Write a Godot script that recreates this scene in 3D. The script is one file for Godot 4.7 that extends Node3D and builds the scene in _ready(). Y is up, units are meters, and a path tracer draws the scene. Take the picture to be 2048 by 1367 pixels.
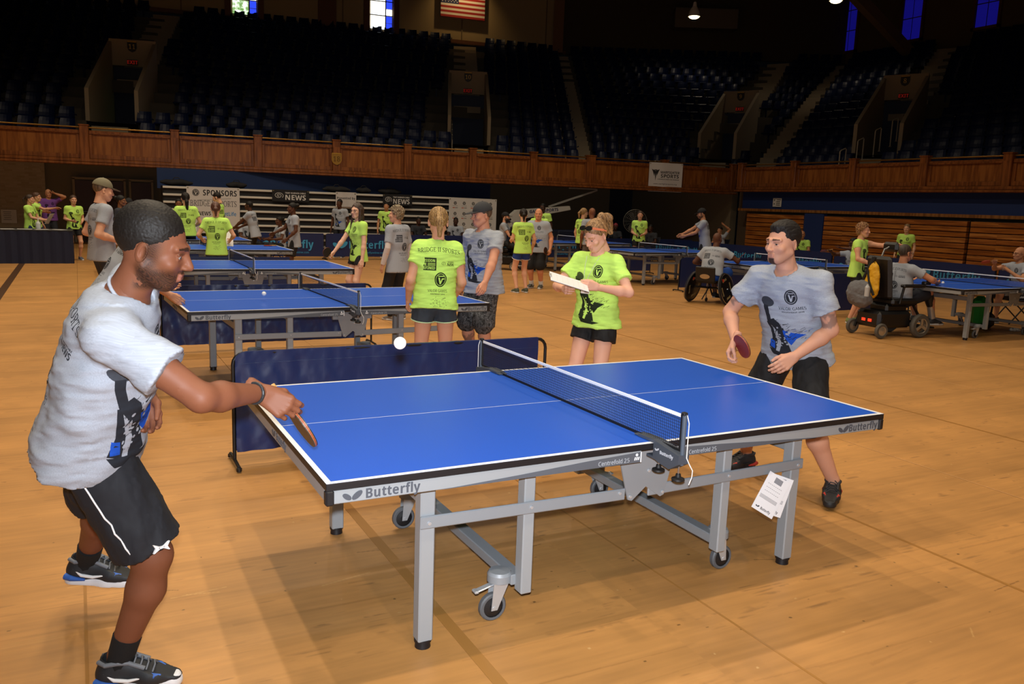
extends Node3D
# A gymnasium laid out for a table tennis event. x runs along the near table, z towards the viewer, y up, metres.

const CAM_POS := Vector3(-2.0611, 1.6912, 3.3291)
const CAM_ROT := Vector3(-0.164873, -0.489569, 0.036824)

var mats := {}
var taken := {}
var rng := RandomNumberGenerator.new()
var sans: SystemFont
var serif: SystemFont
var bold: SystemFont

func _ready() -> void:
	rng.seed = 7
	# --- camera, air, lights, exposure ---
	var cam := Camera3D.new()
	cam.name = "camera"
	cam.position = CAM_POS
	cam.rotation = CAM_ROT
	cam.fov = 45.3212
	cam.near = 0.05
	cam.far = 200.0
	add_child(cam)
	cam.current = true
	var env := Environment.new()
	env.background_mode = Environment.BG_COLOR
	env.background_color = Color(0.01, 0.01, 0.012)
	env.tonemap_mode = Environment.TONE_MAPPER_LINEAR
	env.tonemap_exposure = 1.0
	env.sdfgi_enabled = true
	env.ssao_enabled = true
	env.ssil_enabled = true
	var we := WorldEnvironment.new()
	we.name = "environment"
	we.environment = env
	add_child(we)
	for n in ["sans", "serif", "bold"]:
		var f := SystemFont.new()
		f.font_names = PackedStringArray(["Droid Serif" if n == "serif" else "Droid Sans"])
		if n == "bold":
			f.font_weight = 700
		set(n, f)
	flash_unit()
	arena_lamps()
	# --- setting, then things ---
	build_setting()
	build_equipment()
	build_people()

const FLASH_ENERGY := 19.0
const LAMP_ENERGY := 8.4

func flash_unit() -> void:
	# the photographer's flash head, a hand's breadth above the lens: its light throws the ball's crisp shadow straight down on the barrier
	var b := Basis.from_euler(CAM_ROT)
	var at := CAM_POS + b.y * 0.09 + b.z * 0.03
	var t := thing("camera_flash", "small white camera flash head just above the viewpoint", "flash", at)
	t.basis = b
	var m := MB.new()
	m.rbox(Vector3(0, 0, 0.05), Vector3(0.09, 0.06, 0.09), 0.006)
	m.commit("housing", mat(Color(0.05, 0.05, 0.05), 0.5), t)
	m = MB.new()
	m.box(Vector3(0, 0, 0.002), Vector3(0.075, 0.045, 0.004))
	m.commit("flash_window_light", glow(Color(1, 1, 1), 1.0), t)
	var l := SpotLight3D.new()
	l.name = "flash_light"
	l.light_color = Color(0.95, 0.97, 1.0)
	l.light_energy = FLASH_ENERGY
	l.light_size = 0.03
	l.spot_angle = 43.0
	l.spot_angle_attenuation = 1.0
	l.spot_range = 60.0
	l.spot_attenuation = 2.0
	l.shadow_enabled = true
	l.position = Vector3(0, 0, -0.012)
	t.add_child(l)

func lamp_fixture(at: Vector3, label: String, group: String, energy := LAMP_ENERGY) -> void:
	var t := thing("arena_lamp", label, "lamp", at, 0.0, group)
	var m := MB.new()
	m.lathe([Vector2(0.05, 0.62), Vector2(0.07, 0.6), Vector2(0.1, 0.42), Vector2(0.13, 0.38), Vector2(0.22, 0.22), Vector2(0.27, 0.02), Vector2(0.275, 0.0), Vector2(0.255, 0.0), Vector2(0.21, 0.2), Vector2(0.1, 0.3)], 20)
	m.commit("reflector", mat(Color(0.82, 0.8, 0.76), 0.45), t)
	m = MB.new()
	m.tube([Vector3(0, 0.6, 0), Vector3(0, 3.2, 0)], 0.015, 6)
	m.commit("suspension_rod", mat(Color(0.2, 0.2, 0.2), 0.5), t)
	m = MB.new()
	m.lathe([Vector2(0.0, 0.035), Vector2(0.12, 0.03), Vector2(0.2, 0.015), Vector2(0.235, 0.0), Vector2(0.2, -0.05), Vector2(0.12, -0.085), Vector2(0.0, -0.1)], 18)
	m.commit("lamp_lens", glow(Color(1.0, 0.9, 0.7), 5.0), t)
	var l := SpotLight3D.new()
	l.name = "lamp_light"
	l.light_color = Color(1.0, 0.92, 0.8)
	l.light_energy = energy
	l.light_size = 0.12
	l.spot_angle = 68.0
	l.spot_angle_attenuation = 0.9
	l.spot_range = 60.0
	l.spot_attenuation = 2.0
	l.shadow_enabled = true
	l.position = Vector3(0, -0.16, 0)
	l.rotation_degrees = Vector3(-90, 0, 0)
	t.add_child(l)

func arena_lamps() -> void:
	for z in [-17.0, -11.0, -5.0, 1.0, 6.0]:
		for x in [-7.0, -2.0, -0.14, 2.05, 7.0, 12.0]:
			lamp_fixture(Vector3(x, 11.0, z), "bell shaped arena lamp hanging high over the court", "arena lamps above the court", LAMP_ENERGY * (0.98 if z > 0.0 else 1.55) * (1.0 if z < -8.0 else 1.4 if absf(x) < 3.0 else 0.62))
	lamp_fixture(Vector3(22.6, 10.25, -26.9), "lit bell shaped lamp over the corner seats, left of the two visible", "arena lamps above the court", 1.5)
	lamp_fixture(Vector3(25.9, 10.45, -22.0), "lit bell lamp cut off by the top of the picture", "arena lamps above the court", 1.5)

# --- helpers ---

func srgb(hex: String) -> Color:
	return Color.html(hex)

func mat(c: Color, rough := 0.6, metal := 0.0, spec := 0.5) -> StandardMaterial3D:
	var k := "%s|%.3f|%.2f|%.2f" % [c.to_html(), rough, metal, spec]
	if not mats.has(k):
		var m := StandardMaterial3D.new()
		m.albedo_color = c
		m.roughness = rough
		m.metallic = metal
		m.metallic_specular = spec
		mats[k] = m
	return mats[k]

func glow(c: Color, e: float) -> StandardMaterial3D:
	var k := "glow%s%.2f" % [c.to_html(), e]
	if not mats.has(k):
		var m := StandardMaterial3D.new()
		m.albedo_color = c
		m.emission_enabled = true
		m.emission = c
		m.emission_energy_multiplier = e
		mats[k] = m
	return mats[k]

func vmat(rough := 0.6, key := "v") -> StandardMaterial3D:
	var k := "%s%.3f" % [key, rough]
	if not mats.has(k):
		var m := StandardMaterial3D.new()
		m.vertex_color_use_as_albedo = true
		m.metallic_specular = 0.38
		m.roughness = rough
		mats[k] = m
	return mats[k]

func numbered(called: String) -> String:
	var n: int = taken.get(called, 0)
	taken[called] = n + 1
	return called if n == 0 else "%s_%03d" % [called, n]

func thing(called: String, label: String, category: String, at := Vector3.ZERO, turn := 0.0, group := "") -> Node3D:
	var o := Node3D.new()
	o.name = numbered(called)
	add_child(o)
	o.position = at
	o.rotation.y = turn
	tag(o, label, category, group)
	return o

func tag(o: Node, label: String, category: String, group := "") -> void:
	o.set_meta("label", label)
	o.set_meta("category", category)
	if group != "":
		o.set_meta("group", group)

func structure(called: String, at := Vector3.ZERO) -> Node3D:
	var o := Node3D.new()
	o.name = numbered(called)
	add_child(o)
	o.position = at
	o.set_meta("kind", "structure")
	return o

func inst(called: String, mesh: Mesh, material: Material, parent: Node, at := Transform3D()) -> MeshInstance3D:
	var o := MeshInstance3D.new()
	o.name = called
	o.mesh = mesh
	if material:
		o.material_override = material
	parent.add_child(o, true)
	o.transform = at
	return o

func copy(o: Node3D, called: String, label := "") -> Node3D:
	var c: Node3D = o.duplicate()
	c.name = numbered(called)
	add_child(c)
	if label != "":
		c.set_meta("label", label)
	return c

func lettering(text: String, height: float, material: Material, parent: Node, at: Transform3D, font: Font = null, squeeze := 1.0, called := "lettering", depth := 0.0015, shear := 0.0) -> MeshInstance3D:
	# raised print: the text centred on the transform, facing its +z; height is that of a capital letter
	var tm := TextMesh.new()
	tm.font = font if font else sans
	tm.text = text
	tm.font_size = 32
	tm.pixel_size = height / 23.0
	tm.depth = depth
	tm.curve_step = 2.0
	tm.vertical_alignment = VERTICAL_ALIGNMENT_CENTER
	var o := MeshInstance3D.new()
	o.name = called
	o.mesh = tm
	o.material_override = material
	parent.add_child(o, true)
	o.transform = at * Transform3D(Basis(Vector3(squeeze, 0, 0), Vector3(shear, 1, 0), Vector3(0, 0, 1)), Vector3.ZERO)
	return o

class MB:
	# collects faces with flat or given normals and commits them as one named mesh
	var v := PackedVector3Array()
	var n := PackedVector3Array()
	var u := PackedVector2Array()
	var c := PackedColorArray()
	var tint := Color(1, 1, 1)
	func tri(a: Vector3, b: Vector3, d: Vector3, na: Vector3, nb: Vector3, nd: Vector3) -> void:
		# counter-clockwise from outside; stored clockwise for Godot
		v.append(a); v.append(d); v.append(b)
		n.append(na); n.append(nd); n.append(nb)
		for k in 3:
			u.append(Vector2.ZERO); c.append(tint)
	func face(p: Array, out: Vector3) -> void:
		var nn: Vector3 = (p[1] - p[0]).cross(p[2] - p[0]).normalized()
		var q := p
		if nn.dot(out) < 0.0:
			q = p.duplicate()
			q.reverse()
			nn = -nn
		for k in range(1, q.size() - 1):
			tri(q[0], q[k], q[k + 1], nn, nn, nn)
	func face_uv(p: Array, uv: Array) -> void:
		var nn: Vector3 = (p[1] - p[0]).cross(p[2] - p[0]).normalized()
		for k in range(1, p.size() - 1):
			v.append(p[0]); v.append(p[k + 1]); v.append(p[k])
			u.append(uv[0]); u.append(uv[k + 1]); u.append(uv[k])
			for j in 3:
				n.append(nn); c.append(tint)
	func box(at: Vector3, size: Vector3, b := Basis()) -> void:
		var h := size * 0.5
		for axis in 3:
			for s in [-1.0, 1.0]:
				var o := Vector3.ZERO
				o[axis] = s
				var a1 := (axis + 1) % 3
				var a2 := (axis + 2) % 3
				var q := []
				for k in [[-1, -1], [1, -1], [1, 1], [-1, 1]]:
					var w := Vector3.ZERO
					w[axis] = s * h[axis]
					w[a1] = k[0] * h[a1]
					w[a2] = k[1] * h[a2]
					q.append(at + b * w)
				face(q, b * o)
	func rbox(at: Vector3, size: Vector3, e: float, b := Basis()) -> void:
		# a box with chamfered edges
		var h := size * 0.5
		var P := func(axis: int, s: Vector3) -> Vector3:
			var w := Vector3(s.x * (h.x - e), s.y * (h.y - e), s.z * (h.z - e))
			w[axis] = s[axis] * h[axis]
			return at + b * w
		for axis in 3:
			for s in [-1.0, 1.0]:
				var a1 := (axis + 1) % 3
				var a2 := (axis + 2) % 3
				var o := Vector3.ZERO
				o[axis] = s
				var q := []
				for k in [[-1, -1], [1, -1], [1, 1], [-1, 1]]:
					var sg := Vector3.ZERO
					sg[axis] = s; sg[a1] = k[0]; sg[a2] = k[1]
					q.append(P.call(axis, sg))
				face(q, b * o)
				for t in [-1.0, 1.0]:
					var s1 := Vector3.ZERO
					s1[axis] = s; s1[a1] = t; s1[a2] = -1.0
					var s2 := s1
					s2[a2] = 1.0
					var oo := Vector3.ZERO
					oo[axis] = s; oo[a1] = t
					face([P.call(axis, s1), P.call(axis, s2), P.call(a1, s2), P.call(a1, s1)], b * oo)
		for x in [-1.0, 1.0]:
			for y in [-1.0, 1.0]:
				for z in [-1.0, 1.0]:
					var sg := Vector3(x, y, z)
					face([P.call(0, sg), P.call(1, sg), P.call(2, sg)], b * sg)
	func bar(a: Vector3, d: Vector3, w: float, h: float, up := Vector3.UP, e := 0.0) -> void:
		# a box from a to d; w across, h along «up»
		var z := (d - a).normalized()
		var x := up.cross(z).normalized()
		var y := z.cross(x)
		if e > 0.0:
			rbox((a + d) * 0.5, Vector3(w, h, (d - a).length()), e, Basis(x, y, z))
		else:
			box((a + d) * 0.5, Vector3(w, h, (d - a).length()), Basis(x, y, z))
	func rings(rs: Array, caps := true, closed := false) -> void:
		# joins rings of equally many points with smooth normals; rings run counter-clockwise seen from the end they advance towards... normals are taken from ring centres
		var m: int = rs[0].size()
		var cs := []
		for r in rs:
			var s := Vector3.ZERO
			for p in r:
				s += p
			cs.append(s / m)
		for i in rs.size() - 1:
			for k in m:
				var k2 := (k + 1) % m
				var q := [rs[i][k], rs[i][k2], rs[i + 1][k2], rs[i + 1][k]]
				var nn: Vector3 = (q[2] - q[0]).cross(q[3] - q[1]).normalized()
				var oc: Vector3 = (q[0] + q[1] + q[2] + q[3]) * 0.25 - (cs[i] + cs[i + 1]) * 0.5
				var flip := nn.dot(oc) < 0.0
				var ns := []
				for j in 4:
					var ci: Vector3 = cs[i] if j < 2 else cs[i + 1]
					var d: Vector3 = (q[j] - ci)
					var ax: Vector3 = (cs[i + 1] - cs[i])
					if ax.length() > 1e-6:
						d -= ax.normalized() * d.dot(ax.normalized()) * 0.9
					d = d.normalized()
					var fn := -nn if flip else nn
					ns.append((d if d.length() > 0.1 and d.dot(fn) > 0.5 else fn))
				if flip:
					tri(q[0], q[3], q[2], ns[0], ns[3], ns[2])
					tri(q[0], q[2], q[1], ns[0], ns[2], ns[1])
				else:
					tri(q[0], q[1], q[2], ns[0], ns[1], ns[2])
					tri(q[0], q[2], q[3], ns[0], ns[2], ns[3])
		if caps:
			face(rs[0].duplicate(), cs[0] - cs[1])
			face(rs[-1].duplicate(), cs[-1] - cs[-2])
	func tube(p: Array, r, sides := 10, caps := true) -> void:
		var rs := []
		var x := Vector3.ZERO
		for i in p.size():
			var t: Vector3 = (p[min(i + 1, p.size() - 1)] - p[max(i - 1, 0)]).normalized()
			if x == Vector3.ZERO:
				x = t.cross(Vector3.UP if absf(t.y) < 0.9 else Vector3.RIGHT).normalized()
			x = (x - t * x.dot(t)).normalized()
			var y := t.cross(x)
			var ring := []
			var rr: float = r[i] if r is Array else r
			for k in sides:
				var a := TAU * k / sides
				ring.append(p[i] + (x * cos(a) + y * sin(a)) * rr)
			rs.append(ring)
		rings(rs, caps)
	func lathe(prof: Array, sides := 16, at := Vector3.ZERO, b := Basis()) -> void:
		# profile of (radius, height) round the y axis; normals from the profile
		var m := prof.size()
		for i in m - 1:
			var d: Vector2 = prof[i + 1] - prof[i]
			var pn := Vector2(d.y, -d.x).normalized()
			for k in sides:
				var a0 := TAU * k / sides
				var a1 := TAU * (k + 1) / sides
				var d0 := Vector3(cos(a0), 0, sin(a0))
				var d1 := Vector3(cos(a1), 0, sin(a1))
				var q := [d0 * prof[i].x + Vector3.UP * prof[i].y, d1 * prof[i].x + Vector3.UP * prof[i].y, d1 * prof[i + 1].x + Vector3.UP * prof[i + 1].y, d0 * prof[i + 1].x + Vector3.UP * prof[i + 1].y]
				var n0 := b * (d0 * pn.x + Vector3.UP * pn.y)
				var n1 := b * (d1 * pn.x + Vector3.UP * pn.y)
				for j in 4:
					q[j] = at + b * q[j]
				var g: Vector3 = (q[2] - q[0]).cross(q[3] - q[1])
				if g.dot(n0 + n1) >= 0.0:
					tri(q[0], q[1], q[2], n0, n1, n1)
					tri(q[0], q[2], q[3], n0, n1, n0)
				else:
					tri(q[0], q[2], q[1], n0, n1, n1)
					tri(q[0], q[3], q[2], n0, n0, n1)
	func prism(poly: PackedVector2Array, z0: float, z1: float, t := Transform3D()) -> void:
		var idx := Geometry2D.triangulate_polygon(poly)
		var dir := t.basis.z
		for z in [z0, z1]:
			for k in range(0, idx.size(), 3):
				face([t * Vector3(poly[idx[k]].x, poly[idx[k]].y, z), t * Vector3(poly[idx[k + 1]].x, poly[idx[k + 1]].y, z), t * Vector3(poly[idx[k + 2]].x, poly[idx[k + 2]].y, z)], dir * (z - (z0 + z1) * 0.5))
		var area := 0.0
		for k in poly.size():
			var a := poly[k]
			var d := poly[(k + 1) % poly.size()]
			area += a.x * d.y - d.x * a.y
		for k in poly.size():
			var a := poly[k]
			var d := poly[(k + 1) % poly.size()]
			var e := (d - a) * signf(area)
			face([t * Vector3(a.x, a.y, z0), t * Vector3(d.x, d.y, z0), t * Vector3(d.x, d.y, z1), t * Vector3(a.x, a.y, z1)], t.basis * Vector3(e.y, -e.x, 0))
	func mesh() -> ArrayMesh:
		var a := []
		a.resize(Mesh.ARRAY_MAX)
		a[Mesh.ARRAY_VERTEX] = v
		a[Mesh.ARRAY_NORMAL] = n
		a[Mesh.ARRAY_TEX_UV] = u
		a[Mesh.ARRAY_COLOR] = c
		var m := ArrayMesh.new()
		m.add_surface_from_arrays(Mesh.PRIMITIVE_TRIANGLES, a)
		return m
	func commit(called: String, material: Material, parent: Node, at := Transform3D()) -> MeshInstance3D:
		var o := MeshInstance3D.new()
		o.name = called
		o.mesh = mesh()
		o.material_override = material
		parent.add_child(o, true)
		o.transform = at
		return o

func ellipse(cx: float, cy: float, rx: float, ry: float, turn := 0.0, sides := 24) -> PackedVector2Array:
	var p := PackedVector2Array()
	for k in sides:
		var a := TAU * k / sides
		p.append(Vector2(cx, cy) + Vector2(cos(a) * rx, sin(a) * ry).rotated(turn))
	return p

# --- flat print: lettering and marks computed into images ---

func draw_text(img: Image, font: SystemFont, text: String, x: float, base: float, size: int, col: Color, xs := 1.0, rise := 0.0, turn := 0.0) -> float:
	# writes from x on the baseline; xs squeezes, rise bends the line upward in its middle; returns the width
	var ts := TextServerManager.get_primary_interface()
	var fr: RID = font.get_rids()[0]
	var sz := Vector2i(size, 0)
	var total := text_width(font, text, size) * xs
	var pen := 0.0
	for ch in text:
		var g: int = ts.font_get_glyph_index(fr, size, ch.unicode_at(0), 0)
		ts.font_render_glyph(fr, sz, g)
		var uv: Rect2 = ts.font_get_glyph_uv_rect(fr, sz, g)
		var off: Vector2 = ts.font_get_glyph_offset(fr, sz, g)
		var adv: float = ts.font_get_glyph_advance(fr, size, g).x
		if uv.size.x > 0.5:
			var im: Image = ts.font_get_texture_image(fr, sz, ts.font_get_glyph_texture_idx(fr, sz, g))
			var w := int(ceil(uv.size.x * xs))
			var f := (pen + adv * 0.5 * xs) / maxf(total, 1.0) * 2.0 - 1.0
			var up := rise * (1.0 - f * f)
			for gy in int(uv.size.y):
				for gx in w:
					var sx := minf(gx / xs, uv.size.x - 1.0)
					var a := im.get_pixel(int(uv.position.x + sx), int(uv.position.y + gy)).a
					if a > 0.03:
						var px := int(x + pen + off.x * xs + gx)
						var py := int(base + off.y + gy - up)
						if px >= 0 and py >= 0 and px < img.get_width() and py < img.get_height():
							img.set_pixel(px, py, img.get_pixel(px, py).lerp(col, a * col.a))
		pen += adv * xs
	return pen

func text_width(font: SystemFont, text: String, size: int) -> float:
	var ts := TextServerManager.get_primary_interface()
	var fr: RID = font.get_rids()[0]
	var w := 0.0
	for ch in text:
		w += ts.font_get_glyph_advance(fr, size, ts.font_get_glyph_index(fr, size, ch.unicode_at(0), 0)).x
	return w

func centred(img: Image, font: SystemFont, text: String, cx: float, base: float, width: float, size: int, col: Color, rise := 0.0) -> void:
	var xs := width / maxf(text_width(font, text, size), 1.0)
	draw_text(img, font, text, cx - width * 0.5, base, size, col, xs, rise)

func fill_poly(img: Image, poly: PackedVector2Array, col: Color) -> void:
	var lo := poly[0]
	var hi := poly[0]
	for p in poly:
		lo = lo.min(p)
		hi = hi.max(p)
	for y in range(maxi(0, int(lo.y)), mini(img.get_height(), int(hi.y) + 1)):
		var xs := []
		var fy := y + 0.5
		for k in poly.size():
			var a := poly[k]
			var b := poly[(k + 1) % poly.size()]
			if (a.y <= fy) != (b.y <= fy):
				xs.append(a.x + (fy - a.y) / (b.y - a.y) * (b.x - a.x))
		xs.sort()
		for k in range(0, xs.size() - 1, 2):
			for x in range(maxi(0, int(round(xs[k]))), mini(img.get_width(), int(round(xs[k + 1])))):
				img.set_pixel(x, y, img.get_pixel(x, y).lerp(col, col.a))

func stroke(img: Image, a: Vector2, b: Vector2, w: float, col: Color, w2 := -1.0) -> void:
	var d := (b - a).normalized().orthogonal() * 0.5
	var e := w if w2 < 0.0 else w2
	fill_poly(img, PackedVector2Array([a + d * w, b + d * e, b - d * e, a - d * w]), col)

func wing_mark(img: Image, cx: float, cy: float, s: float, col: Color) -> void:
	# the two-leaf mark beside the table maker's name
	fill_poly(img, ellipse(cx - 0.34 * s, cy - 0.02 * s, 0.36 * s, 0.2 * s, 0.55), col)
	fill_poly(img, ellipse(cx + 0.38 * s, cy - 0.08 * s, 0.46 * s, 0.24 * s, -0.62), col)

func round_mark(img: Image, cx: float, cy: float, rx: float, ry: float, ink: Color, paper: Color) -> void:
	fill_poly(img, ellipse(cx, cy, rx, ry, 0.0, 40), ink)
	fill_poly(img, ellipse(cx, cy, rx * 0.82, ry * 0.84, 0.0, 40), paper)
	fill_poly(img, ellipse(cx, cy, rx * 0.74, ry * 0.77, 0.0, 40), ink)
	fill_poly(img, PackedVector2Array([Vector2(cx - rx * 0.42, cy - ry * 0.3), Vector2(cx - rx * 0.16, cy - ry * 0.3), Vector2(cx + rx * 0.04, cy + ry * 0.28), Vector2(cx + rx * 0.2, cy - ry * 0.2), Vector2(cx + rx * 0.62, cy - ry * 0.2), Vector2(cx + rx * 0.62, cy - ry * 0.06), Vector2(cx + rx * 0.36, cy - ry * 0.06), Vector2(cx + rx * 0.12, cy + ry * 0.6), Vector2(cx - rx * 0.1, cy + ry * 0.6)]), paper)
	stroke(img, Vector2(cx - rx * 0.45, cy - ry * 0.48), Vector2(cx + rx * 0.5, cy - ry * 0.48), ry * 0.12, paper)

func swirl(img: Image, cx: float, cy: float, s: float, col: Color) -> void:
	var p := Vector2(cx, cy)
	for k in range(1, 40):
		var a := k * 0.34
		var q := Vector2(cx, cy) + Vector2(cos(a) * 1.1, sin(a) * 0.8) * s * (0.05 + 0.5 * k / 40.0)
		stroke(img, p, q, s * 0.06, col)
		p = q

const PX := 1280.0  # pixels of shirt print per metre

func shirt_texture(paper: Color, ink: Color, accent: Color, speck: float) -> ImageTexture:
	# left half front, right half back, 0.6 m wide and 0.8 m tall each, from 0.05 m above the neck down
	var w := int(0.6 * PX)
	var h := int(0.8 * PX)
	var img := Image.create(w * 2, h, false, Image.FORMAT_RGB8)
	img.fill(paper)
	if speck > 0.0:
		var nz := FastNoiseLite.new()
		nz.seed = 3
		nz.frequency = 0.22
		var ni := nz.get_image(w * 2, h / 2)
		ni.resize(w * 2, h)
		ni.convert(Image.FORMAT_L8)
		var a := ni.get_data()
		var d := img.get_data()
		for k in a.size():
			var f := 1.0 + speck * (a[k] / 127.5 - 1.0)
			d[k * 3] = int(clampf(d[k * 3] * f, 0, 255))
			d[k * 3 + 1] = int(clampf(d[k * 3 + 1] * f, 0, 255))
			d[k * 3 + 2] = int(clampf(d[k * 3 + 2] * f, 0, 255))
		img = Image.create_from_data(w * 2, h, false, Image.FORMAT_RGB8, d)
	var P := func(x: float, y: float) -> Vector2:
		return Vector2(w * 0.5 + x * PX, (0.05 - y) * PX)
	# front: round mark on the wearer's left chest, event name, inked athlete
	var o: Vector2 = P.call(0.062, -0.13)
	round_mark(img, o.x, o.y, 0.036 * PX, 0.046 * PX, ink, paper)
	o = P.call(0.058, -0.213)
	centred(img, sans, "VALOR GAMES", o.x, o.y, 0.14 * PX, 30, ink)
	centred(img, bold, "SOUTHEAST 2014", o.x, o.y + 22, 0.11 * PX, 15, ink)
	var pl := func(pts: Array, col: Color) -> void:
		var q := PackedVector2Array()
		for p in pts:
			q.append(P.call(p[0], p[1]))
		fill_poly(img, q, col)
	var e: Vector2 = P.call(-0.085, -0.175)
	fill_poly(img, ellipse(e.x, e.y, 0.043 * PX, 0.032 * PX, 0.15), ink.lerp(paper, 0.18))
	pl.call([[-0.105, -0.2], [-0.075, -0.2], [-0.045, -0.29], [-0.02, -0.33], [-0.03, -0.36], [-0.07, -0.3]], ink)
	pl.call([[-0.05, -0.28], [-0.035, -0.27], [-0.01, -0.3], [0.0, -0.34], [-0.04, -0.35]], ink)
	pl.call([[-0.075, -0.3], [-0.062, -0.3], [-0.03, -0.42], [-0.035, -0.49], [-0.075, -0.47], [-0.06, -0.41]], ink)
	pl.call([[-0.07, -0.42], [-0.045, -0.43], [-0.04, -0.475], [-0.068, -0.468]], accent)
	pl.call([[-0.03, -0.34], [0.005, -0.33], [0.02, -0.42], [0.035, -0.5], [-0.02, -0.5], [-0.01, -0.43]], ink)
	pl.call([[0.0, -0.345], [0.05, -0.36], [0.105, -0.37], [0.06, -0.4], [0.035, -0.44], [0.01, -0.4]], accent)
	pl.call([[-0.075, -0.475], [0.04, -0.505], [0.07, -0.51], [0.03, -0.525], [-0.05, -0.515]], ink)
	var r := RandomNumberGenerator.new()
	r.seed = 11
	for k in 46:
		var a: Vector2 = P.call(r.randf_range(-0.06, 0.03), r.randf_range(-0.47, -0.29))
		var b := a + Vector2(r.randf_range(-0.3, 1.0), r.randf_range(-1.0, 0.5)) * r.randf_range(0.01, 0.05) * PX
		stroke(img, a, b, r.randf_range(3, 9), ink, 1.0)
	for k in 22:
		var a: Vector2 = P.call(r.randf_range(-0.045, 0.03), r.randf_range(-0.47, -0.31))
		fill_poly(img, ellipse(a.x, a.y, r.randf_range(3, 10), r.randf_range(4, 12), r.randf(), 8), paper)
	for k in 26:
		var a: Vector2 = P.call(r.randf_range(0.04, 0.13), r.randf_range(-0.42, -0.33))
		stroke(img, a, a + Vector2(r.randf_range(6, 30), -r.randf_range(2, 16)), r.randf_range(1.5, 4), ink if k % 3 else accent)
	# back: sponsor lines, round mark, event name
	var B := func(x: float, y: float) -> Vector2:
		return Vector2(w * 1.5 + x * PX, (0.05 - y) * PX)
	o = B.call(0.0, -0.115)
	centred(img, serif, "BRIDGE II SPORTS", o.x, o.y, 0.34 * PX, 62, ink, 26.0)
	o = B.call(-0.085, -0.195)
	fill_poly(img, PackedVector2Array([o + Vector2(-0.065, -0.05) * PX, o + Vector2(0.065, -0.05) * PX, o + Vector2(0.065, 0.05) * PX, o + Vector2(-0.065, 0.05) * PX]), ink)
	centred(img, bold, "MISSION", o.x, o.y - 20, 0.112 * PX, 40, paper)
	centred(img, bold, "RE", o.x - 44, o.y + 17, 0.04 * PX, 38, paper)
	for k in 3:
		stroke(img, o + Vector2(-8, -8 + k * 11), o + Vector2(72, -8 + k * 11), 5, paper)
	centred(img, bold, "DEFINED", o.x, o.y + 54, 0.112 * PX, 40, paper)
	o = B.call(0.095, -0.19)
	swirl(img, o.x - 72, o.y - 4, 46, ink)
	centred(img, bold, "NEWS", o.x + 22, o.y + 18, 0.085 * PX, 42, ink)
	centred(img, bold, "TIME WARNER CABLE", o.x + 22, o.y - 18, 0.08 * PX, 13, ink)
	o = B.call(0.02, -0.315)
	round_mark(img, o.x, o.y, 0.05 * PX, 0.058 * PX, ink, paper)
	o = B.call(0.0, -0.415)
	centred(img, sans, "VALOR GAMES", o.x, o.y, 0.17 * PX, 38, ink)
	centred(img, bold, "SOUTHEAST 2014", o.x, o.y + 26, 0.12 * PX, 18, ink)
	for k in 60:
		var a: Vector2 = B.call(r.randf_range(-0.06, 0.08), r.randf_range(-0.53, -0.455))
		stroke(img, a, a + Vector2(r.randf_range(4, 22), r.randf_range(-5, 5)), r.randf_range(1, 4), ink.lerp(paper, 0.3))
	return ImageTexture.create_from_image(img)

func print_mat(key: String, maker: Callable, rough := 0.75) -> StandardMaterial3D:
	if not mats.has(key):
		var m := StandardMaterial3D.new()
		m.albedo_texture = maker.call()
		m.roughness = rough
		mats[key] = m
	return mats[key]

func panel_uv(m: MB, a: Vector3, b: Vector3, top: Vector3) -> void:
	# a rectangle from lower left a to lower right b, up by top, with the whole texture on it
	m.face_uv([a, b, b + top, a + top], [Vector2(0, 1), Vector2(1, 1), Vector2(1, 0), Vector2(0, 0)])

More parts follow.
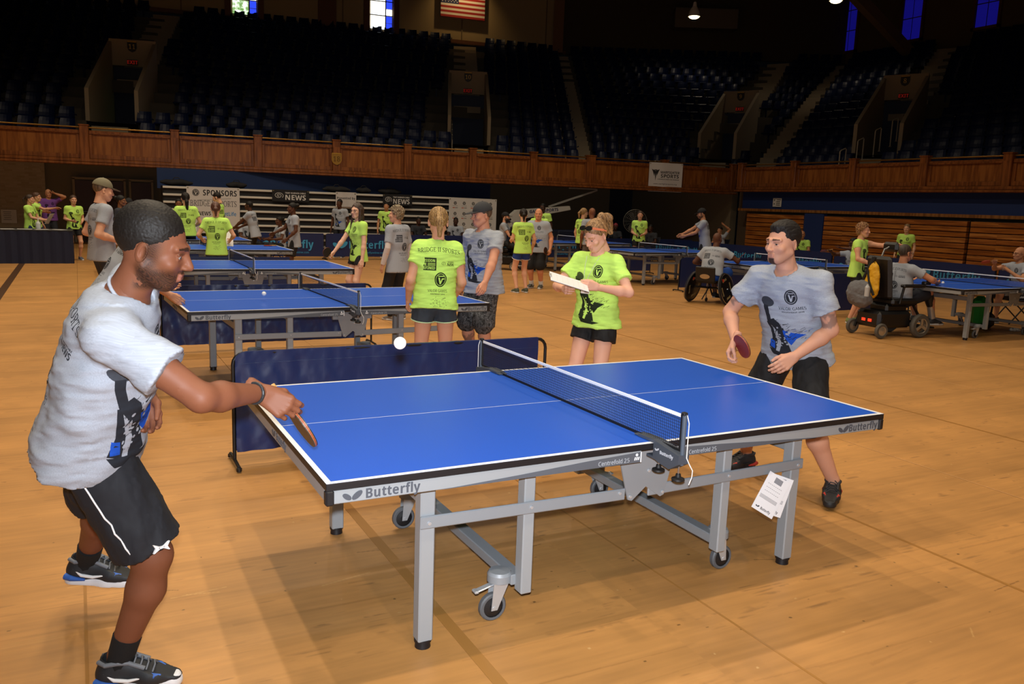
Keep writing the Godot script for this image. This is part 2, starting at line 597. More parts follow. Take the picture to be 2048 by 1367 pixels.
func floor_texture() -> ImageTexture:
	# tan floor covering: long creases and rub marks across the strips, specks; 8 m square
	var s := 2048
	var n1 := FastNoiseLite.new()
	n1.seed = 5
	n1.frequency = 0.012
	n1.fractal_octaves = 5
	var a := n1.get_image(48, s)
	a.resize(s, s, Image.INTERPOLATE_CUBIC)
	a.convert(Image.FORMAT_L8)
	var n2 := FastNoiseLite.new()
	n2.seed = 9
	n2.frequency = 0.004
	n2.fractal_octaves = 4
	var b := n2.get_image(s, s)
	b.convert(Image.FORMAT_L8)
	var n3 := FastNoiseLite.new()
	n3.seed = 12
	n3.frequency = 0.09
	var c := n3.get_image(160, s)
	c.resize(s, s, Image.INTERPOLATE_BILINEAR)
	c.convert(Image.FORMAT_L8)
	var n4 := FastNoiseLite.new()
	n4.seed = 21
	n4.frequency = 0.02
	n4.fractal_octaves = 4
	var e := n4.get_image(s, s)
	e.convert(Image.FORMAT_L8)
	var da := a.get_data()
	var db := b.get_data()
	var dc := c.get_data()
	var de := e.get_data()
	var out := PackedByteArray()
	out.resize(s * s * 3)
	for k in s * s:
		var f := 1.0 + (da[k] - 128) * 0.00045 + (db[k] - 128) * 0.0005 + (dc[k] - 128) * 0.0004
		var rub := clampf((dc[k] - 150) * 0.012, 0.0, 1.0) * clampf((de[k] - 120) * 0.02, 0.0, 1.0) * clampf((da[k] - 110) * 0.03, 0.0, 1.0) * 0.3
		out[k * 3] = int(clampf(191.0 * f * (1.0 - rub), 0, 255))
		out[k * 3 + 1] = int(clampf(139.0 * f * (1.0 - rub), 0, 255))
		out[k * 3 + 2] = int(clampf(80.0 * f * (1.0 - rub * 0.9), 0, 255))
	var img := Image.create_from_data(s, s, false, Image.FORMAT_RGB8, out)
	var r := RandomNumberGenerator.new()
	r.seed = 77
	for k in 420:
		var p := Vector2(r.randf() * s, r.randf() * s)
		fill_poly(img, ellipse(p.x, p.y, r.randf_range(0.8, 2.6), r.randf_range(0.8, 1.8), 0.0, 6), Color(0.3, 0.22, 0.12, 0.6) if k % 3 else Color(0.86, 0.72, 0.5, 0.6))
	for k in 260:
		# creases left from the roll, across the strips
		var p := Vector2(r.randf() * s, r.randf() * s)
		var q := p + Vector2(r.randf_range(60, 420), r.randf_range(-10, 10))
		stroke(img, p, q, r.randf_range(1.5, 5.0), Color(0.36, 0.24, 0.12, r.randf_range(0.05, 0.14)) if k % 3 else Color(0.9, 0.72, 0.45, 0.1), 1.0)
	for k in 90:
		var p := Vector2(r.randf() * s, r.randf() * s)
		var q := p + Vector2(r.randf_range(-70, 70), r.randf_range(-16, 16))
		stroke(img, p, q, 1.6, Color(0.3, 0.2, 0.1, 0.35) if k % 2 else Color(0.9, 0.75, 0.5, 0.35))
	return ImageTexture.create_from_image(img)

func wood_texture(base: Color, dark: Color, stretch := 10) -> ImageTexture:
	var s := 512
	var n1 := FastNoiseLite.new()
	n1.seed = 31
	n1.frequency = 0.03
	n1.fractal_octaves = 5
	var a := n1.get_image(s, s / stretch) if stretch > 0 else n1.get_image(s / -stretch, s)
	a.resize(s, s, Image.INTERPOLATE_CUBIC)
	a.convert(Image.FORMAT_L8)
	var d := a.get_data()
	var out := PackedByteArray()
	out.resize(s * s * 3)
	for k in s * s:
		var c := base.lerp(dark, clampf((d[k] - 70) / 130.0, 0.0, 1.0))
		out[k * 3] = c.r8
		out[k * 3 + 1] = c.g8
		out[k * 3 + 2] = c.b8
	return ImageTexture.create_from_image(Image.create_from_data(s, s, false, Image.FORMAT_RGB8, out))

func tri_mat(key: String, tex: Callable, scale: Vector3, rough := 0.5, tint := Color(1, 1, 1)) -> StandardMaterial3D:
	if not mats.has(key):
		var m := StandardMaterial3D.new()
		m.albedo_texture = tex.call()
		m.albedo_color = tint
		m.uv1_triplanar = true
		m.uv1_world_triplanar = true
		m.uv1_scale = scale
		m.roughness = rough
		mats[key] = m
	return mats[key]

# --- the hall ---

const L0 := Vector3(0, 0, -24)
const L_TURN := -0.13963  # the end balcony runs 8 degrees off the tables
var l_dir := Vector3(0.99027, 0, 0.13917)
var l_out := Vector3(0.13917, 0, -0.99027)

func on_l(t: float, y: float, d := 0.0) -> Vector3:
	return L0 + l_dir * t + l_out * d + Vector3.UP * y

func slab(called: String, at: Vector3, size: Vector3, material: Material, parent: Node = null, b := Basis()) -> MeshInstance3D:
	var m := MB.new()
	m.box(at, size, b)
	var o := m.commit(called, material, parent if parent else self)
	if parent == null:
		o.name = numbered(called)
		o.set_meta("kind", "structure")
	return o

func build_setting() -> void:
	build_floor()
	var dark_wall := mat(srgb("6f6350"), 0.85)
	var ceil_m := mat(srgb("2e241a"), 0.9)
	slab("ceiling", Vector3(9, 14.6, -16), Vector3(60, 0.4, 60), ceil_m)
	slab("wall_left", Vector3(-16.2, 7, -14), Vector3(0.4, 15, 48), dark_wall)
	slab("wall_rear", Vector3(9, 7, 9.2), Vector3(52, 15, 0.4), dark_wall)
	build_end_walls()
	build_side_wall()
	build_balconies()
	build_tiers()
	build_upper_walls()

func build_floor() -> void:
	var fm := tri_mat("floorcover", floor_texture, Vector3(0.125, 0.125, 0.125), 0.42)
	var f := structure("floor")
	slab("subfloor", Vector3(8, -0.16, -9.5), Vector3(49, 0.3, 39), mat(srgb("5a3d1e"), 0.8), f)
	var xs := [-16.0, -14.4, -12.7, -11.0, -9.4, -7.8, -6.2, -4.6, -3.2, -2.1, -0.79, 0.3, 1.78, 3.1, 4.48, 6.1, 7.75, 9.4, 11.0, 12.6, 14.3, 16.0, 17.6, 19.4, 21.4]
	var r := RandomNumberGenerator.new()
	r.seed = 2
	for k in xs.size() - 1:
		var m := MB.new()
		var a: float = xs[k] + (0.004 if xs[k] > 1.0 else 0.0015)
		var b: float = xs[k + 1] - (0.004 if xs[k + 1] > 1.0 else 0.0015)
		var y := r.randf_range(-0.0012, 0.0)
		# a strip with a very slightly rolled edge on both sides
		var pr := [Vector2(a, -0.006), Vector2(a, y - 0.0015), Vector2(a + 0.004, y), Vector2(b - 0.004, y), Vector2(b, y - 0.0015), Vector2(b, -0.006)]
		for i in pr.size() - 1:
			var p: Vector2 = pr[i]
			var q: Vector2 = pr[i + 1]
			m.face([Vector3(p.x, p.y, 9), Vector3(q.x, q.y, 9), Vector3(q.x, q.y, -28), Vector3(p.x, p.y, -28)], Vector3(-(q.y - p.y), q.x - p.x, 0))
		m.commit("floor_strip", fm, f)
	# clear tape over the seams, as narrow glossy strips
	var tape := mat(srgb("a9793f"), 0.3)
	for e in [[-0.79, -3.4, 3.0, 0.05], [0.3, -1.2, 2.2, 0.012], [-2.1, -6.0, 1.2, 0.012], [1.78, -3.0, 3.0, 0.02], [4.48, -9.0, 2.0, 0.024], [7.75, -12.0, -1.0, 0.024]]:
		slab("seam_tape", Vector3(e[0], 0.0004, (e[1] + e[2]) * 0.5), Vector3(e[3], 0.0008, e[2] - e[1]), tape, f)
	# dark court line tape far left
	slab("line_tape", Vector3(-3.2, 0.0004, -14.2), Vector3(0.12, 0.0008, 8.4), mat(srgb("4a2f18"), 0.5), f)

func brick_texture() -> ImageTexture:
	# painted brickwork too far away for single bricks to show
	var img := Image.create(256, 256, false, Image.FORMAT_RGB8)
	img.fill(srgb("b3a488"))
	var r := RandomNumberGenerator.new()
	r.seed = 4
	for y in 16:
		for x in 5:
			var c := srgb("a9997c").lerp(srgb("bcae94"), r.randf())
			img.fill_rect(Rect2i((x * 56 + (28 if y % 2 else 0)) % 256, y * 16 + 1, 54, 14), c)
	return ImageTexture.create_from_image(img)

func build_end_walls() -> void:
	# under the end balcony
	var brick := tri_mat("brick", brick_texture, Vector3(1, 1, 1), 0.85)
	var plaster := mat(srgb("857860"), 0.9)
	var w := structure("wall_back")
	slab("brick_face", Vector3(-9.4, 1.3, -27.4), Vector3(13.0, 2.6, 0.3), brick, w)
	slab("plaster_face", Vector3(8.0, 1.3, -27.6), Vector3(22.0, 2.6, 0.3), plaster, w)
	slab("soffit", on_l(4, 2.64, 3.35), Vector3(46, 0.12, 6.4), mat(srgb("6a5c48"), 0.9), w, Basis(Vector3.UP, L_TURN))
	slab("side_return", Vector3(20.6, 1.3, -24.5), Vector3(0.3, 2.6, 6.5), plaster, w)
	# doors in the far left recess
	var n := 1
	for e in [[-1.75, 0.62], [-0.95, 0.62], [-0.1, 0.6]]:
		var d := structure("door_%d" % n, Vector3(e[0], 0, -27.2))
		n += 1
		var m := MB.new()
		m.rbox(Vector3(0, 1.0, 0), Vector3(e[1], 2.0, 0.06), 0.005)
		m.commit("door_leaf", mat(srgb("4a2a18"), 0.5), d)
		m = MB.new()
		for s in [-1, 1]:
			m.box(Vector3(s * (e[1] * 0.5 + 0.04), 1.02, 0), Vector3(0.07, 2.06, 0.1))
		m.box(Vector3(0, 2.06, 0), Vector3(e[1] + 0.15, 0.07, 0.1))
		m.commit("door_frame", mat(srgb("9c8c70"), 0.7), d)
		m = MB.new()
		m.tube([Vector3(e[1] * 0.3, 1.0, 0.07), Vector3(e[1] * -0.3, 1.0, 0.07)], 0.02, 6)
		m.commit("push_bar", mat(srgb("8a8a88"), 0.35, 0.8), d)
	# notices on the brick wall
	var tn := thing("wall_notice", "white paper notice taped to the brick wall, far left", "notice", Vector3(-3.95, 0.62, -27.22))
	var mm := MB.new()
	mm.box(Vector3(0, 0.16, 0), Vector3(0.42, 0.42, 0.008))
	mm.commit("paper", mat(srgb("e8e4dc"), 0.8), tn)
	mm = MB.new()
	for k in 5:
		mm.box(Vector3(-0.04, 0.3 - k * 0.06, 0.005), Vector3(0.22 - 0.03 * (k % 2), 0.018, 0.002))
	mm.commit("print", mat(srgb("8a8a8a"), 0.8), tn)
	# folded striped bleachers
	var t := thing("striped_bleacher", "black folded bleacher with white horizontal edge boards behind the sponsor banners", "bleacher", Vector3(5.52, 0, -22.8))
	var black := mat(srgb("15151a"), 0.7)
	var m := MB.new()
	m.box(Vector3(0, 0.95, -0.35), Vector3(10.66, 1.9, 0.6))
	m.commit("frame", black, t)
	var white := mat(srgb("d9d6cd"), 0.6)
	for k in 9:
		m = MB.new()
		m.rbox(Vector3(0, 0.16 + 0.213 * k, -0.02), Vector3(10.66, 0.062, 0.09), 0.006)
		m.commit("edge_board", white, t)
		m = MB.new()
		m.box(Vector3(0, 0.055 + 0.213 * k, -0.05), Vector3(10.6, 0.14, 0.05))
		m.commit("riser_board", black, t)
	# bags lying on top of the bleacher
	for e in [[0.6, 0.9, "long dark bag on the striped bleacher above the SPONSORS banner"], [2.3, 0.6, "short dark bag on the bleacher right of the SPONSORS banner"], [5.4, 0.9, "long dark bag on the bleacher above the Presented by sheet"], [6.3, 0.5, "small dark bag on the bleacher right of the Presented by sheet"], [7.2, 0.8, "dark bag on the bleacher above the right NEWS banner"]]:
		var bt := thing("equipment_bag", e[2], "bag", Vector3(e[0], 1.9, -23.1), 0.0, "bags on the striped bleacher")
		var pts := []
		for k in 7:
			pts.append(Vector3((k / 6.0 - 0.5) * e[1], 0.1 + 0.015 * sin(k * 2.0 + e[0]), 0))
		m = MB.new()
		m.tube(pts, [0.03, 0.08, 0.1, 0.095, 0.1, 0.08, 0.03], 10)
		m.commit("bag_body", mat(srgb("1b1a1c"), 0.8), bt)
		m = MB.new()
		m.tube([Vector3(-0.1, 0.19, 0), Vector3(-0.05, 0.25, 0.02), Vector3(0.05, 0.25, 0.02), Vector3(0.1, 0.19, 0)], 0.012, 6)
		m.commit("handle", mat(srgb("2a2a2c"), 0.8), bt)
	# navy wall above it
	slab("wall_navy", Vector3(5.6, 2.12, -23.5), Vector3(11.0, 0.6, 0.1), mat(srgb("16305f"), 0.7))
	build_banners()

func banner(called: String, label: String, a: Vector3, b: Vector3, h: float, tex: Callable, key: String) -> void:
	var t := thing(called, label, "banner", (a + b) * 0.5)
	var m := MB.new()
	var c := (a + b) * 0.5
	var nn := (b - a).cross(Vector3.UP).normalized()
	# a gently waving sheet
	var n := 12
	var lo := []
	for k in n + 1:
		var f := k / float(n)
		lo.append(a.lerp(b, f) - c + nn * 0.012 * sin(f * 9.0 + a.x))
	for k in n:
		var u0 := k / float(n)
		var u1 := (k + 1) / float(n)
		m.face_uv([lo[k], lo[k + 1], lo[k + 1] + Vector3.UP * h, lo[k] + Vector3.UP * h], [Vector2(u0, 1), Vector2(u1, 1), Vector2(u1, 0), Vector2(u0, 0)])
	m.commit("banner_sheet", print_mat(key, tex), t)
	m = MB.new()
	for s in [lo[0], lo[n]]:
		m.lathe([Vector2(0, 0.006), Vector2(0.018, 0.006), Vector2(0.018, 0), Vector2(0.008, 0)], 8, s + Vector3.UP * (h - 0.04) + nn * 0.004 + (lo[n] - lo[0]).normalized() * (0.04 if s == lo[0] else -0.04), Basis(Vector3.RIGHT, PI / 2))
	m.commit("grommets", mat(srgb("a09870"), 0.4, 0.8), t)

func build_banners() -> void:
	var z := -22.7
	banner("sponsor_banner", "white SPONSORS banner hanging on the striped bleacher at its left end", Vector3(0.82, 0.55, z), Vector3(2.32, 0.55, z), 1.36, func() -> ImageTexture:
		var img := Image.create(768, 700, false, Image.FORMAT_RGB8)
		img.fill(srgb("d4d1d0"))
		var ink := srgb("26262c")
		round_mark(img, 130, 90, 50, 52, ink, srgb("d4d1d0"))
		centred(img, bold, "SPONSORS", 480, 130, 500, 120, ink)
		centred(img, serif, "BRIDGE II SPORTS", 384, 290, 680, 120, srgb("4a4a50"))
		stroke(img, Vector2(150, 205), Vector2(640, 165), 4, srgb("4a4a50"))
		centred(img, bold, "NEWS", 250, 430, 190, 80, ink)
		swirl(img, 120, 405, 70, ink)
		centred(img, bold, "MetLife", 590, 430, 250, 80, srgb("2a7fc4"))
		return ImageTexture.create_from_image(img), "sponsors")
	for e in [[3.28, 4.42, "left"], [6.83, 7.85, "right"]]:
		banner("news_banner", "black NEWS banner with a spiral mark, %s of the two on the bleacher" % e[2], Vector3(e[0], 1.56, z), Vector3(e[1], 1.56, z), 0.36, func() -> ImageTexture:
			var img := Image.create(512, 176, false, Image.FORMAT_RGB8)
			img.fill(srgb("1a1a1e"))
			var c := srgb("dcdcdc")
			swirl(img, 90, 88, 110, c)
			centred(img, bold, "NEWS", 320, 150, 300, 105, c)
			centred(img, bold, "TIME WARNER CABLE", 320, 58, 290, 32, c)
			return ImageTexture.create_from_image(img), "newsbanner")
	banner("presented_banner", "small white Presented by sheet on the striped bleacher", Vector3(5.27, 1.46, z), Vector3(5.93, 1.46, z), 0.46, func() -> ImageTexture:
		var img := Image.create(320, 224, false, Image.FORMAT_RGB8)
		img.fill(srgb("cfcccb"))
		centred(img, bold, "Presented by", 160, 110, 290, 50, srgb("3a3a40"))
		return ImageTexture.create_from_image(img), "presented")
	banner("logo_backdrop", "white backdrop repeating small round emblems at the bleacher's right end", Vector3(9.05, 0.1, z + 0.3), Vector3(10.85, 0.1, z + 0.3), 1.78, func() -> ImageTexture:
		var img := Image.create(640, 640, false, Image.FORMAT_RGB8)
		img.fill(srgb("d8d6d4"))
		for y in 5:
			for x in 5:
				round_mark(img, 84 + x * 118, 62 + y * 126, 20, 21, srgb("2a2a2c"), srgb("d8d6d4"))
				centred(img, sans, "VALOR GAMES", 84 + x * 118, 100 + y * 126, 70, 14, srgb("77777a"))
				img.fill_rect(Rect2i(50 + x * 118, 112 + y * 126, 30, 10), srgb("c05a3a"))
				img.fill_rect(Rect2i(84 + x * 118, 112 + y * 126, 34, 10), srgb("8a8a8c"))
		return ImageTexture.create_from_image(img), "backdrop")
	# banner hanging from the balcony rail
	banner("balcony_banner", "white WARFIGHTER SPORTS banner hanging over the wooden balcony front", on_l(16.81, 2.4, -0.14), on_l(18.21, 2.4, -0.14), 1.05, func() -> ImageTexture:
		var img := Image.create(512, 400, false, Image.FORMAT_RGB8)
		img.fill(srgb("e2e0df"))
		var ink := srgb("26262a")
		for s in [-1, 1]:
			fill_poly(img, PackedVector2Array([Vector2(100 + s * 10, 110), Vector2(100 + s * 58, 92), Vector2(100 + s * 40, 130), Vector2(100 + s * 16, 190)]), ink)
			fill_poly(img, PackedVector2Array([Vector2(100 + s * 2, 96), Vector2(100 + s * 20, 96), Vector2(100 + s * 6, 190), Vector2(100, 240)]), ink)
		fill_poly(img, PackedVector2Array([Vector2(88, 120), Vector2(104, 120), Vector2(108, 200), Vector2(100, 250)]), ink)
		centred(img, bold, "WARFIGHTER", 320, 148, 300, 48, ink)
		centred(img, bold, "SPORTS", 320, 205, 290, 66, ink)
		centred(img, bold, "A DISABLED SPORTS USA PROGRAM", 300, 234, 330, 18, ink)
		centred(img, sans, "www.warfightersports.org", 256, 300, 360, 22, ink)
		return ImageTexture.create_from_image(img), "warbanner")

func build_side_wall() -> void:
	# navy band and folded wooden bleachers along the right side
	slab("wall_right", Vector3(20.3, 1.3, -7.0), Vector3(0.3, 2.6, 27.0), mat(srgb("5a4a38"), 0.9))
	slab("trim_1", Vector3(19.95, 2.2, -7.0), Vector3(0.2, 0.62, 26.0), mat(srgb("15306a"), 0.7))
	slab("trim_2", Vector3(19.8, 1.86, -7.0), Vector3(0.3, 0.09, 26.0), tri_mat("ledge", func() -> ImageTexture: return wood_texture(srgb("a8713a"), srgb("7d4e22")), Vector3(0.5, 0.5, 0.5), 0.45))
	var planks := []
	for k in 4:
		planks.append(tri_mat("plank%d" % k, func() -> ImageTexture: return wood_texture([srgb("c47c34"), srgb("b66c26"), srgb("d08a44"), srgb("bc7232")][k], srgb("8a4c1c"), -10), Vector3(0.4, 0.9, 0.4), 0.4))
	var secs := [[-19.3, -16.62], [-15.78, -10.86], [-10.78, -5.6], [-5.5, -0.4]]
	for i in secs.size():
		var a: float = secs[i][0]
		var b: float = secs[i][1]
		var t := thing("wooden_bleacher", ["folded wooden bleacher section left of the navy column", "folded wooden bleacher section between the navy column and the dark joint", "folded wooden bleacher section right of the dark joint", "folded wooden bleacher section beyond the right picture edge"][i], "bleacher", Vector3(19.5, 0, (a + b) * 0.5), 0.0, "wooden bleachers")
		var m := MB.new()
		m.box(Vector3(0.12, 0.88, 0), Vector3(0.1, 1.72, b - a))
		m.commit("frame", mat(srgb("20140c"), 0.8), t)
		for k in 11:
			m = MB.new()
			m.rbox(Vector3(0.0 + 0.004 * (k % 2), 0.13 + 0.152 * k, 0), Vector3(0.13, 0.132, b - a - 0.02), 0.008)
			m.commit("plank", planks[(k * 3 + i) % 4], t)
	slab("trim_3", Vector3(19.52, 0.9, -16.2), Vector3(0.16, 1.78, 0.8), mat(srgb("15306a"), 0.7))
	var tn := thing("wall_sign", "small white notice with icons on the navy band", "sign", Vector3(19.82, 1.99, -18.25))
	var m := MB.new()
	m.box(Vector3(0, 0.15, 0), Vector3(0.01, 0.3, 0.4))
	m.commit("plate", mat(srgb("dad7d0"), 0.7), tn)
	m = MB.new()
	for k in 4:
		m.box(Vector3(-0.007, 0.24 - k * 0.06, 0.05 if k else 0.08), Vector3(0.004, 0.025, 0.18))
	m.box(Vector3(-0.007, 0.23, -0.13), Vector3(0.004, 0.06, 0.04))
	m.box(Vector3(-0.007, 0.1, -0.13), Vector3(0.004, 0.05, 0.04))
	m.commit("print", mat(srgb("54504a"), 0.8), tn)

func balcony_front(t: Node3D, posts: Array, y0: float, y1: float, wide: Array) -> void:
	# posts: distances along local x; the front faces local +z
	var wood := tri_mat("oak", func() -> ImageTexture: return wood_texture(srgb("a0632c"), srgb("7c4519")), Vector3(0.5, 0.5, 0.5), 0.38)
	var wood2 := tri_mat("oak2", func() -> ImageTexture: return wood_texture(srgb("96592a"), srgb("6b3a16")), Vector3(0.6, 0.6, 0.6), 0.38)
	var brass := mat(srgb("b08a4a"), 0.3, 0.9)
	for k in posts.size():
		var m := MB.new()
		var w: float = 0.34 if k in wide else 0.24
		m.rbox(Vector3(posts[k], (y0 + 0.12 + y1 + 0.08) * 0.5, 0.02), Vector3(w, y1 + 0.08 - y0 - 0.12, 0.2), 0.012)
		m.rbox(Vector3(posts[k], y1 + 0.09, 0.02), Vector3(w + 0.04, 0.04, 0.24), 0.008)
		m.commit("post", wood2, t)
	for k in posts.size() - 1:
		var a: float = posts[k] + 0.12
		var b: float = posts[k + 1] - 0.12
		var c := (a + b) * 0.5
		var pm := MB.new()
		pm.box(Vector3(c, (y0 + y1) * 0.5, -0.04), Vector3(b - a, y1 - y0 - 0.1, 0.04))
		var p := pm.commit("panel", wood, t)
		var m := MB.new()
		m.rbox(Vector3(c, y1 - 0.11, 0.005), Vector3(b - a, 0.1, 0.06), 0.01)
		m.rbox(Vector3(c, y0 + 0.24, 0.005), Vector3(b - a, 0.13, 0.06), 0.01)
		for e in [a + 0.045, b - 0.045]:
			m.rbox(Vector3(e, (y0 + y1) * 0.5 + 0.06, 0.005), Vector3(0.09, y1 - y0 - 0.46, 0.06), 0.01)
		m.commit("panel_frame", wood2, p)
		m = MB.new()
		m.tube([Vector3(a - 0.01, y1 + 0.03, 0.0), Vector3(b + 0.01, y1 + 0.03, 0.0)], 0.025, 8)
		m.commit("brass_rail", brass, t)
	var m2 := MB.new()
	var x0: float = posts[0] - 0.1
	var x1: float = posts[-1] + 0.12
	m2.rbox(Vector3((x0 + x1) * 0.5, y0 + 0.12, 0.04), Vector3(x1 - x0, 0.1, 0.24), 0.02)
	m2.rbox(Vector3((x0 + x1) * 0.5, y0 + 0.035, 0.07), Vector3(x1 - x0, 0.07, 0.32), 0.015)
	m2.commit("cornice", wood2, t)

func build_balconies() -> void:
	var t := thing("balcony_parapet", "long oak panelled balcony front with brass rail across the end of the hall", "balcony", L0, L_TURN)
	balcony_front(t, [-11.4, -9.0, -6.6, -4.2, -1.77, 0.68, 3.07, 5.48, 7.81, 10.06, 12.28, 14.48, 17.5, 20.5], 2.42, 3.46, [11])
	t = thing("balcony_parapet", "oak panelled balcony front with brass rail along the right side of the hall", "balcony", Vector3(19.8, 0, -20.2), -PI / 2)
	balcony_front(t, [0.1, 2.66, 5.1, 7.6, 10.05, 12.5, 14.95, 17.4, 19.85, 22.3], 2.5, 3.44, [])
	number_shield("18", on_l(5.48, 2.78, -0.13), L_TURN, 0.36, "brass number 18 shield on the oak balcony post", srgb("a98239"))

func number_shield(text: String, at: Vector3, turn: float, h: float, label: String, col: Color) -> void:
	var t := thing("number_shield", label, "sign", at, turn, "section number shields")
	var m := MB.new()
	var w := h * 0.42
	var p := PackedVector2Array([Vector2(-w, h), Vector2(-w * 0.3, h * 0.95), Vector2(0, h * 1.04), Vector2(w * 0.3, h * 0.95), Vector2(w, h), Vector2(w, h * 0.4), Vector2(w * 0.7, h * 0.14), Vector2(0, 0), Vector2(-w * 0.7, h * 0.14), Vector2(-w, h * 0.4)])
	m.prism(p, -0.015, 0.012)
	m.commit("shield_plate", mat(col if text == "18" else srgb("1a140f"), 0.45, 0.4 if text == "18" else 0.0), t)
	m = MB.new()
	m.rbox(Vector3(0, h * 0.97, 0.014), Vector3(w * 1.9, h * 0.1, 0.012), 0.003)
	m.commit("shield_crest", mat(srgb("c89a3c"), 0.4, 0.3), t)
	lettering(text, h * 0.42, mat(srgb("d8b058") if text != "18" else srgb("6d4a18"), 0.4, 0.3), t, Transform3D(Basis(), Vector3(0, h * 0.5, 0.016)), serif, 1.0, "numerals", 0.006)
	if text == "18":
		m = MB.new()
		for k in p.size():
			m.bar(Vector3(p[k].x, p[k].y, 0.012), Vector3(p[(k + 1) % p.size()].x, p[(k + 1) % p.size()].y, 0.012), 0.016, 0.012, Vector3.BACK)
		m.commit("shield_rim", mat(srgb("c89a3c"), 0.35, 0.6), t)

const ROWS := 15
const TIER_Y := 3.0
const RISE := 0.413
var tiers := []

func tier_point(b: Dictionary, f: float, r: float) -> Vector3:
	# f along the bank 0..1, r in rows; on the tread
	var p: Vector3 = b.f0.lerp(b.f1, f).lerp(b.b0.lerp(b.b1, f), r / ROWS)
	p.y = TIER_Y + floorf(r + 0.001) * RISE
	return p

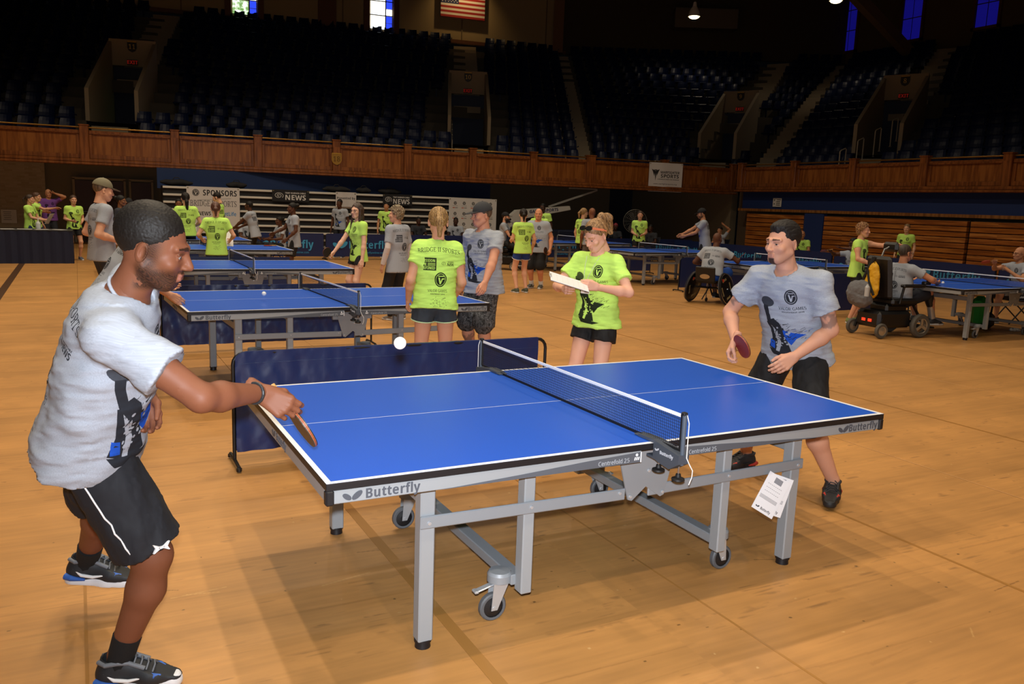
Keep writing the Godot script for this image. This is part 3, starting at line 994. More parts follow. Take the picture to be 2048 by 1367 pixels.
func build_tiers() -> void:
	var f1 := on_l(14.3, 0, 0.4)
	var fc := on_l(20.9, 0, 0.4)
	var b1 := Vector3(19.46, 0, -33.4)
	var b2 := Vector3(31.8, 0, -26.5)
	tiers = [
		{"f0": on_l(-12.0, 0, 0.4), "f1": f1, "b0": on_l(-12.0, 0, 12.0), "b1": b1, "label": "dark stepped seating tier above the end balcony", "aisles": [0.403, 0.84], "voms": [0.403, 0.84]},
		{"f0": f1, "f1": fc, "b0": b1, "b1": b2, "label": "dark stepped seating tier in the far corner", "aisles": [0.0, 0.78], "voms": [0.78]},
		{"f0": Vector3(20.2, 0, -19.6), "f1": Vector3(20.2, 0, 2.4), "b0": b2, "b1": Vector3(31.8, 0, 2.4), "label": "dark stepped seating tier above the right balcony", "aisles": [0.0, 0.2, 0.62], "voms": [0.2]},
	]
	var step_m := mat(srgb("4a4338"), 0.9)
	var aisle_m := mat(srgb("8b7d66"), 0.85)
	var spots := []
	for bi in tiers.size():
		var b: Dictionary = tiers[bi]
		var m := MB.new()
		var mid: Vector3 = (b.b0 + b.b1 - b.f0 - b.f1) * 0.5
		mid = mid.normalized()
		for r in ROWS:
			var y := TIER_Y + r * RISE
			var br := [0.0]
			var gap := {}
			for fa in b.voms:
				var wd: float = 0.74 / (tier_point(b, 1, r + 0.5) - tier_point(b, 0, r + 0.5)).length()
				if r >= 2 and r < 6:
					gap[br.size()] = true
				br.append_array([fa - wd, fa + wd])
			br.append(1.0)
			for k in br.size() - 1:
				var p := tier_point(b, br[k], r)
				var q := tier_point(b, br[k + 1], r)
				var p2 := tier_point(b, br[k], r + 0.999)
				var q2 := tier_point(b, br[k + 1], r + 0.999)
				p2.y = y; q2.y = y
				if gap.has(k):
					for pp in [[p, q, q2, p2]]:
						var fl := []
						for v in pp:
							fl.append(Vector3(v.x, TIER_Y + 2 * RISE - 0.02, v.z))
						m.face(fl, Vector3.UP)
					continue
				m.face([p, q, q2, p2], Vector3.UP)
				m.face([p, q, q - Vector3.UP * RISE, p - Vector3.UP * RISE], -mid)
		var t := thing("seating_tier", b.label, "seating tier")
		m.commit("concrete_steps", step_m, t)
		# aisles: two small steps to each row
		for ai in b.aisles.size():
			var fa: float = b.aisles[ai]
			var am := MB.new()
			for r in ROWS:
				if fa in b.voms and r >= 2 and r < 6:
					if r == 2:
						am.commit("aisle_steps", aisle_m, t)
						am = MB.new()
					continue
				for hstep in 2:
					var p := tier_point(b, fa, r + 0.5 * hstep)
					var q := tier_point(b, fa, r + 0.5 * hstep + 0.5)
					q.y = p.y
					var dirv := (q - p)
					var z := dirv.normalized()
					var x := Vector3.UP.cross(z).normalized()
					am.box((p + q) * 0.5 + Vector3.UP * (0.02 + 0.2 * hstep - 0.1), Vector3(1.05, 0.24 + 0.0 * hstep, dirv.length()), Basis(x, Vector3.UP, z))
			am.commit("aisle_steps", aisle_m, t)
		# seats
		var length: float = (b.f1 - b.f0).length()
		for r in ROWS:
			var row_len: float = (tier_point(b, 1, r) - tier_point(b, 0, r)).length()
			var n := int(row_len / 0.54)
			for k in n:
				var f := (k + 0.5) / n
				var p := tier_point(b, f, r + 0.55)
				p.y = TIER_Y + r * RISE
				var skip := false
				for fa in b.aisles:
					var q := tier_point(b, fa, r + 0.55)
					var lim := 0.78
					if fa in b.voms:
						lim = 1.55 if r >= 2 and r < 7 else 0.78
					if Vector2(p.x - q.x, p.z - q.z).length() < lim:
						skip = true
				if skip:
					continue
				var back: Vector3 = (b.b0.lerp(b.b1, f) - b.f0.lerp(b.f1, f))
				back.y = 0
				back = back.normalized()
				spots.append([Transform3D(Basis(Vector3.UP.cross(back).normalized(), Vector3.UP, back), p), r, bi])
		for fa in b.voms:
			vomitory(b, fa, bi)
	# pale pipe rails stepping up the aisle above the right balcony
	for k in 4:
		var sr := thing("stair_rail", ["lowest", "second", "third", "highest"][k] + " of the pale pipe rails stepping up the right side aisle", "handrail", Vector3(20.5 + 0.8 * k, 2.98 + 0.39 * k, -16.2), 0.0, "aisle pipe rails")
		var rm := MB.new()
		rm.tube([Vector3(-0.14, 0, 0), Vector3(-0.14, 0.86, 0), Vector3(-0.1, 0.9, 0), Vector3(0.1, 0.98, 0), Vector3(0.14, 0.95, 0), Vector3(0.14, 0.2, 0)], 0.02, 8)
		rm.commit("rail_pipe", mat(srgb("a89c86"), 0.45), sr)
		rm = MB.new()
		for e in [[-0.14, 0.0], [0.14, 0.2]]:
			rm.lathe([Vector2(0, 0.02), Vector2(0.045, 0.016), Vector2(0.05, 0), Vector2(0, 0)], 10, Vector3(e[0], e[1], 0))
		rm.commit("flange", mat(srgb("a89c86"), 0.45), sr)
	# the seats that show largest are things of their own, the others one body of stuff
	var cb := Basis.from_euler(CAM_ROT).inverse()
	var near := []
	var rest := []
	for s in spots:
		var c: Vector3 = cb * (s[0].origin + Vector3.UP * 0.5 - CAM_POS)
		var ok := c.z < 0 and absf(c.x / c.z) < 0.64 and absf(c.y / c.z) < 0.43
		near.append([c.length() if ok else 1e6, s])
	near.sort_custom(func(a, b): return a[0] < b[0])
	var sm := seat_mesh()
	var seat_m := mat(srgb("081536"), 0.36, 0.0, 0.32)
	for k in near.size():
		if k < 290 and near[k][0] < 1e5:
			var o := inst(numbered("stadium_chair"), sm, seat_m, self, near[k][1][0])
			tag(o, "dark blue plastic stadium chair in the %s row of the %s" % [["front", "second", "third", "fourth", "fifth", "sixth", "seventh", "eighth", "ninth", "tenth", "eleventh", "twelfth", "thirteenth", "fourteenth", "top"][near[k][1][1]], ["end tier", "corner tier", "right side tier"][near[k][1][2]]], "chair", "blue chairs of the upper tiers")
		else:
			rest.append(near[k][1][0])
	var mm := MultiMesh.new()
	mm.transform_format = MultiMesh.TRANSFORM_3D
	mm.mesh = sm
	mm.instance_count = rest.size()
	for k in rest.size():
		mm.set_instance_transform(k, rest[k])
	var mi := MultiMeshInstance3D.new()
	mi.name = "stadium_chairs_beyond"
	mi.multimesh = mm
	mi.material_override = seat_m
	mi.set_meta("kind", "stuff")
	tag(mi, "rows of blue plastic stadium chairs further up the dark tiers", "chairs")
	add_child(mi)

func seat_mesh() -> ArrayMesh:
	# bowed back, rounded pan and stand; the sitter faces local -z
	var m := MB.new()
	for j in 4:
		for i in 5:
			var q := []
			var P := func(x: int, y: int) -> Vector3:
				var fx := x / 5.0 * 2.0 - 1.0
				var fy := y / 4.0
				return Vector3(fx * (0.23 - 0.03 * fy * fy), 0.36 + 0.44 * fy, 0.2 + 0.1 * fy - 0.06 * fx * fx - 0.03 * sin(fy * PI))
			m.face([P.call(i, j), P.call(i + 1, j), P.call(i + 1, j + 1), P.call(i, j + 1)], Vector3(0, 0.2, -1))
	m.rbox(Vector3(0, 0.42, 0.0), Vector3(0.44, 0.06, 0.4), 0.025)
	m.box(Vector3(0, 0.2, 0.16), Vector3(0.06, 0.42, 0.06))
	m.rbox(Vector3(-0.26, 0.55, 0.06), Vector3(0.035, 0.04, 0.3), 0.01)
	return m.mesh()

func vomitory(b: Dictionary, fa: float, bi: int) -> void:
	# entrance cut into the tier: front wall with opening, side walls falling with the slope
	var labels := ["", "", ""]
	var p := tier_point(b, fa, 2.0)
	var q := tier_point(b, fa, 6.0)
	var out := q - p
	out.y = 0
	out = out.normalized()
	var x := Vector3.UP.cross(out).normalized()  # to the left of someone looking out to the court... kept as the wall's axis
	var num: String = "11" if bi == 0 and fa < 0.5 else "10" if bi == 0 else "9" if bi == 1 else "8"
	var where: String = {"11": "left part of the end tier", "10": "right part of the end tier", "9": "corner tier", "8": "right side tier"}[num]
	var t := thing("vomitory", "beige walled entrance in the " + where, "entrance", p)
	t.basis = Basis(x, Vector3.UP, out)
	var wall := mat(srgb("8f8068"), 0.85)
	var depth := 4.0 * 0.8
	var top := 6 * RISE + 0.5
	var m := MB.new()
	for s in [-1.0, 1.0]:
		var poly := PackedVector2Array([Vector2(-depth, 0), Vector2(0, 0), Vector2(0, 1.0), Vector2(-depth, top), ])
		m.prism(poly, -0.06, 0.06, Transform3D(Basis(Vector3(0, 0, -1), Vector3.UP, Vector3(1, 0, 0)), Vector3(s * 0.72, -2 * RISE * 0, 0)))
	m.commit("side_wall", wall, t)
	m = MB.new()
	m.box(Vector3(0, 2.6, depth), Vector3(1.5, 1.0 + (top - 3.1), 0.1))
	m.commit("head_wall", wall, t)
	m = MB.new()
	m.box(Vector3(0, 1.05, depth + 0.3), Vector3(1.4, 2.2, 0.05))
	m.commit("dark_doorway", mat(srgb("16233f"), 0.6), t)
	if num == "11":
		m = MB.new()
		m.box(Vector3(-0.52, 1.0, depth + 0.2), Vector3(0.13, 1.9, 0.03))
		m.commit("lit_window_slit", glow(srgb("6fae62"), 0.7), t)
	m = MB.new()
	m.box(Vector3(0, 2.28, depth - 0.08), Vector3(0.34, 0.18, 0.06))
	m.commit("exit_sign_box", mat(srgb("2a1a16"), 0.6), t)
	lettering("EXIT", 0.12, glow(srgb("a8241a"), 0.2), t, Transform3D(Basis(Vector3.UP, PI), Vector3(0, 2.28, depth - 0.115)), bold, 1.0, "exit_sign_letters", 0.004)
	number_shield(num, t.transform * Vector3(0, 2.62, depth - 0.08), 0.0, 0.36, "dark number shield over the entrance in the " + where, srgb("1a140f"))
	(get_child(get_child_count() - 1) as Node3D).basis = t.basis * Basis(Vector3.UP, PI)
	# pipe handrails up the flight in front
	var pipe := mat(srgb("8c8474"), 0.45, 0.3)
	if num == "10":
		for k in 4:
			var h := MB.new()
			var a := Vector3(0.62, -2 * RISE + k * RISE * 0.54, -1.4 + k * 0.5)
			h.tube([a, a + Vector3(0, 0.85, 0), a + Vector3(0, 1.05, 0.5), a + Vector3(0, 0.3, 0.5)], 0.022, 6)
			h.commit("handrail", pipe, t)

func build_upper_walls() -> void:
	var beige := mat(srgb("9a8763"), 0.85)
	var brown := mat(srgb("5c3418"), 0.6)
	# end wall above the seats, with two windows in view
	var w := structure("wall_end")
	var c := on_l(2, 11.9, 12.1)
	var bas := Basis(Vector3.UP, L_TURN)
	slab("wall_face", c, Vector3(40, 5.4, 0.2), beige, w, bas)
	for t in [-6.0, 0.6, 7.4, 13.0, 17.3]:
		slab("wall_joint", on_l(t, 11.9, 11.98), Vector3(0.05, 5.4, 0.03), mat(srgb("6d5e45"), 0.85), w, bas)
	slab("base_board", on_l(2, 9.28, 11.95), Vector3(40, 0.16, 0.08), brown, w, bas)
	var n := 1
	for e in [[4.8, 0.62], [10.72, 0.62]]:
		var o := structure("window_%d" % n)
		n += 1
		o.position = on_l(e[0] * 1.0 + 0.0, 0, 11.9)
		o.rotation.y = L_TURN
		o.position = Vector3(e[0], 0, 0) + Vector3(0, 0, -35.42 + (e[0] - 4.8) * 0.1405)
		for s in [-1.0, 1.0]:
			var m := MB.new()
			m.rbox(Vector3(s * 0.68, 11.3, 0.08), Vector3(0.26, 4.0, 0.16), 0.01)
			m.commit("window_frame", brown, o)
		var big := glow(srgb("f4fbff"), 2.6) if n == 3 else foliage_glow()
		var blue := glow(srgb("2c46f0"), 1.3)
		var white := glow(srgb("f4fbff"), 2.2)
		var bars := MB.new()
		for k in 5:
			var y := 9.44 + k * 0.62
			var m := MB.new()
			m.box(Vector3(-0.16, y + 0.3, 0.03), Vector3(0.66, 0.58, 0.02))
			m.commit("window_pane", big, o)
			for j in 2:
				m = MB.new()
				m.box(Vector3(0.36, y + 0.15 + 0.31 * j, 0.03), Vector3(0.26, 0.28, 0.02))
				m.commit("window_pane", white if (k * 2 + j) % 5 == 2 else blue, o)
			bars.box(Vector3(0, y, 0.045), Vector3(1.1, 0.03, 0.04))
		bars.box(Vector3(0.2, 11.0, 0.045), Vector3(0.04, 3.2, 0.04))
		bars.commit("glazing_bars", mat(srgb("2a2018"), 0.6), o)
	slab("trim_4", on_l(8.3 - 1.6, 11.4, 11.94), Vector3(0.8, 4.2, 0.12), brown, null, bas)
	# flag under its own small lamp
	var fl := thing("wall_flag", "red and white striped flag with blue canton on the high end wall", "flag", Vector3(14.5, 10.32, -33.92), L_TURN)
	var m := MB.new()
	var img_m := print_mat("flag", func() -> ImageTexture:
		var img := Image.create(380, 208, false, Image.FORMAT_RGB8)
		for k in 13:
			img.fill_rect(Rect2i(0, k * 16, 380, 16), srgb("a82020") if k % 2 == 0 else srgb("e8e0d4"))
		img.fill_rect(Rect2i(0, 0, 152, 112), srgb("1c2a5c"))
		for y in 9:
			for x in (6 if y % 2 == 0 else 5):
				fill_poly(img, ellipse(14 + x * 25 + (12 if y % 2 else 0), 11 + y * 11, 4, 4, 0, 6), srgb("e8e0d4"))
		return ImageTexture.create_from_image(img))
	panel_uv(m, Vector3(-1.08, 0, 0.05), Vector3(1.08, 0, 0.05), Vector3(0, 1.3, 0))
	m.commit("flag_cloth", img_m, fl)
	m = MB.new()
	m.box(Vector3(0, 0.65, 0.02), Vector3(2.2, 1.4, 0.04))
	m.commit("backing_board", mat(srgb("3a1410"), 0.8), fl)
	var pl := thing("picture_lamp", "small lamp washing the flag from above", "lamp", Vector3(14.35, 12.7, -33.0), L_TURN)
	m = MB.new()
	m.lathe([Vector2(0.1, 0.2), Vector2(0.14, 0.0), Vector2(0.12, 0.0), Vector2(0.05, 0.15)], 12)
	m.commit("lamp_housing", mat(srgb("222222"), 0.5), pl)
	m = MB.new()
	m.lathe([Vector2(0, 0.05), Vector2(0.09, 0.04), Vector2(0.1, 0.0), Vector2(0, -0.03)], 12)
	m.commit("lamp_lens", glow(Color(1, 0.85, 0.6), 4.0), pl)
	var l := SpotLight3D.new()
	l.name = "flag_light"
	l.light_color = Color(1.0, 0.82, 0.55)
	l.light_energy = 5.0
	l.light_size = 0.08
	l.spot_angle = 50.0
	l.spot_range = 20.0
	l.spot_attenuation = 2.0
	l.shadow_enabled = true
	l.position = Vector3(0, -0.08, 0)
	l.rotation_degrees = Vector3(-62, 0, 0)
	pl.add_child(l)
	# corner and side walls
	var cw := structure("wall_corner")
	var a := Vector3(19.46, 0, -33.4)
	var b := Vector3(31.8, 0, -26.5)
	var mid := (a + b) * 0.5
	var dirv := (b - a).normalized()
	var cb := Basis(dirv, Vector3.UP, dirv.cross(Vector3.UP))
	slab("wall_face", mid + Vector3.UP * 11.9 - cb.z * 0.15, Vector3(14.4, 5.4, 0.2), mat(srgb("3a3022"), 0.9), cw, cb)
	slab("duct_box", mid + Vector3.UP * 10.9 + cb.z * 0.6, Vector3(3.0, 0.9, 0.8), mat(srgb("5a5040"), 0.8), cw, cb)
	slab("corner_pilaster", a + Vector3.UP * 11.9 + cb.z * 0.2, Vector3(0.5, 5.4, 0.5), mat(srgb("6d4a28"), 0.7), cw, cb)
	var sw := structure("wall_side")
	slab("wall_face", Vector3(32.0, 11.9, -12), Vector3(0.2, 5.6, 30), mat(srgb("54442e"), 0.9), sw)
	for e in [[-26.4, 0.9], [-22.9, 1.0], [-19.35, 1.0]]:
		var o := structure("window_%d" % n, Vector3(31.86, 0, e[0]))
		n += 1
		for j in 3:
			for i in 2:
				var pm := MB.new()
				pm.box(Vector3(0, 10.25 + j * 0.95, (i - 0.5) * e[1] * 0.5), Vector3(0.02, 0.9, e[1] * 0.5 - 0.05))
				pm.commit("window_pane", glow(srgb("2420c0"), 0.22), o)
		var fm := MB.new()
		for s in [-1.0, 1.0]:
			fm.box(Vector3(0, 11.2, s * (e[1] * 0.5 + 0.06)), Vector3(0.16, 3.1, 0.12))
		fm.box(Vector3(0, 9.72, 0), Vector3(0.16, 0.12, e[1] + 0.24))
		fm.commit("window_frame", brown, o)
	# arched roof ribs springing from behind the seats
	var rib_m := mat(srgb("6d5334"), 0.8)
	for e in [[31.0, -22.2], [31.0, -12.0], [31.0, -2.0]]:
		var o := structure("trim_%d" % (5 + int((e[1] + 22.2) / 10.0)))
		var pts := []
		for k in 9:
			var f := k / 8.0
			pts.append(Vector3(e[0] - 16.0 * f, 9.0 + 5.2 * sin(f * PI * 0.5), e[1]))
		var rm := MB.new()
		for k in 8:
			rm.bar(pts[k], pts[k + 1], 0.35, 0.45)
		rm.commit("roof_rib", rib_m, o)

func foliage_glow() -> StandardMaterial3D:
	# daylight and blurred greenery seen through old glass
	if not mats.has("foliage"):
		var nz := FastNoiseLite.new()
		nz.seed = 8
		nz.frequency = 0.03
		nz.fractal_octaves = 4
		var im := nz.get_image(128, 128)
		im.convert(Image.FORMAT_L8)
		var d := im.get_data()
		var o := PackedByteArray()
		o.resize(128 * 128 * 3)
		for k in d.size():
			var c := srgb("5d8a45").lerp(srgb("eef6ea"), clampf((d[k] - 80) / 90.0, 0, 1))
			o[k * 3] = c.r8
			o[k * 3 + 1] = c.g8
			o[k * 3 + 2] = c.b8
		var m := StandardMaterial3D.new()
		m.emission_enabled = true
		m.emission_operator = BaseMaterial3D.EMISSION_OP_MULTIPLY
		m.emission = Color(1, 1, 1)
		m.emission_texture = ImageTexture.create_from_image(Image.create_from_data(128, 128, false, Image.FORMAT_RGB8, o))
		m.emission_energy_multiplier = 1.6
		m.uv1_triplanar = true
		m.uv1_world_triplanar = true
		mats["foliage"] = m
	return mats["foliage"]

# --- tables, nets, barriers and other equipment ---

func wings(m: MB, at: Vector3, s: float, depth := 0.0015, b := Basis()) -> void:
	# two leaf shapes side by side, facing +z of b
	var t := Transform3D(b, at)
	m.prism(ellipse(-0.44 * s, 0.02 * s, 0.42 * s, 0.22 * s, -0.6), 0.0, depth, t)
	m.prism(ellipse(0.4 * s, 0.08 * s, 0.52 * s, 0.25 * s, 0.66), 0.0, depth, t)

func make_table() -> Node3D:
	var t := thing("table_tennis_table", "near blue table tennis table with grey steel legs, in the foreground", "table", Vector3.ZERO, 0.0, "table tennis tables")
	var steel := mat(srgb("999ea2"), 0.45, 0.1)
	var steel2 := mat(srgb("8e9398"), 0.45, 0.1)
	var black := mat(srgb("17161a"), 0.5)
	var dark := mat(srgb("555a62"), 0.5)
	var blue := tri_mat("tableblue", func() -> ImageTexture:
		var nz := FastNoiseLite.new()
		nz.seed = 15
		nz.frequency = 0.3
		var im := nz.get_image(256, 256)
		im.convert(Image.FORMAT_L8)
		var d := im.get_data()
		var o := PackedByteArray()
		o.resize(256 * 256 * 3)
		for k in d.size():
			var f := 1.0 + (d[k] - 128) * 0.0005
			o[k * 3] = int(30 * f)
			o[k * 3 + 1] = int(90 * f)
			o[k * 3 + 2] = int(204 * f)
		return ImageTexture.create_from_image(Image.create_from_data(256, 256, false, Image.FORMAT_RGB8, o)), Vector3(4, 4, 4), 0.36)
	var line := mat(srgb("eceef2"), 0.4)
	var chrome := mat(srgb("c2c6ca"), 0.3, 0.45)
	var ink := mat(srgb("4d525b"), 0.5)
	for s in [-1.0, 1.0]:
		# playing board of one half
		var m := MB.new()
		m.rbox(Vector3(s * 0.6865, 0.7465, 0), Vector3(1.367, 0.026, 1.525), 0.002)
		var board := m.commit("board", black, t)
		m = MB.new()
		m.box(Vector3(s * 0.6865, 0.7597, 0), Vector3(1.364, 0.001, 1.521))
		m.commit("playing_surface", blue, board)
		m = MB.new()
		m.box(Vector3(s * 1.359, 0.7603, 0), Vector3(0.02, 0.0006, 1.521))
		m.commit("end_line", line, board)
		for q in [-1.0, 1.0]:
			m = MB.new()
			m.box(Vector3(s * 0.6865, 0.7602, q * 0.751), Vector3(1.364, 0.0006, 0.02))
			m.commit("side_line", line, board)
		m = MB.new()
		m.box(Vector3(s * 0.6865, 0.7601, 0), Vector3(1.364, 0.0006, 0.003))
		m.commit("centre_line", line, board)
		# apron rails under the board
		for q in [-1.0, 1.0]:
			m = MB.new()
			m.rbox(Vector3(s * 0.71, 0.7085, q * 0.738), Vector3(1.27, 0.05, 0.036), 0.003)
			m.commit("side_rail", steel, t)
			m = MB.new()
			var tt := Transform3D(Basis(Vector3(q, 0, 0), Vector3.UP, Vector3(0, 0, q)), Vector3(0, 0, q * 0.7562))
			var f: float = s * q
			m.prism(PackedVector2Array([Vector2(f * 0.96, 0.6842), Vector2(f * 0.62, 0.7), Vector2(f * 0.34, 0.7165), Vector2(f * 0.08, 0.727), Vector2(f * 0.08, 0.6842)]), 0.0, 0.0008, tt)
			m.commit("dark_swoosh", dark, t)
			m = MB.new()
			m.box(tt * Vector3(f * 0.079, 0.7055, 0.0006), Vector3(0.005, 0.043, 0.002))
			m.commit("rail_end_mark", line, t)
			lettering("Butterfly", 0.034, ink, t, tt * Transform3D(Basis(), Vector3(-1.135 if f < 0 else 1.235, 0.708, 0.0004)), bold, 0.98, "brand_lettering")
			m = MB.new()
			wings(m, tt * Vector3(-1.279 if f < 0 else 1.1, 0.704, 0.0003), 0.042, 0.0015, tt.basis)
			m.commit("brand_mark", ink, t)
			lettering("Centrefold 25", 0.017, mat(srgb("a9afb7"), 0.5), t, tt * Transform3D(Basis(), Vector3(-0.21 if f < 0 else 0.245, 0.6985, 0.001)), sans, 1.05, "model_lettering")
			m = MB.new()
			m.prism(ellipse(-0.1 if f < 0 else 0.13, 0.717, 0.006, 0.006), 0.0008, 0.002, tt)
			for k in 3:
				m.prism(PackedVector2Array([Vector2((-0.112 if f < 0 else 0.118) + k * 0.009, 0.695), Vector2((-0.107 if f < 0 else 0.123) + k * 0.009, 0.695), Vector2((-0.104 if f < 0 else 0.126) + k * 0.009, 0.708), Vector2((-0.109 if f < 0 else 0.121) + k * 0.009, 0.708)]), 0.0008, 0.002, tt)
			m.commit("federation_mark", line, t)
			m = MB.new()
			m.rbox(Vector3(s * 1.357, 0.708, q * 0.75), Vector3(0.03, 0.055, 0.03), 0.006)
			m.commit("corner_cap", black, t)
			# outer leg, foot
			m = MB.new()
			m.rbox(Vector3(s * 0.95, 0.36, q * 0.6), Vector3(0.06, 0.66, 0.06), 0.005)
			m.commit("leg", steel, t)
			m = MB.new()
			m.lathe([Vector2(0, 0.035), Vector2(0.034, 0.035), Vector2(0.034, 0.024), Vector2(0.029, 0.022), Vector2(0.031, 0.0), Vector2(0, 0)], 16, Vector3(s * 0.95, 0, q * 0.6))
			m.commit("levelling_foot", black, t)
			# inner wheel leg
			m = MB.new()
			m.rbox(Vector3(s * 0.515, 0.413, q * 0.6), Vector3(0.05, 0.545, 0.06), 0.005)
			m.commit("wheel_leg", steel, t)
			# long strut along the side
			m = MB.new()
			m.bar(Vector3(s * 0.985, 0.518, q * 0.637), Vector3(s * 0.06, 0.506, q * 0.637), 0.012, 0.05, Vector3.UP, 0.004)
			m.commit("strut", steel2, t)
			m = MB.new()
			for bx in [0.95, 0.515, 0.09]:
				m.lathe([Vector2(0, 0.006), Vector2(0.007, 0.005), Vector2(0.008, 0)], 8, Vector3(s * bx, 0.515, q * 0.643), Basis(Vector3.RIGHT, q * PI / 2))
			m.commit("bolts", chrome, t)
			castor(t, Vector3(s * 0.585, 0, q * 0.525), s, q, steel2, chrome)
		m = MB.new()
		m.rbox(Vector3(s * 1.349, 0.7085, 0), Vector3(0.03, 0.05, 1.44), 0.003)
		m.commit("end_rail", steel, t)
		var et := Transform3D(Basis(Vector3(0, 0, -s), Vector3.UP, Vector3(s, 0, 0)), Vector3(s * 1.3645, 0.708, 0))
		lettering("Butterfly", 0.03, ink, t, et * Transform3D(Basis(), Vector3(0.05, 0, 0)), bold, 0.98, "brand_lettering")
		m = MB.new()
		wings(m, et * Vector3(-0.09, -0.003, 0), 0.038, 0.0015, et.basis)
		m.commit("brand_mark", ink, t)
		# cross members
		m = MB.new()
		m.bar(Vector3(s * 0.95, 0.6, -0.6), Vector3(s * 0.95, 0.6, 0.6), 0.04, 0.06, Vector3.UP, 0.004)
		m.commit("leg_crossbar", steel2, t)
		m = MB.new()
		m.bar(Vector3(s * 0.53, 0.185, -0.58), Vector3(s * 0.53, 0.185, 0.58), 0.06, 0.045, Vector3.UP, 0.004)
		m.commit("wheel_crossbar", steel2, t)
		m = MB.new()
		m.bar(Vector3(s * 0.515, 0.66, -0.6), Vector3(s * 0.515, 0.66, 0.6), 0.04, 0.04, Vector3.UP, 0.004)
		m.commit("upper_crossbar", steel2, t)
	for q in [-1.0, 1.0]:
		# folding bracket in the middle
		var m := MB.new()
		var tt := Transform3D(Basis(), Vector3(0.04, 0, q * 0.645))
		m.prism(PackedVector2Array([Vector2(-0.15, 0.69), Vector2(0.15, 0.69), Vector2(0.1, 0.482), Vector2(0.08, 0.475), Vector2(0.0, 0.53), Vector2(-0.07, 0.475), Vector2(-0.09, 0.482)]), -0.004, 0.004, tt)
		m.commit("folding_bracket", mat(srgb("8b8f93"), 0.45, 0.1), t)
		m = MB.new()
		for p in [Vector2(0.01, 0.6), Vector2(-0.08, 0.495), Vector2(0.09, 0.495)]:
			m.lathe([Vector2(0, 0.006), Vector2(0.007, 0.005), Vector2(0.008, 0)], 8, Vector3(0.04 + p.x, p.y, q * 0.65), Basis(Vector3.RIGHT, q * PI / 2))
		m.commit("bolts", chrome, t)
		m = MB.new()
		m.bar(Vector3(-0.14, 0.655, q * 0.62), Vector3(0.22, 0.655, q * 0.62), 0.03, 0.04)
		m.commit("hinge_bar", steel2, t)
	return t

func castor(t: Node3D, at: Vector3, s: float, q: float, steel: Material, chrome: Material) -> void:
	var m := MB.new()
	m.lathe([Vector2(0, 0.215), Vector2(0.045, 0.212), Vector2(0.052, 0.2), Vector2(0.052, 0.17), Vector2(0, 0.168)], 18, at)
	m.commit("castor_plate", steel, t)
	m = MB.new()
	var fx := Vector3(0.03 * s, 0, 0)
	for e in [-1.0, 1.0]:
		m.prism(PackedVector2Array([Vector2(-0.035, 0.168), Vector2(0.035, 0.168), Vector2(0.044, 0.05), Vector2(0.017, 0.05)]), -0.002, 0.002, Transform3D(Basis(Vector3(s, 0, 0), Vector3.UP, Vector3(0, 0, s)), at + Vector3(0, 0, e * 0.022)))
	m.box(at + Vector3(0, 0.166, 0), Vector3(0.07, 0.006, 0.05))
	if q * s < 0:
		m.rbox(at + Vector3(s * 0.065, 0.15, 0), Vector3(0.08, 0.008, 0.03), 0.003, Basis(Vector3.BACK, -s * 0.25))
		m.rbox(at + Vector3(s * 0.108, 0.14, 0), Vector3(0.02, 0.012, 0.036), 0.004)
	m.commit("castor_fork", chrome, t)
	m = MB.new()
	var wb := Basis(Vector3.RIGHT, PI / 2)
	m.lathe([Vector2(0.044, -0.014), Vector2(0.054, -0.015), Vector2(0.0595, -0.009), Vector2(0.0595, 0.009), Vector2(0.054, 0.015), Vector2(0.044, 0.014)], 24, at + fx + Vector3(0, 0.06, 0), wb)
	var w := m.commit("wheel", mat(srgb("5b5e62"), 0.55), t)
	m = MB.new()
	m.lathe([Vector2(0, -0.014), Vector2(0.02, -0.016), Vector2(0.045, -0.01), Vector2(0.045, 0.01), Vector2(0.02, 0.016), Vector2(0, 0.014)], 20, at + fx + Vector3(0, 0.06, 0), wb)
	m.commit("hub", mat(srgb("17171a"), 0.5), w)
	m = MB.new()
	m.lathe([Vector2(0, -0.027), Vector2(0.009, -0.026), Vector2(0.009, 0.026), Vector2(0, 0.027)], 10, at + fx + Vector3(0, 0.06, 0), wb)
	m.commit("axle", chrome, w)

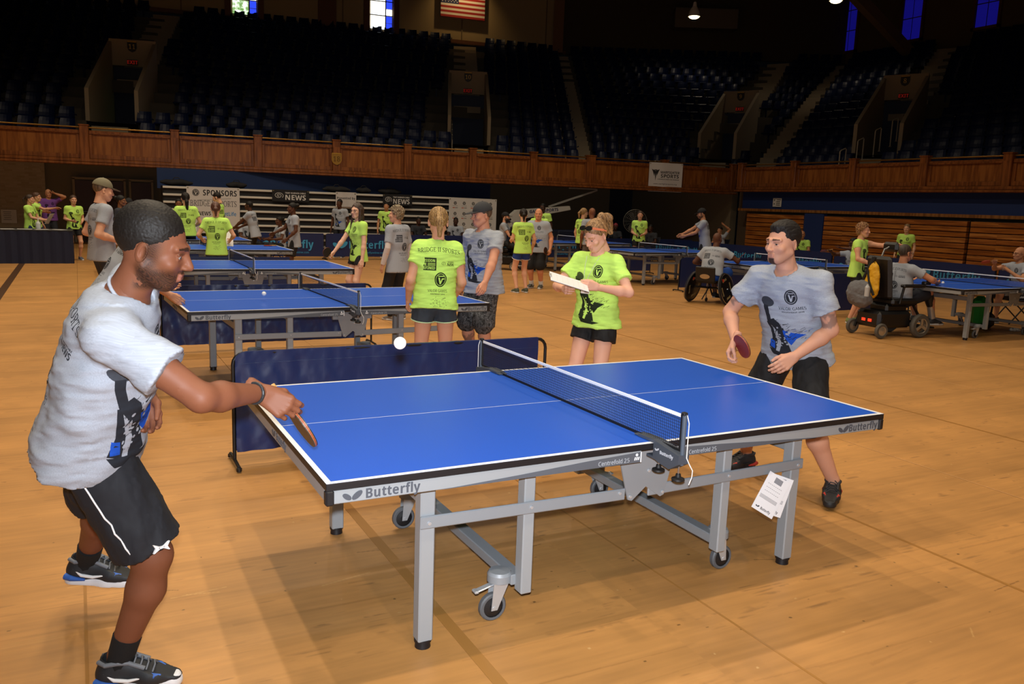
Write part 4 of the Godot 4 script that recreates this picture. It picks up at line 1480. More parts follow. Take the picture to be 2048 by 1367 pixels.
func make_net() -> Node3D:
	var t := thing("table_tennis_net", "black table tennis net with white top tape on the near table", "net", Vector3.ZERO, 0.0, "nets of the tables")
	var grey := mat(srgb("4c5765"), 0.45)
	var black := mat(srgb("141416"), 0.55)
	var m := MB.new()
	var hw := 0.905
	var n := 146
	for k in n + 1:
		var z := -hw + 2 * hw * k / n
		m.box(Vector3(0, 0.7645 + 0.068, z), Vector3(0.0008, 0.136, 0.0015))
	for k in 12:
		m.box(Vector3(0, 0.768 + k * 0.0121, 0), Vector3(0.0008, 0.0015, hw * 2))
	var o := m.commit("net_threads", mat(srgb("1a1d2a"), 0.7), t)
	o.set_meta("kind", "stuff")
	m = MB.new()
	m.rbox(Vector3(0, 0.905, 0), Vector3(0.004, 0.015, hw * 2), 0.0015)
	m.commit("top_tape", mat(srgb("eef0f4"), 0.6), t)
	m = MB.new()
	m.box(Vector3(0, 0.766, 0), Vector3(0.003, 0.01, hw * 2))
	m.commit("bottom_tape", black, t)
	for q in [-1.0, 1.0]:
		m = MB.new()
		m.lathe([Vector2(0, 0.92), Vector2(0.008, 0.918), Vector2(0.009, 0.91), Vector2(0.009, 0.71), Vector2(0, 0.71)], 12, Vector3(0, 0, q * 0.915))
		m.commit("post", grey, t)
		m = MB.new()
		m.rbox(Vector3(0, 0.916, q * 0.912), Vector3(0.02, 0.014, 0.022), 0.003)
		m.rbox(Vector3(0, 0.84, q * 0.9), Vector3(0.008, 0.15, 0.014), 0.002)
		m.commit("post_cap", black, t)
		# clamp bracket over the table edge
		m = MB.new()
		var tt := Transform3D(Basis(Vector3(0, 0, q), Vector3.UP, Vector3(-q, 0, 0)), Vector3(0, 0, 0))
		m.prism(PackedVector2Array([Vector2(0.66, 0.772), Vector2(0.76, 0.775), Vector2(0.925, 0.752), Vector2(0.925, 0.716), Vector2(0.87, 0.682), Vector2(0.8, 0.69), Vector2(0.765, 0.7), Vector2(0.765, 0.7625), Vector2(0.66, 0.7625)]), -0.026, 0.026, tt)
		m.rbox(Vector3(0, 0.765, q * 0.7), Vector3(0.05, 0.006, 0.14), 0.002)
		m.rbox(Vector3(0, 0.7, q * 0.76), Vector3(0.05, 0.012, 0.08), 0.002)
		var cl := m.commit("clamp", mat(srgb("434a55"), 0.5), t)
		lettering("Butterfly", 0.014, mat(srgb("b7bcc6"), 0.5), cl, Transform3D(Basis(Vector3(0, 0, q), Vector3.UP, Vector3(-q, 0, 0)), Vector3(-q * 0.0265, 0.735, q * 0.85)), bold, 1.0, "brand_lettering")
		m = MB.new()
		m.prism(ellipse(0.795, 0.742, 0.009, 0.004, 0.6, 10), 0.026, 0.0275, tt)
		m.prism(ellipse(0.782, 0.739, 0.007, 0.003, -0.6, 10), 0.026, 0.0275, tt)
		m.commit("brand_mark", mat(srgb("b7bcc6"), 0.5), cl)
		for kz in [0.775, 0.9]:
			m = MB.new()
			m.tube([Vector3(0.0, 0.7, q * kz), Vector3(0.0, 0.655, q * kz)], 0.004, 8)
			var sc := m.commit("clamp_screw", mat(srgb("b9bcc0"), 0.25, 0.9), t)
			m = MB.new()
			m.lathe([Vector2(0, 0.672), Vector2(0.01, 0.67), Vector2(0.012, 0.658), Vector2(0.026, 0.652), Vector2(0.027, 0.645), Vector2(0.02, 0.64), Vector2(0, 0.639)], 16, Vector3(0, 0, q * kz))
			m.commit("knob", black, sc)
		m = MB.new()
		var x: float = 0.014 * q
		m.tube([Vector3(x * 0.3, 0.92, q * 0.92), Vector3(x, 0.88, q * 0.926), Vector3(x, 0.74, q * 0.926), Vector3(x * 1.6, 0.715, q * 0.935), Vector3(x * 2.6, 0.69, q * 0.94), Vector3(x * 2.8, 0.66, q * 0.935), Vector3(x * 2.2, 0.63, q * 0.93)], 0.0022, 6)
		m.commit("tension_cord", mat(srgb("f0efec"), 0.7), t)
	return t

func build_equipment() -> void:
	var t := make_table()
	var n := make_net()
	var spots := [
		[0.03, -4.41, 0.035, "table tennis table in the second row, right behind the low navy barrier"],
		[-0.09, -8.37, 0.0, "table tennis table in the third row of the left column"],
		[0.0, -12.32, 0.0, "table tennis table in the fourth row of the left column"],
		[-0.15, -15.5, 0.0, "farthest table tennis table of the left column"],
		[10.27, -4.6, 0.0, "table tennis table on the right edge, in front of the power wheelchair"],
		[10.28, -8.4, 0.0, "table tennis table behind the sports wheelchair player, second in the right column"],
		[10.33, -12.45, 0.0, "table tennis table in the right column behind the woman with the clipboard"],
		[10.2, -16.2, 0.0, "farthest table tennis table of the right column, behind the two people talking"],
	]
	for e in spots:
		var c := copy(t, "table_tennis_table", e[3])
		c.position = Vector3(e[0], 0, e[1])
		c.rotation.y = e[2]
		c = copy(n, "table_tennis_net", "black net on the " + e[3].replace("table tennis table", "table"))
		c.position = Vector3(e[0], 0, e[1])
		c.rotation.y = e[2]
	build_barriers()
	build_balls()
	build_sideline()

func make_barrier(label: String, at: Vector3, turn: float, length: float, letters: bool, fine := false, h := 0.72) -> Node3D:
	# local x from 0 to length, fabric facing +z
	var t := thing("court_barrier", label, "barrier", at, turn, "navy court barriers")
	var black := mat(srgb("121214"), 0.45)
	var m := MB.new()
	var r := 0.012
	var pts := []
	for e in [[0.0, 0.03], [0.0, h - 0.07]]:
		pts.append(Vector3(e[0], e[1], 0))
	for k in 5:
		var a := PI - k / 4.0 * PI / 2
		pts.append(Vector3(0.07 + cos(a) * 0.07, h - 0.07 + sin(a) * 0.07, 0))
	for k in 5:
		var a := PI / 2 - k / 4.0 * PI / 2
		pts.append(Vector3(length - 0.07 + cos(a) * 0.07, h - 0.07 + sin(a) * 0.07, 0))
	pts.append(Vector3(length, 0.03, 0))
	m.tube(pts, r, 8)
	m.commit("tube_frame", black, t)
	for x in [0.0, length]:
		m = MB.new()
		m.tube([Vector3(x, 0.03, -0.16), Vector3(x, 0.035, 0.0), Vector3(x, 0.03, 0.16)], 0.012, 8)
		m.lathe([Vector2(0, 0.015), Vector2(0.017, 0.01), Vector2(0.017, -0.01), Vector2(0, -0.015)], 8, Vector3(x, 0.018, 0.16))
		m.lathe([Vector2(0, 0.015), Vector2(0.017, 0.01), Vector2(0.017, -0.01), Vector2(0, -0.015)], 8, Vector3(x, 0.018, -0.16))
		m.commit("foot", black, t)
	# cloth: two layers over the top tube, softly creased
	m = MB.new()
	var nx := 90 if fine else 20
	var ny := 26 if fine else 5
	var nz := FastNoiseLite.new()
	nz.seed = int(at.x * 10 + at.z * 7) + 50
	nz.frequency = 1.0
	var amp := 0.012 if fine else 0.008
	var x0 := 0.012
	var x1 := length - (0.07 if fine else 0.02)
	var P := func(i: int, j: int, side: float) -> Vector3:
		var fx := i / float(nx)
		var fy := j / float(ny)
		var px := lerpf(x0, x1, fx)
		var top := h + 0.012
		if px < 0.08:
			top -= 0.07 - sqrt(maxf(0.0, 0.0049 - (0.08 - px) * (0.08 - px) * 0.75))
		var py := lerpf(0.09, top, fy)
		var d := nz.get_noise_2d(px * 4.0 + py * 1.6, py * 2.2) * amp * (1.0 - fy * 0.5) * 1.6 + nz.get_noise_2d(px * 16.0, py * 5.0 + 40.0) * amp * 0.4 + nz.get_noise_2d(px * 9.0 + py * 2.0, py * 1.1 + 80.0) * amp * 0.9
		return Vector3(px, py, side * (0.014 + 0.004 * (1.0 - fy)) + d)
	for side in [1.0, -1.0]:
		var grid := []
		for i in nx + 1:
			var col := []
			for j in ny + 1:
				col.append(P.call(i, j, side))
			grid.append(col)
		for i in nx:
			for j in ny:
				var q := [grid[i][j], grid[i + 1][j], grid[i + 1][j + 1], grid[i][j + 1]]
				var ns := []
				for e in [[i, j], [i + 1, j], [i + 1, j + 1], [i, j + 1]]:
					var dx: Vector3 = grid[min(e[0] + 1, nx)][e[1]] - grid[max(e[0] - 1, 0)][e[1]]
					var dy: Vector3 = grid[e[0]][min(e[1] + 1, ny)] - grid[e[0]][max(e[1] - 1, 0)]
					ns.append(dx.cross(dy).normalized() * side)
				if side > 0:
					m.tri(q[0], q[1], q[2], ns[0], ns[1], ns[2])
					m.tri(q[0], q[2], q[3], ns[0], ns[2], ns[3])
				else:
					m.tri(q[0], q[2], q[1], ns[0], ns[2], ns[1])
					m.tri(q[0], q[3], q[2], ns[0], ns[3], ns[2])
		if side > 0:
			continue
	for i in nx:
		m.face([P.call(i, ny, 1.0), P.call(i + 1, ny, 1.0), P.call(i + 1, ny, -1.0), P.call(i, ny, -1.0)], Vector3.UP)
	var cloth := m.commit("cloth_cover", mat(srgb("1c2b5a"), 0.34, 0.0, 0.5), t)
	if fine:
		m = MB.new()
		for i in nx:
			var y := 0.62
			var a: Vector3 = P.call(i, 23, 1.0)
			var b: Vector3 = P.call(i + 1, 23, 1.0)
			m.bar(a + Vector3(0, 0, 0.001), b + Vector3(0, 0, 0.001), 0.002, 0.004)
		m.commit("stitched_hem", mat(srgb("22335f"), 0.6), cloth)
	if letters:
		var cyan := mat(srgb("3b9bd0"), 0.6)
		lettering("Butterfly", 0.21, cyan, t, Transform3D(Basis(), Vector3(length * 0.58, 0.42, 0.032)), bold, 0.95, "brand_lettering", 0.004)
		lettering("www.butterflyonline.com", 0.05, cyan, t, Transform3D(Basis(), Vector3(length * 0.6, 0.2, 0.032)), sans, 1.1, "web_address", 0.004)
		m = MB.new()
		wings(m, Vector3(length * 0.19, 0.4, 0.03), 0.26, 0.004)
		m.commit("brand_mark", cyan, t)
	return t

func build_barriers() -> void:
	make_barrier("low navy cloth barrier behind the near table, crossed by its net", Vector3(-1.24, 0, -1.9), 0.0, 2.25, false, true)
	make_barrier("navy cloth barrier behind the second row table on the left", Vector3(-1.32, 0, -5.95), 0.0, 2.3, false, true)
	make_barrier("navy cloth barrier behind the third row table on the left", Vector3(-1.3, 0, -10.2), 0.0, 2.3, false)
	make_barrier("navy cloth barrier behind the fourth row table on the left", Vector3(-1.3, 0, -14.0), 0.0, 2.3, false)
	make_barrier("navy barrier behind the power wheelchair and the woman in lime", Vector3(9.25, 0, -6.6), 0.0, 2.3, false)
	make_barrier("navy barrier left of the sports wheelchair, seen nearly edge on", Vector3(9.3, 0, -10.5), 0.0, 2.3, false)
	make_barrier("navy barrier behind the clipboard woman's elbow, edge on by the bald man", Vector3(9.35, 0, -14.6), 0.0, 2.3, false)
	for k in 7:
		make_barrier("navy barrier with cyan maker's name at the far end, number %s from the left" % ["one", "two", "three", "four", "five", "six", "seven"][k], Vector3(1.9 + k * 2.2, 0, -19.6), 0.0, 2.16, true)
	for k in 7:
		make_barrier("navy barrier with cyan maker's name along the wooden bleachers, number %s from the far corner" % ["one", "two", "three", "four", "five", "six", "seven"][k], Vector3(16.3, 0, -19.4 + k * 2.3), -PI / 2, 2.24, true)
	# table with a navy skirt at the far left
	var t := thing("skirted_table", "long table with a pleated navy skirt at the far left", "table", Vector3(-4.2, 0, -18.6))
	var m := MB.new()
	m.rbox(Vector3(0, 0.745, 0), Vector3(4.1, 0.03, 0.8), 0.005)
	m.commit("tabletop", mat(srgb("17171c"), 0.5), t)
	m = MB.new()
	var n := 70
	for k in n:
		var a := Vector3(-2.04 + 4.08 * k / n, 0, 0.4 + 0.012 * sin(k * 1.7))
		var b := Vector3(-2.04 + 4.08 * (k + 1) / n, 0, 0.4 + 0.012 * sin((k + 1) * 1.7))
		m.face([a, b, b + Vector3.UP * 0.735, a + Vector3.UP * 0.735], Vector3.BACK)
	for k in 12:
		var a := Vector3(2.04 + 0.012 * sin(k * 1.7), 0, 0.4 - 0.8 * k / 12)
		var b := Vector3(2.04 + 0.012 * sin((k + 1) * 1.7), 0, 0.4 - 0.8 * (k + 1) / 12)
		m.face([a, b, b + Vector3.UP * 0.735, a + Vector3.UP * 0.735], Vector3.RIGHT)
	m.commit("skirt", mat(srgb("131c3a"), 0.7), t)
	for x in [-1.9, 1.9]:
		for z in [-0.3, 0.3]:
			m = MB.new()
			m.tube([Vector3(x, 0, z), Vector3(x, 0.73, z)], 0.018, 8)
			m.commit("leg", mat(srgb("555555"), 0.4, 0.6), t)
	var bt := thing("pump_bottle", "clear pump bottle standing on the navy skirted table", "bottle", Vector3(-2.85, 0.76, -18.6))
	m = MB.new()
	m.lathe([Vector2(0, 0), Vector2(0.05, 0), Vector2(0.053, 0.02), Vector2(0.053, 0.13), Vector2(0.04, 0.16), Vector2(0.018, 0.175), Vector2(0.018, 0.19), Vector2(0, 0.19)], 14)
	m.commit("bottle_body", mat(srgb("c9cfd2"), 0.25), bt)
	m = MB.new()
	m.lathe([Vector2(0, 0.25), Vector2(0.01, 0.25), Vector2(0.01, 0.19), Vector2(0.022, 0.19), Vector2(0.022, 0.175)], 10)
	m.bar(Vector3(0, 0.25, 0), Vector3(0.06, 0.245, 0), 0.014, 0.014)
	m.commit("pump", mat(srgb("e6e6e4"), 0.4), bt)
	var r := RandomNumberGenerator.new()
	r.seed = 6
	for k in 5:
		m = MB.new()
		m.box(Vector3.ZERO, Vector3(0.3, 0.004, 0.21))
		var o := m.commit("paper_sheet", mat(srgb("dddbd6"), 0.8), self, Transform3D(Basis(Vector3.UP, r.randf_range(-0.6, 0.6)), Vector3(-3.8 + k * 0.34, 0.763, -18.45 + r.randf_range(-0.1, 0.08))))
		o.name = numbered("paper_sheet")
		tag(o, "white paper lying on the navy skirted table", "paper", "papers on the skirted table")

func build_balls() -> void:
	var sm := SphereMesh.new()
	sm.radius = 0.02
	sm.height = 0.04
	sm.radial_segments = 32
	sm.rings = 16
	var white := mat(srgb("f4f4f2"), 0.45)
	for e in [[Vector3(-1.17, 1.248, 0.901), "white ball in flight over the near table"], [Vector3(-0.593, 0.825, -4.225), "white ball in flight over the second row table"], [Vector3(9.35, 0.79, -4.47), "white ball on the table at the wheelchair user's forearm"], [Vector3(11.55, 0.98, -7.9), "white ball in front of the seated woman's purple paddle"]]:
		var o := inst(numbered("ball"), sm, white, self, Transform3D(Basis(), e[0]))
		tag(o, e[1], "ball", "table tennis balls")

func make_paddle(label: String, face_a: Color, face_b: Color, at: Transform3D, scale := 1.0) -> Node3D:
	# blade in the xy plane with its centre at the origin, handle towards -y; face_a looks to +z
	var t := thing("paddle", label, "paddle", Vector3.ZERO, 0.0, "table tennis paddles")
	t.transform = at
	var blade := PackedVector2Array()
	for k in 32:
		var a := TAU * k / 32
		blade.append(Vector2(cos(a) * 0.075, sin(a) * 0.079))
	var m := MB.new()
	m.prism(blade, -0.003, 0.003)
	m.commit("blade_core", mat(srgb("c79a55"), 0.5), t)
	for e in [[face_a, 1.0], [face_b, -1.0]]:
		m = MB.new()
		var p := PackedVector2Array()
		for v in blade:
			p.append(Vector2(v.x, maxf(v.y, -0.062)) * 0.995)
		m.prism(p, 0.003 * e[1], 0.0065 * e[1])
		m.commit("rubber", mat(e[0], 0.45), t)
	m = MB.new()
	var rs := []
	for e in [[-0.062, 0.016, 0.011], [-0.085, 0.0135, 0.0115], [-0.12, 0.0125, 0.0115], [-0.15, 0.0145, 0.0115], [-0.172, 0.0165, 0.012]]:
		var ring := []
		for k in 12:
			var a := TAU * k / 12
			ring.append(Vector3(cos(a) * e[1], e[0], sin(a) * e[2]))
		rs.append(ring)
	m.rings(rs)
	m.commit("handle", mat(srgb("b98a4c"), 0.5), t)
	m = MB.new()
	for k in 32:
		var a := TAU * k / 32
		var b := TAU * (k + 1) / 32
		if sin(a) > -0.8:
			m.bar(Vector3(cos(a) * 0.0755, sin(a) * 0.0795, 0), Vector3(cos(b) * 0.0755, sin(b) * 0.0795, 0), 0.001, 0.004, Vector3.BACK)
	m.commit("edge_tape", mat(srgb("8c2f22"), 0.5), t)
	return t

func build_sideline() -> void:
	# rule sheets hanging from the near table's far leg
	var t := thing("rule_sheets", "two white printed sheets hanging from the near table's right leg", "paper", Vector3(0.93, 0.47, 0.66))
	for k in 2:
		var m := MB.new()
		var b := Basis(Vector3.BACK, -0.56 + 0.2 * k) * Basis(Vector3.UP, -0.2)
		var o := Vector3(-0.172 + 0.045 * k, -0.07 - 0.012 * k, 0.012 - 0.012 * k)
		m.face_uv([o + b * Vector3(-0.066, -0.095, 0), o + b * Vector3(0.066, -0.095, 0), o + b * Vector3(0.066, 0.095, 0), o + b * Vector3(-0.066, 0.095, 0)], [Vector2(0, 1), Vector2(1, 1), Vector2(1, 0), Vector2(0, 0)])
		m.box(o - b.z * 0.0006, Vector3(0.132, 0.19, 0.0008), b)
		m.commit("sheet", print_mat("rules", func() -> ImageTexture:
			var img := Image.create(256, 376, false, Image.FORMAT_RGB8)
			img.fill(srgb("e9ebf0"))
			for j in 4:
				for i in 26:
					img.fill_rect(Rect2i(20 + i * 8, 200 + j * 9 + 20, 6, 5), srgb("777a82"))
			for j in 3:
				for i in 8:
					img.fill_rect(Rect2i(40 + i * 22, 100 + j * 36, 14, 4), srgb("8a8d95"))
			img.fill_rect(Rect2i(90, 20, 90, 54), srgb("8a8d95"))
			wing_mark(img, 50, 340, 30, srgb("3c3f46"))
			centred(img, bold, "Butterfly", 150, 352, 120, 34, srgb("3c3f46"))
			return ImageTexture.create_from_image(img)), t)
	# goal stanchion folded down at the far end
	t = thing("basketball_stanchion", "white padded basketball goal arm folded down in the dark far corner", "stanchion", Vector3(12.3, 0, -22.0))
	var grey := mat(srgb("9a9a96"), 0.5)
	var m := MB.new()
	m.prism(PackedVector2Array([Vector2(-1.2, 0.75), Vector2(-1.15, 1.35), Vector2(-0.9, 1.55), Vector2(1.2, 1.75), Vector2(1.25, 1.62), Vector2(-0.7, 1.25), Vector2(-0.75, 0.95), Vector2(0.9, 0.72), Vector2(0.9, 0.6)]), -0.12, 0.12)
	m.commit("padded_arm", mat(srgb("c9c7c0"), 0.55), t)
	lettering("GARED SPORTS", 0.1, mat(srgb("23305c"), 0.6), t, Transform3D(Basis(Vector3.BACK, 0.1), Vector3(0.15, 1.56, 0.125)), bold, 1.2, "maker_lettering", 0.004)
	m = MB.new()
	m.bar(Vector3(0.4, 1.7, 0), Vector3(2.4, 2.35, 0), 0.06, 0.06)
	m.bar(Vector3(2.4, 0.9, 0), Vector3(2.4, 2.4, 0), 0.07, 0.07)
	m.bar(Vector3(1.2, 1.2, 0), Vector3(1.2, 2.4, 0), 0.05, 0.05)
	m.bar(Vector3(1.2, 2.38, 0), Vector3(2.4, 2.38, 0), 0.04, 0.04)
	m.commit("steel_arms", grey, t)
	m = MB.new()
	m.rbox(Vector3(1.5, 0.45, 0), Vector3(1.9, 0.9, 1.0), 0.04)
	m.rbox(Vector3(-0.6, 0.4, 0), Vector3(0.9, 0.8, 0.9), 0.04)
	m.commit("padded_base", mat(srgb("17203a"), 0.6), t)
	# drum fan by the right bleachers
	t = thing("pedestal_fan", "round wire cage fan in the dark behind the capped man", "fan", Vector3(15.3, 0, -20.4), -0.5)
	m = MB.new()
	for k in 7:
		var rr := 0.08 + k * 0.055
		var pts := []
		for j in 29:
			pts.append(Vector3(cos(TAU * j / 28) * rr, 1.3 + sin(TAU * j / 28) * rr, 0.12 - 0.014 * k))
		m.tube(pts, 0.005 if k < 6 else 0.014, 5, false)
	for k in 16:
		var a := TAU * k / 16
		m.tube([Vector3(cos(a) * 0.06, 1.3 + sin(a) * 0.06, 0.13), Vector3(cos(a) * 0.41, 1.3 + sin(a) * 0.41, 0.03)], 0.004, 4)
	m.commit("wire_cage", mat(srgb("77756e"), 0.4, 0.7), t)
	for k in 3:
		m = MB.new()
		var a := TAU * k / 3
		m.prism(ellipse(0.2, 0, 0.18, 0.09), -0.004, 0.004, Transform3D(Basis(Vector3.BACK, a) * Basis(Vector3.RIGHT, 0.4), Vector3(0, 1.3, 0)))
		m.commit("blade", mat(srgb("504e4a"), 0.4, 0.5), t)
	m = MB.new()
	m.lathe([Vector2(0, 0.1), Vector2(0.08, 0.08), Vector2(0.09, -0.12), Vector2(0, -0.16)], 12, Vector3(0, 1.3, -0.05), Basis(Vector3.RIGHT, PI / 2))
	m.tube([Vector3(0, 0, -0.08), Vector3(0, 1.25, -0.08)], 0.025, 8)
	m.lathe([Vector2(0, 0.03), Vector2(0.25, 0.015), Vector2(0.26, 0), Vector2(0, 0)], 18, Vector3(0, 0, -0.08))
	m.commit("stand", mat(srgb("2a2a2a"), 0.5), t)
	# crumpled paper on the floor under the right table
	var cf := Field.new()
	cf.setup(Vector3(-0.14, -0.02, -0.1), Vector3(0.14, 0.1, 0.1), 0.008)
	cf.ell(Vector3(-0.03, 0.03, 0), Vector3(0.08, 0.028, 0.05), 0.02)
	cf.ell(Vector3(0.05, 0.022, 0.01), Vector3(0.06, 0.022, 0.05), 0.02)
	var cn := FastNoiseLite.new()
	cn.seed = 44
	cn.frequency = 1.0
	cf.rough(cn, 0.02, Vector3(22, 22, 22))
	cf.cut(Vector3.ZERO, Vector3.DOWN)
	var cp := inst(numbered("crumpled_paper"), plain_mesh(cf.nets()), mat(srgb("c9c6bf"), 0.8), self, Transform3D(Basis(), Vector3(11.15, 0.0, -4.38)))
	tag(cp, "crumpled white paper on the floor under the right hand table", "paper")
	# green pack under the right table
	t = thing("backpack", "green and black backpack lying under the right hand table", "backpack", Vector3(10.75, 0, -4.75), 0.4)
	m = MB.new()
	m.rbox(Vector3(0, 0.3, 0), Vector3(0.34, 0.42, 0.2), 0.06, Basis(Vector3.BACK, 0.3))
	m.commit("green_body", mat(srgb("1f8a2e"), 0.6), t)
	m = MB.new()
	m.rbox(Vector3(0.18, 0.14, 0.04), Vector3(0.44, 0.26, 0.3), 0.06, Basis(Vector3.BACK, -0.1))
	m.commit("black_pocket", mat(srgb("1a1c1b"), 0.7), t)
	m = MB.new()
	for s in [-1, 1]:
		m.tube([Vector3(-0.12 + 0.02 * s, 0.5, 0.1 * s), Vector3(-0.02, 0.56, 0.16 * s), Vector3(0.1, 0.4, 0.17 * s), Vector3(0.14, 0.2, 0.15 * s)], 0.018, 6)
	m.commit("straps", mat(srgb("101010"), 0.7), t)

# --- people: distance fields along a posed skeleton, meshed as surface nets ---

class Field:
	var o: Vector3
	var c: float
	var nx: int
	var ny: int
	var nz: int
	var d := PackedFloat32Array()
	func setup(lo: Vector3, hi: Vector3, cell: float) -> void:
		o = lo
		c = cell
		nx = int(ceil((hi.x - lo.x) / cell)) + 2
		ny = int(ceil((hi.y - lo.y) / cell)) + 2
		nz = int(ceil((hi.z - lo.z) / cell)) + 2
		d.resize(nx * ny * nz)
		d.fill(1.0)
	func span(lo: Vector3, hi: Vector3) -> Array:
		var a := (lo - o) / c
		var b := (hi - o) / c
		return [clampi(int(a.x), 0, nx - 1), clampi(int(b.x) + 1, 0, nx - 1), clampi(int(a.y), 0, ny - 1), clampi(int(b.y) + 1, 0, ny - 1), clampi(int(a.z), 0, nz - 1), clampi(int(b.z) + 1, 0, nz - 1)]
	func cap(a: Vector3, b: Vector3, ra: float, rb: float, k := 0.02, side := Vector3.ZERO, w := 1.0, flat := 0, sub := false) -> void:
		# tapered capsule, widened by w along side; flat 1 cuts it square at b, 2 at both ends
		var big := maxf(ra, rb)
		var R := big * maxf(w, 1.0) + k + c * 2.5
		var e := Vector3(R, R, R)
		var s := span(a.min(b) - e, a.max(b) + e)
		var ba := b - a
		var l2 := maxf(ba.length_squared(), 1e-9)
		var dir := ba / sqrt(l2)
		var iw := 1.0 - 1.0 / w
		var wide := w != 1.0
		for z in range(s[4], s[5] + 1):
			for y in range(s[2], s[3] + 1):
				var i: int = (z * ny + y) * nx + s[0]
				for x in range(s[0], s[1] + 1):
					var p := Vector3(x, y, z) * c + o - a
					if wide:
						p -= side * (p.dot(side) * iw)
					var t := clampf(p.dot(ba) / l2, 0.0, 1.0)
					var f := (p - ba * t).length() - (ra + (rb - ra) * t)
					if flat == 1:
						f = maxf(f, (p - ba).dot(dir))
					elif flat == 2:
						f = maxf(f, maxf((p - ba).dot(dir), -p.dot(dir)))
					var g := d[i]
					if sub:
						var h2 := maxf(k - absf(g + f), 0.0)
						d[i] = maxf(g, -f) + h2 * h2 / (4.0 * k)
					else:
						var h := maxf(k - absf(g - f), 0.0)
						d[i] = minf(g, f) - h * h / (4.0 * k)
					i += 1
	func ell(m: Vector3, r: Vector3, k := 0.01, b := Basis(), sub := false) -> void:
		var R := maxf(r.x, maxf(r.y, r.z)) + k + c * 2.5
		var e := Vector3(R, R, R)
		var s := span(m - e, m + e)
		var inv := b.transposed()
		var rm := minf(r.x, minf(r.y, r.z))
		for z in range(s[4], s[5] + 1):
			for y in range(s[2], s[3] + 1):
				var i: int = (z * ny + y) * nx + s[0]
				for x in range(s[0], s[1] + 1):
					var p := inv * (Vector3(x, y, z) * c + o - m)
					var q := p / r
					var k0 := q.length()
					var k1 := (q / r).length()
					var f := k0 * (k0 - 1.0) / k1 if k1 > 1e-6 else -rm
					var g := d[i]
					if sub:
						var h2 := maxf(k - absf(g + f), 0.0)
						d[i] = maxf(g, -f) + h2 * h2 / (4.0 * k)
					else:
						var h := maxf(k - absf(g - f), 0.0)
						d[i] = minf(g, f) - h * h / (4.0 * k)
					i += 1
	func cut(at: Vector3, n: Vector3, k := 0.004) -> void:
		# removes what lies on the side n points to
		var i := 0
		for z in nz:
			for y in ny:
				for x in nx:
					if d[i] < 0.08:
						d[i] = maxf(d[i], (Vector3(x, y, z) * c + o - at).dot(n))
					i += 1
	func rough(nzs: FastNoiseLite, amp: float, stretch: Vector3) -> void:
		var i := 0
		var lim := c * 3.0 + amp
		for z in nz:
			for y in ny:
				for x in nx:
					if absf(d[i]) < lim:
						d[i] += nzs.get_noise_3dv((Vector3(x, y, z) * c + o) * stretch) * amp
					i += 1
	func nets() -> Dictionary:
		var idx := PackedInt32Array()
		idx.resize(d.size())
		idx.fill(-1)
		var V := PackedVector3Array()
		var N := PackedVector3Array()
		var cells := PackedInt32Array()
		var sx := 1
		var sy := nx
		var sz := nx * ny
		var lim := c * 2.2
		for z in nz - 1:
			for y in ny - 1:
				var i := (z * ny + y) * nx
				for x in nx - 1:
					var a := d[i]
					if a < lim and a > -lim:
						var b := d[i + 1]
						var e := d[i + sy]
						var f := d[i + sy + 1]
						var a2 := d[i + sz]
						var b2 := d[i + sz + 1]
						var e2 := d[i + sz + sy]
						var f2 := d[i + sz + sy + 1]
						var m := int(a < 0) + int(b < 0) + int(e < 0) + int(f < 0) + int(a2 < 0) + int(b2 < 0) + int(e2 < 0) + int(f2 < 0)
						if m != 0 and m != 8:
							var s := Vector3.ZERO
							var n := 0
							if (a < 0) != (b < 0): s += Vector3(a / (a - b), 0, 0); n += 1
							if (e < 0) != (f < 0): s += Vector3(e / (e - f), 1, 0); n += 1
							if (a2 < 0) != (b2 < 0): s += Vector3(a2 / (a2 - b2), 0, 1); n += 1
							if (e2 < 0) != (f2 < 0): s += Vector3(e2 / (e2 - f2), 1, 1); n += 1
							if (a < 0) != (e < 0): s += Vector3(0, a / (a - e), 0); n += 1
							if (b < 0) != (f < 0): s += Vector3(1, b / (b - f), 0); n += 1
							if (a2 < 0) != (e2 < 0): s += Vector3(0, a2 / (a2 - e2), 1); n += 1
							if (b2 < 0) != (f2 < 0): s += Vector3(1, b2 / (b2 - f2), 1); n += 1
							if (a < 0) != (a2 < 0): s += Vector3(0, 0, a / (a - a2)); n += 1
							if (b < 0) != (b2 < 0): s += Vector3(1, 0, b / (b - b2)); n += 1
							if (e < 0) != (e2 < 0): s += Vector3(0, 1, e / (e - e2)); n += 1
							if (f < 0) != (f2 < 0): s += Vector3(1, 1, f / (f - f2)); n += 1
							idx[i] = V.size()
							cells.append(i)
							V.append((s / n + Vector3(x, y, z)) * c + o)
							N.append(Vector3(b + f + b2 + f2 - a - e - a2 - e2, e + f + e2 + f2 - a - b - a2 - b2, a2 + b2 + e2 + f2 - a - b - e - f).normalized())
					i += 1
		var T := PackedInt32Array()
		for i in cells:
			var a := d[i] < 0
			for ax in 3:
				var st: int = [sx, sy, sz][ax]
				if a != (d[i + st] < 0):
					var u: int = [sy, sz, sx][ax]
					var v: int = [sz, sx, sy][ax]
					if i - u - v < 0:
						continue
					var q0 := idx[i]
					var q1 := idx[i - u]
					var q2 := idx[i - u - v]
					var q3 := idx[i - v]
					if q1 < 0 or q2 < 0 or q3 < 0:
						continue
					# clockwise seen from outside
					if a:
						T.append_array([q0, q2, q1, q0, q3, q2])
					else:
						T.append_array([q0, q1, q2, q0, q2, q3])
		return {"v": V, "n": N, "t": T}

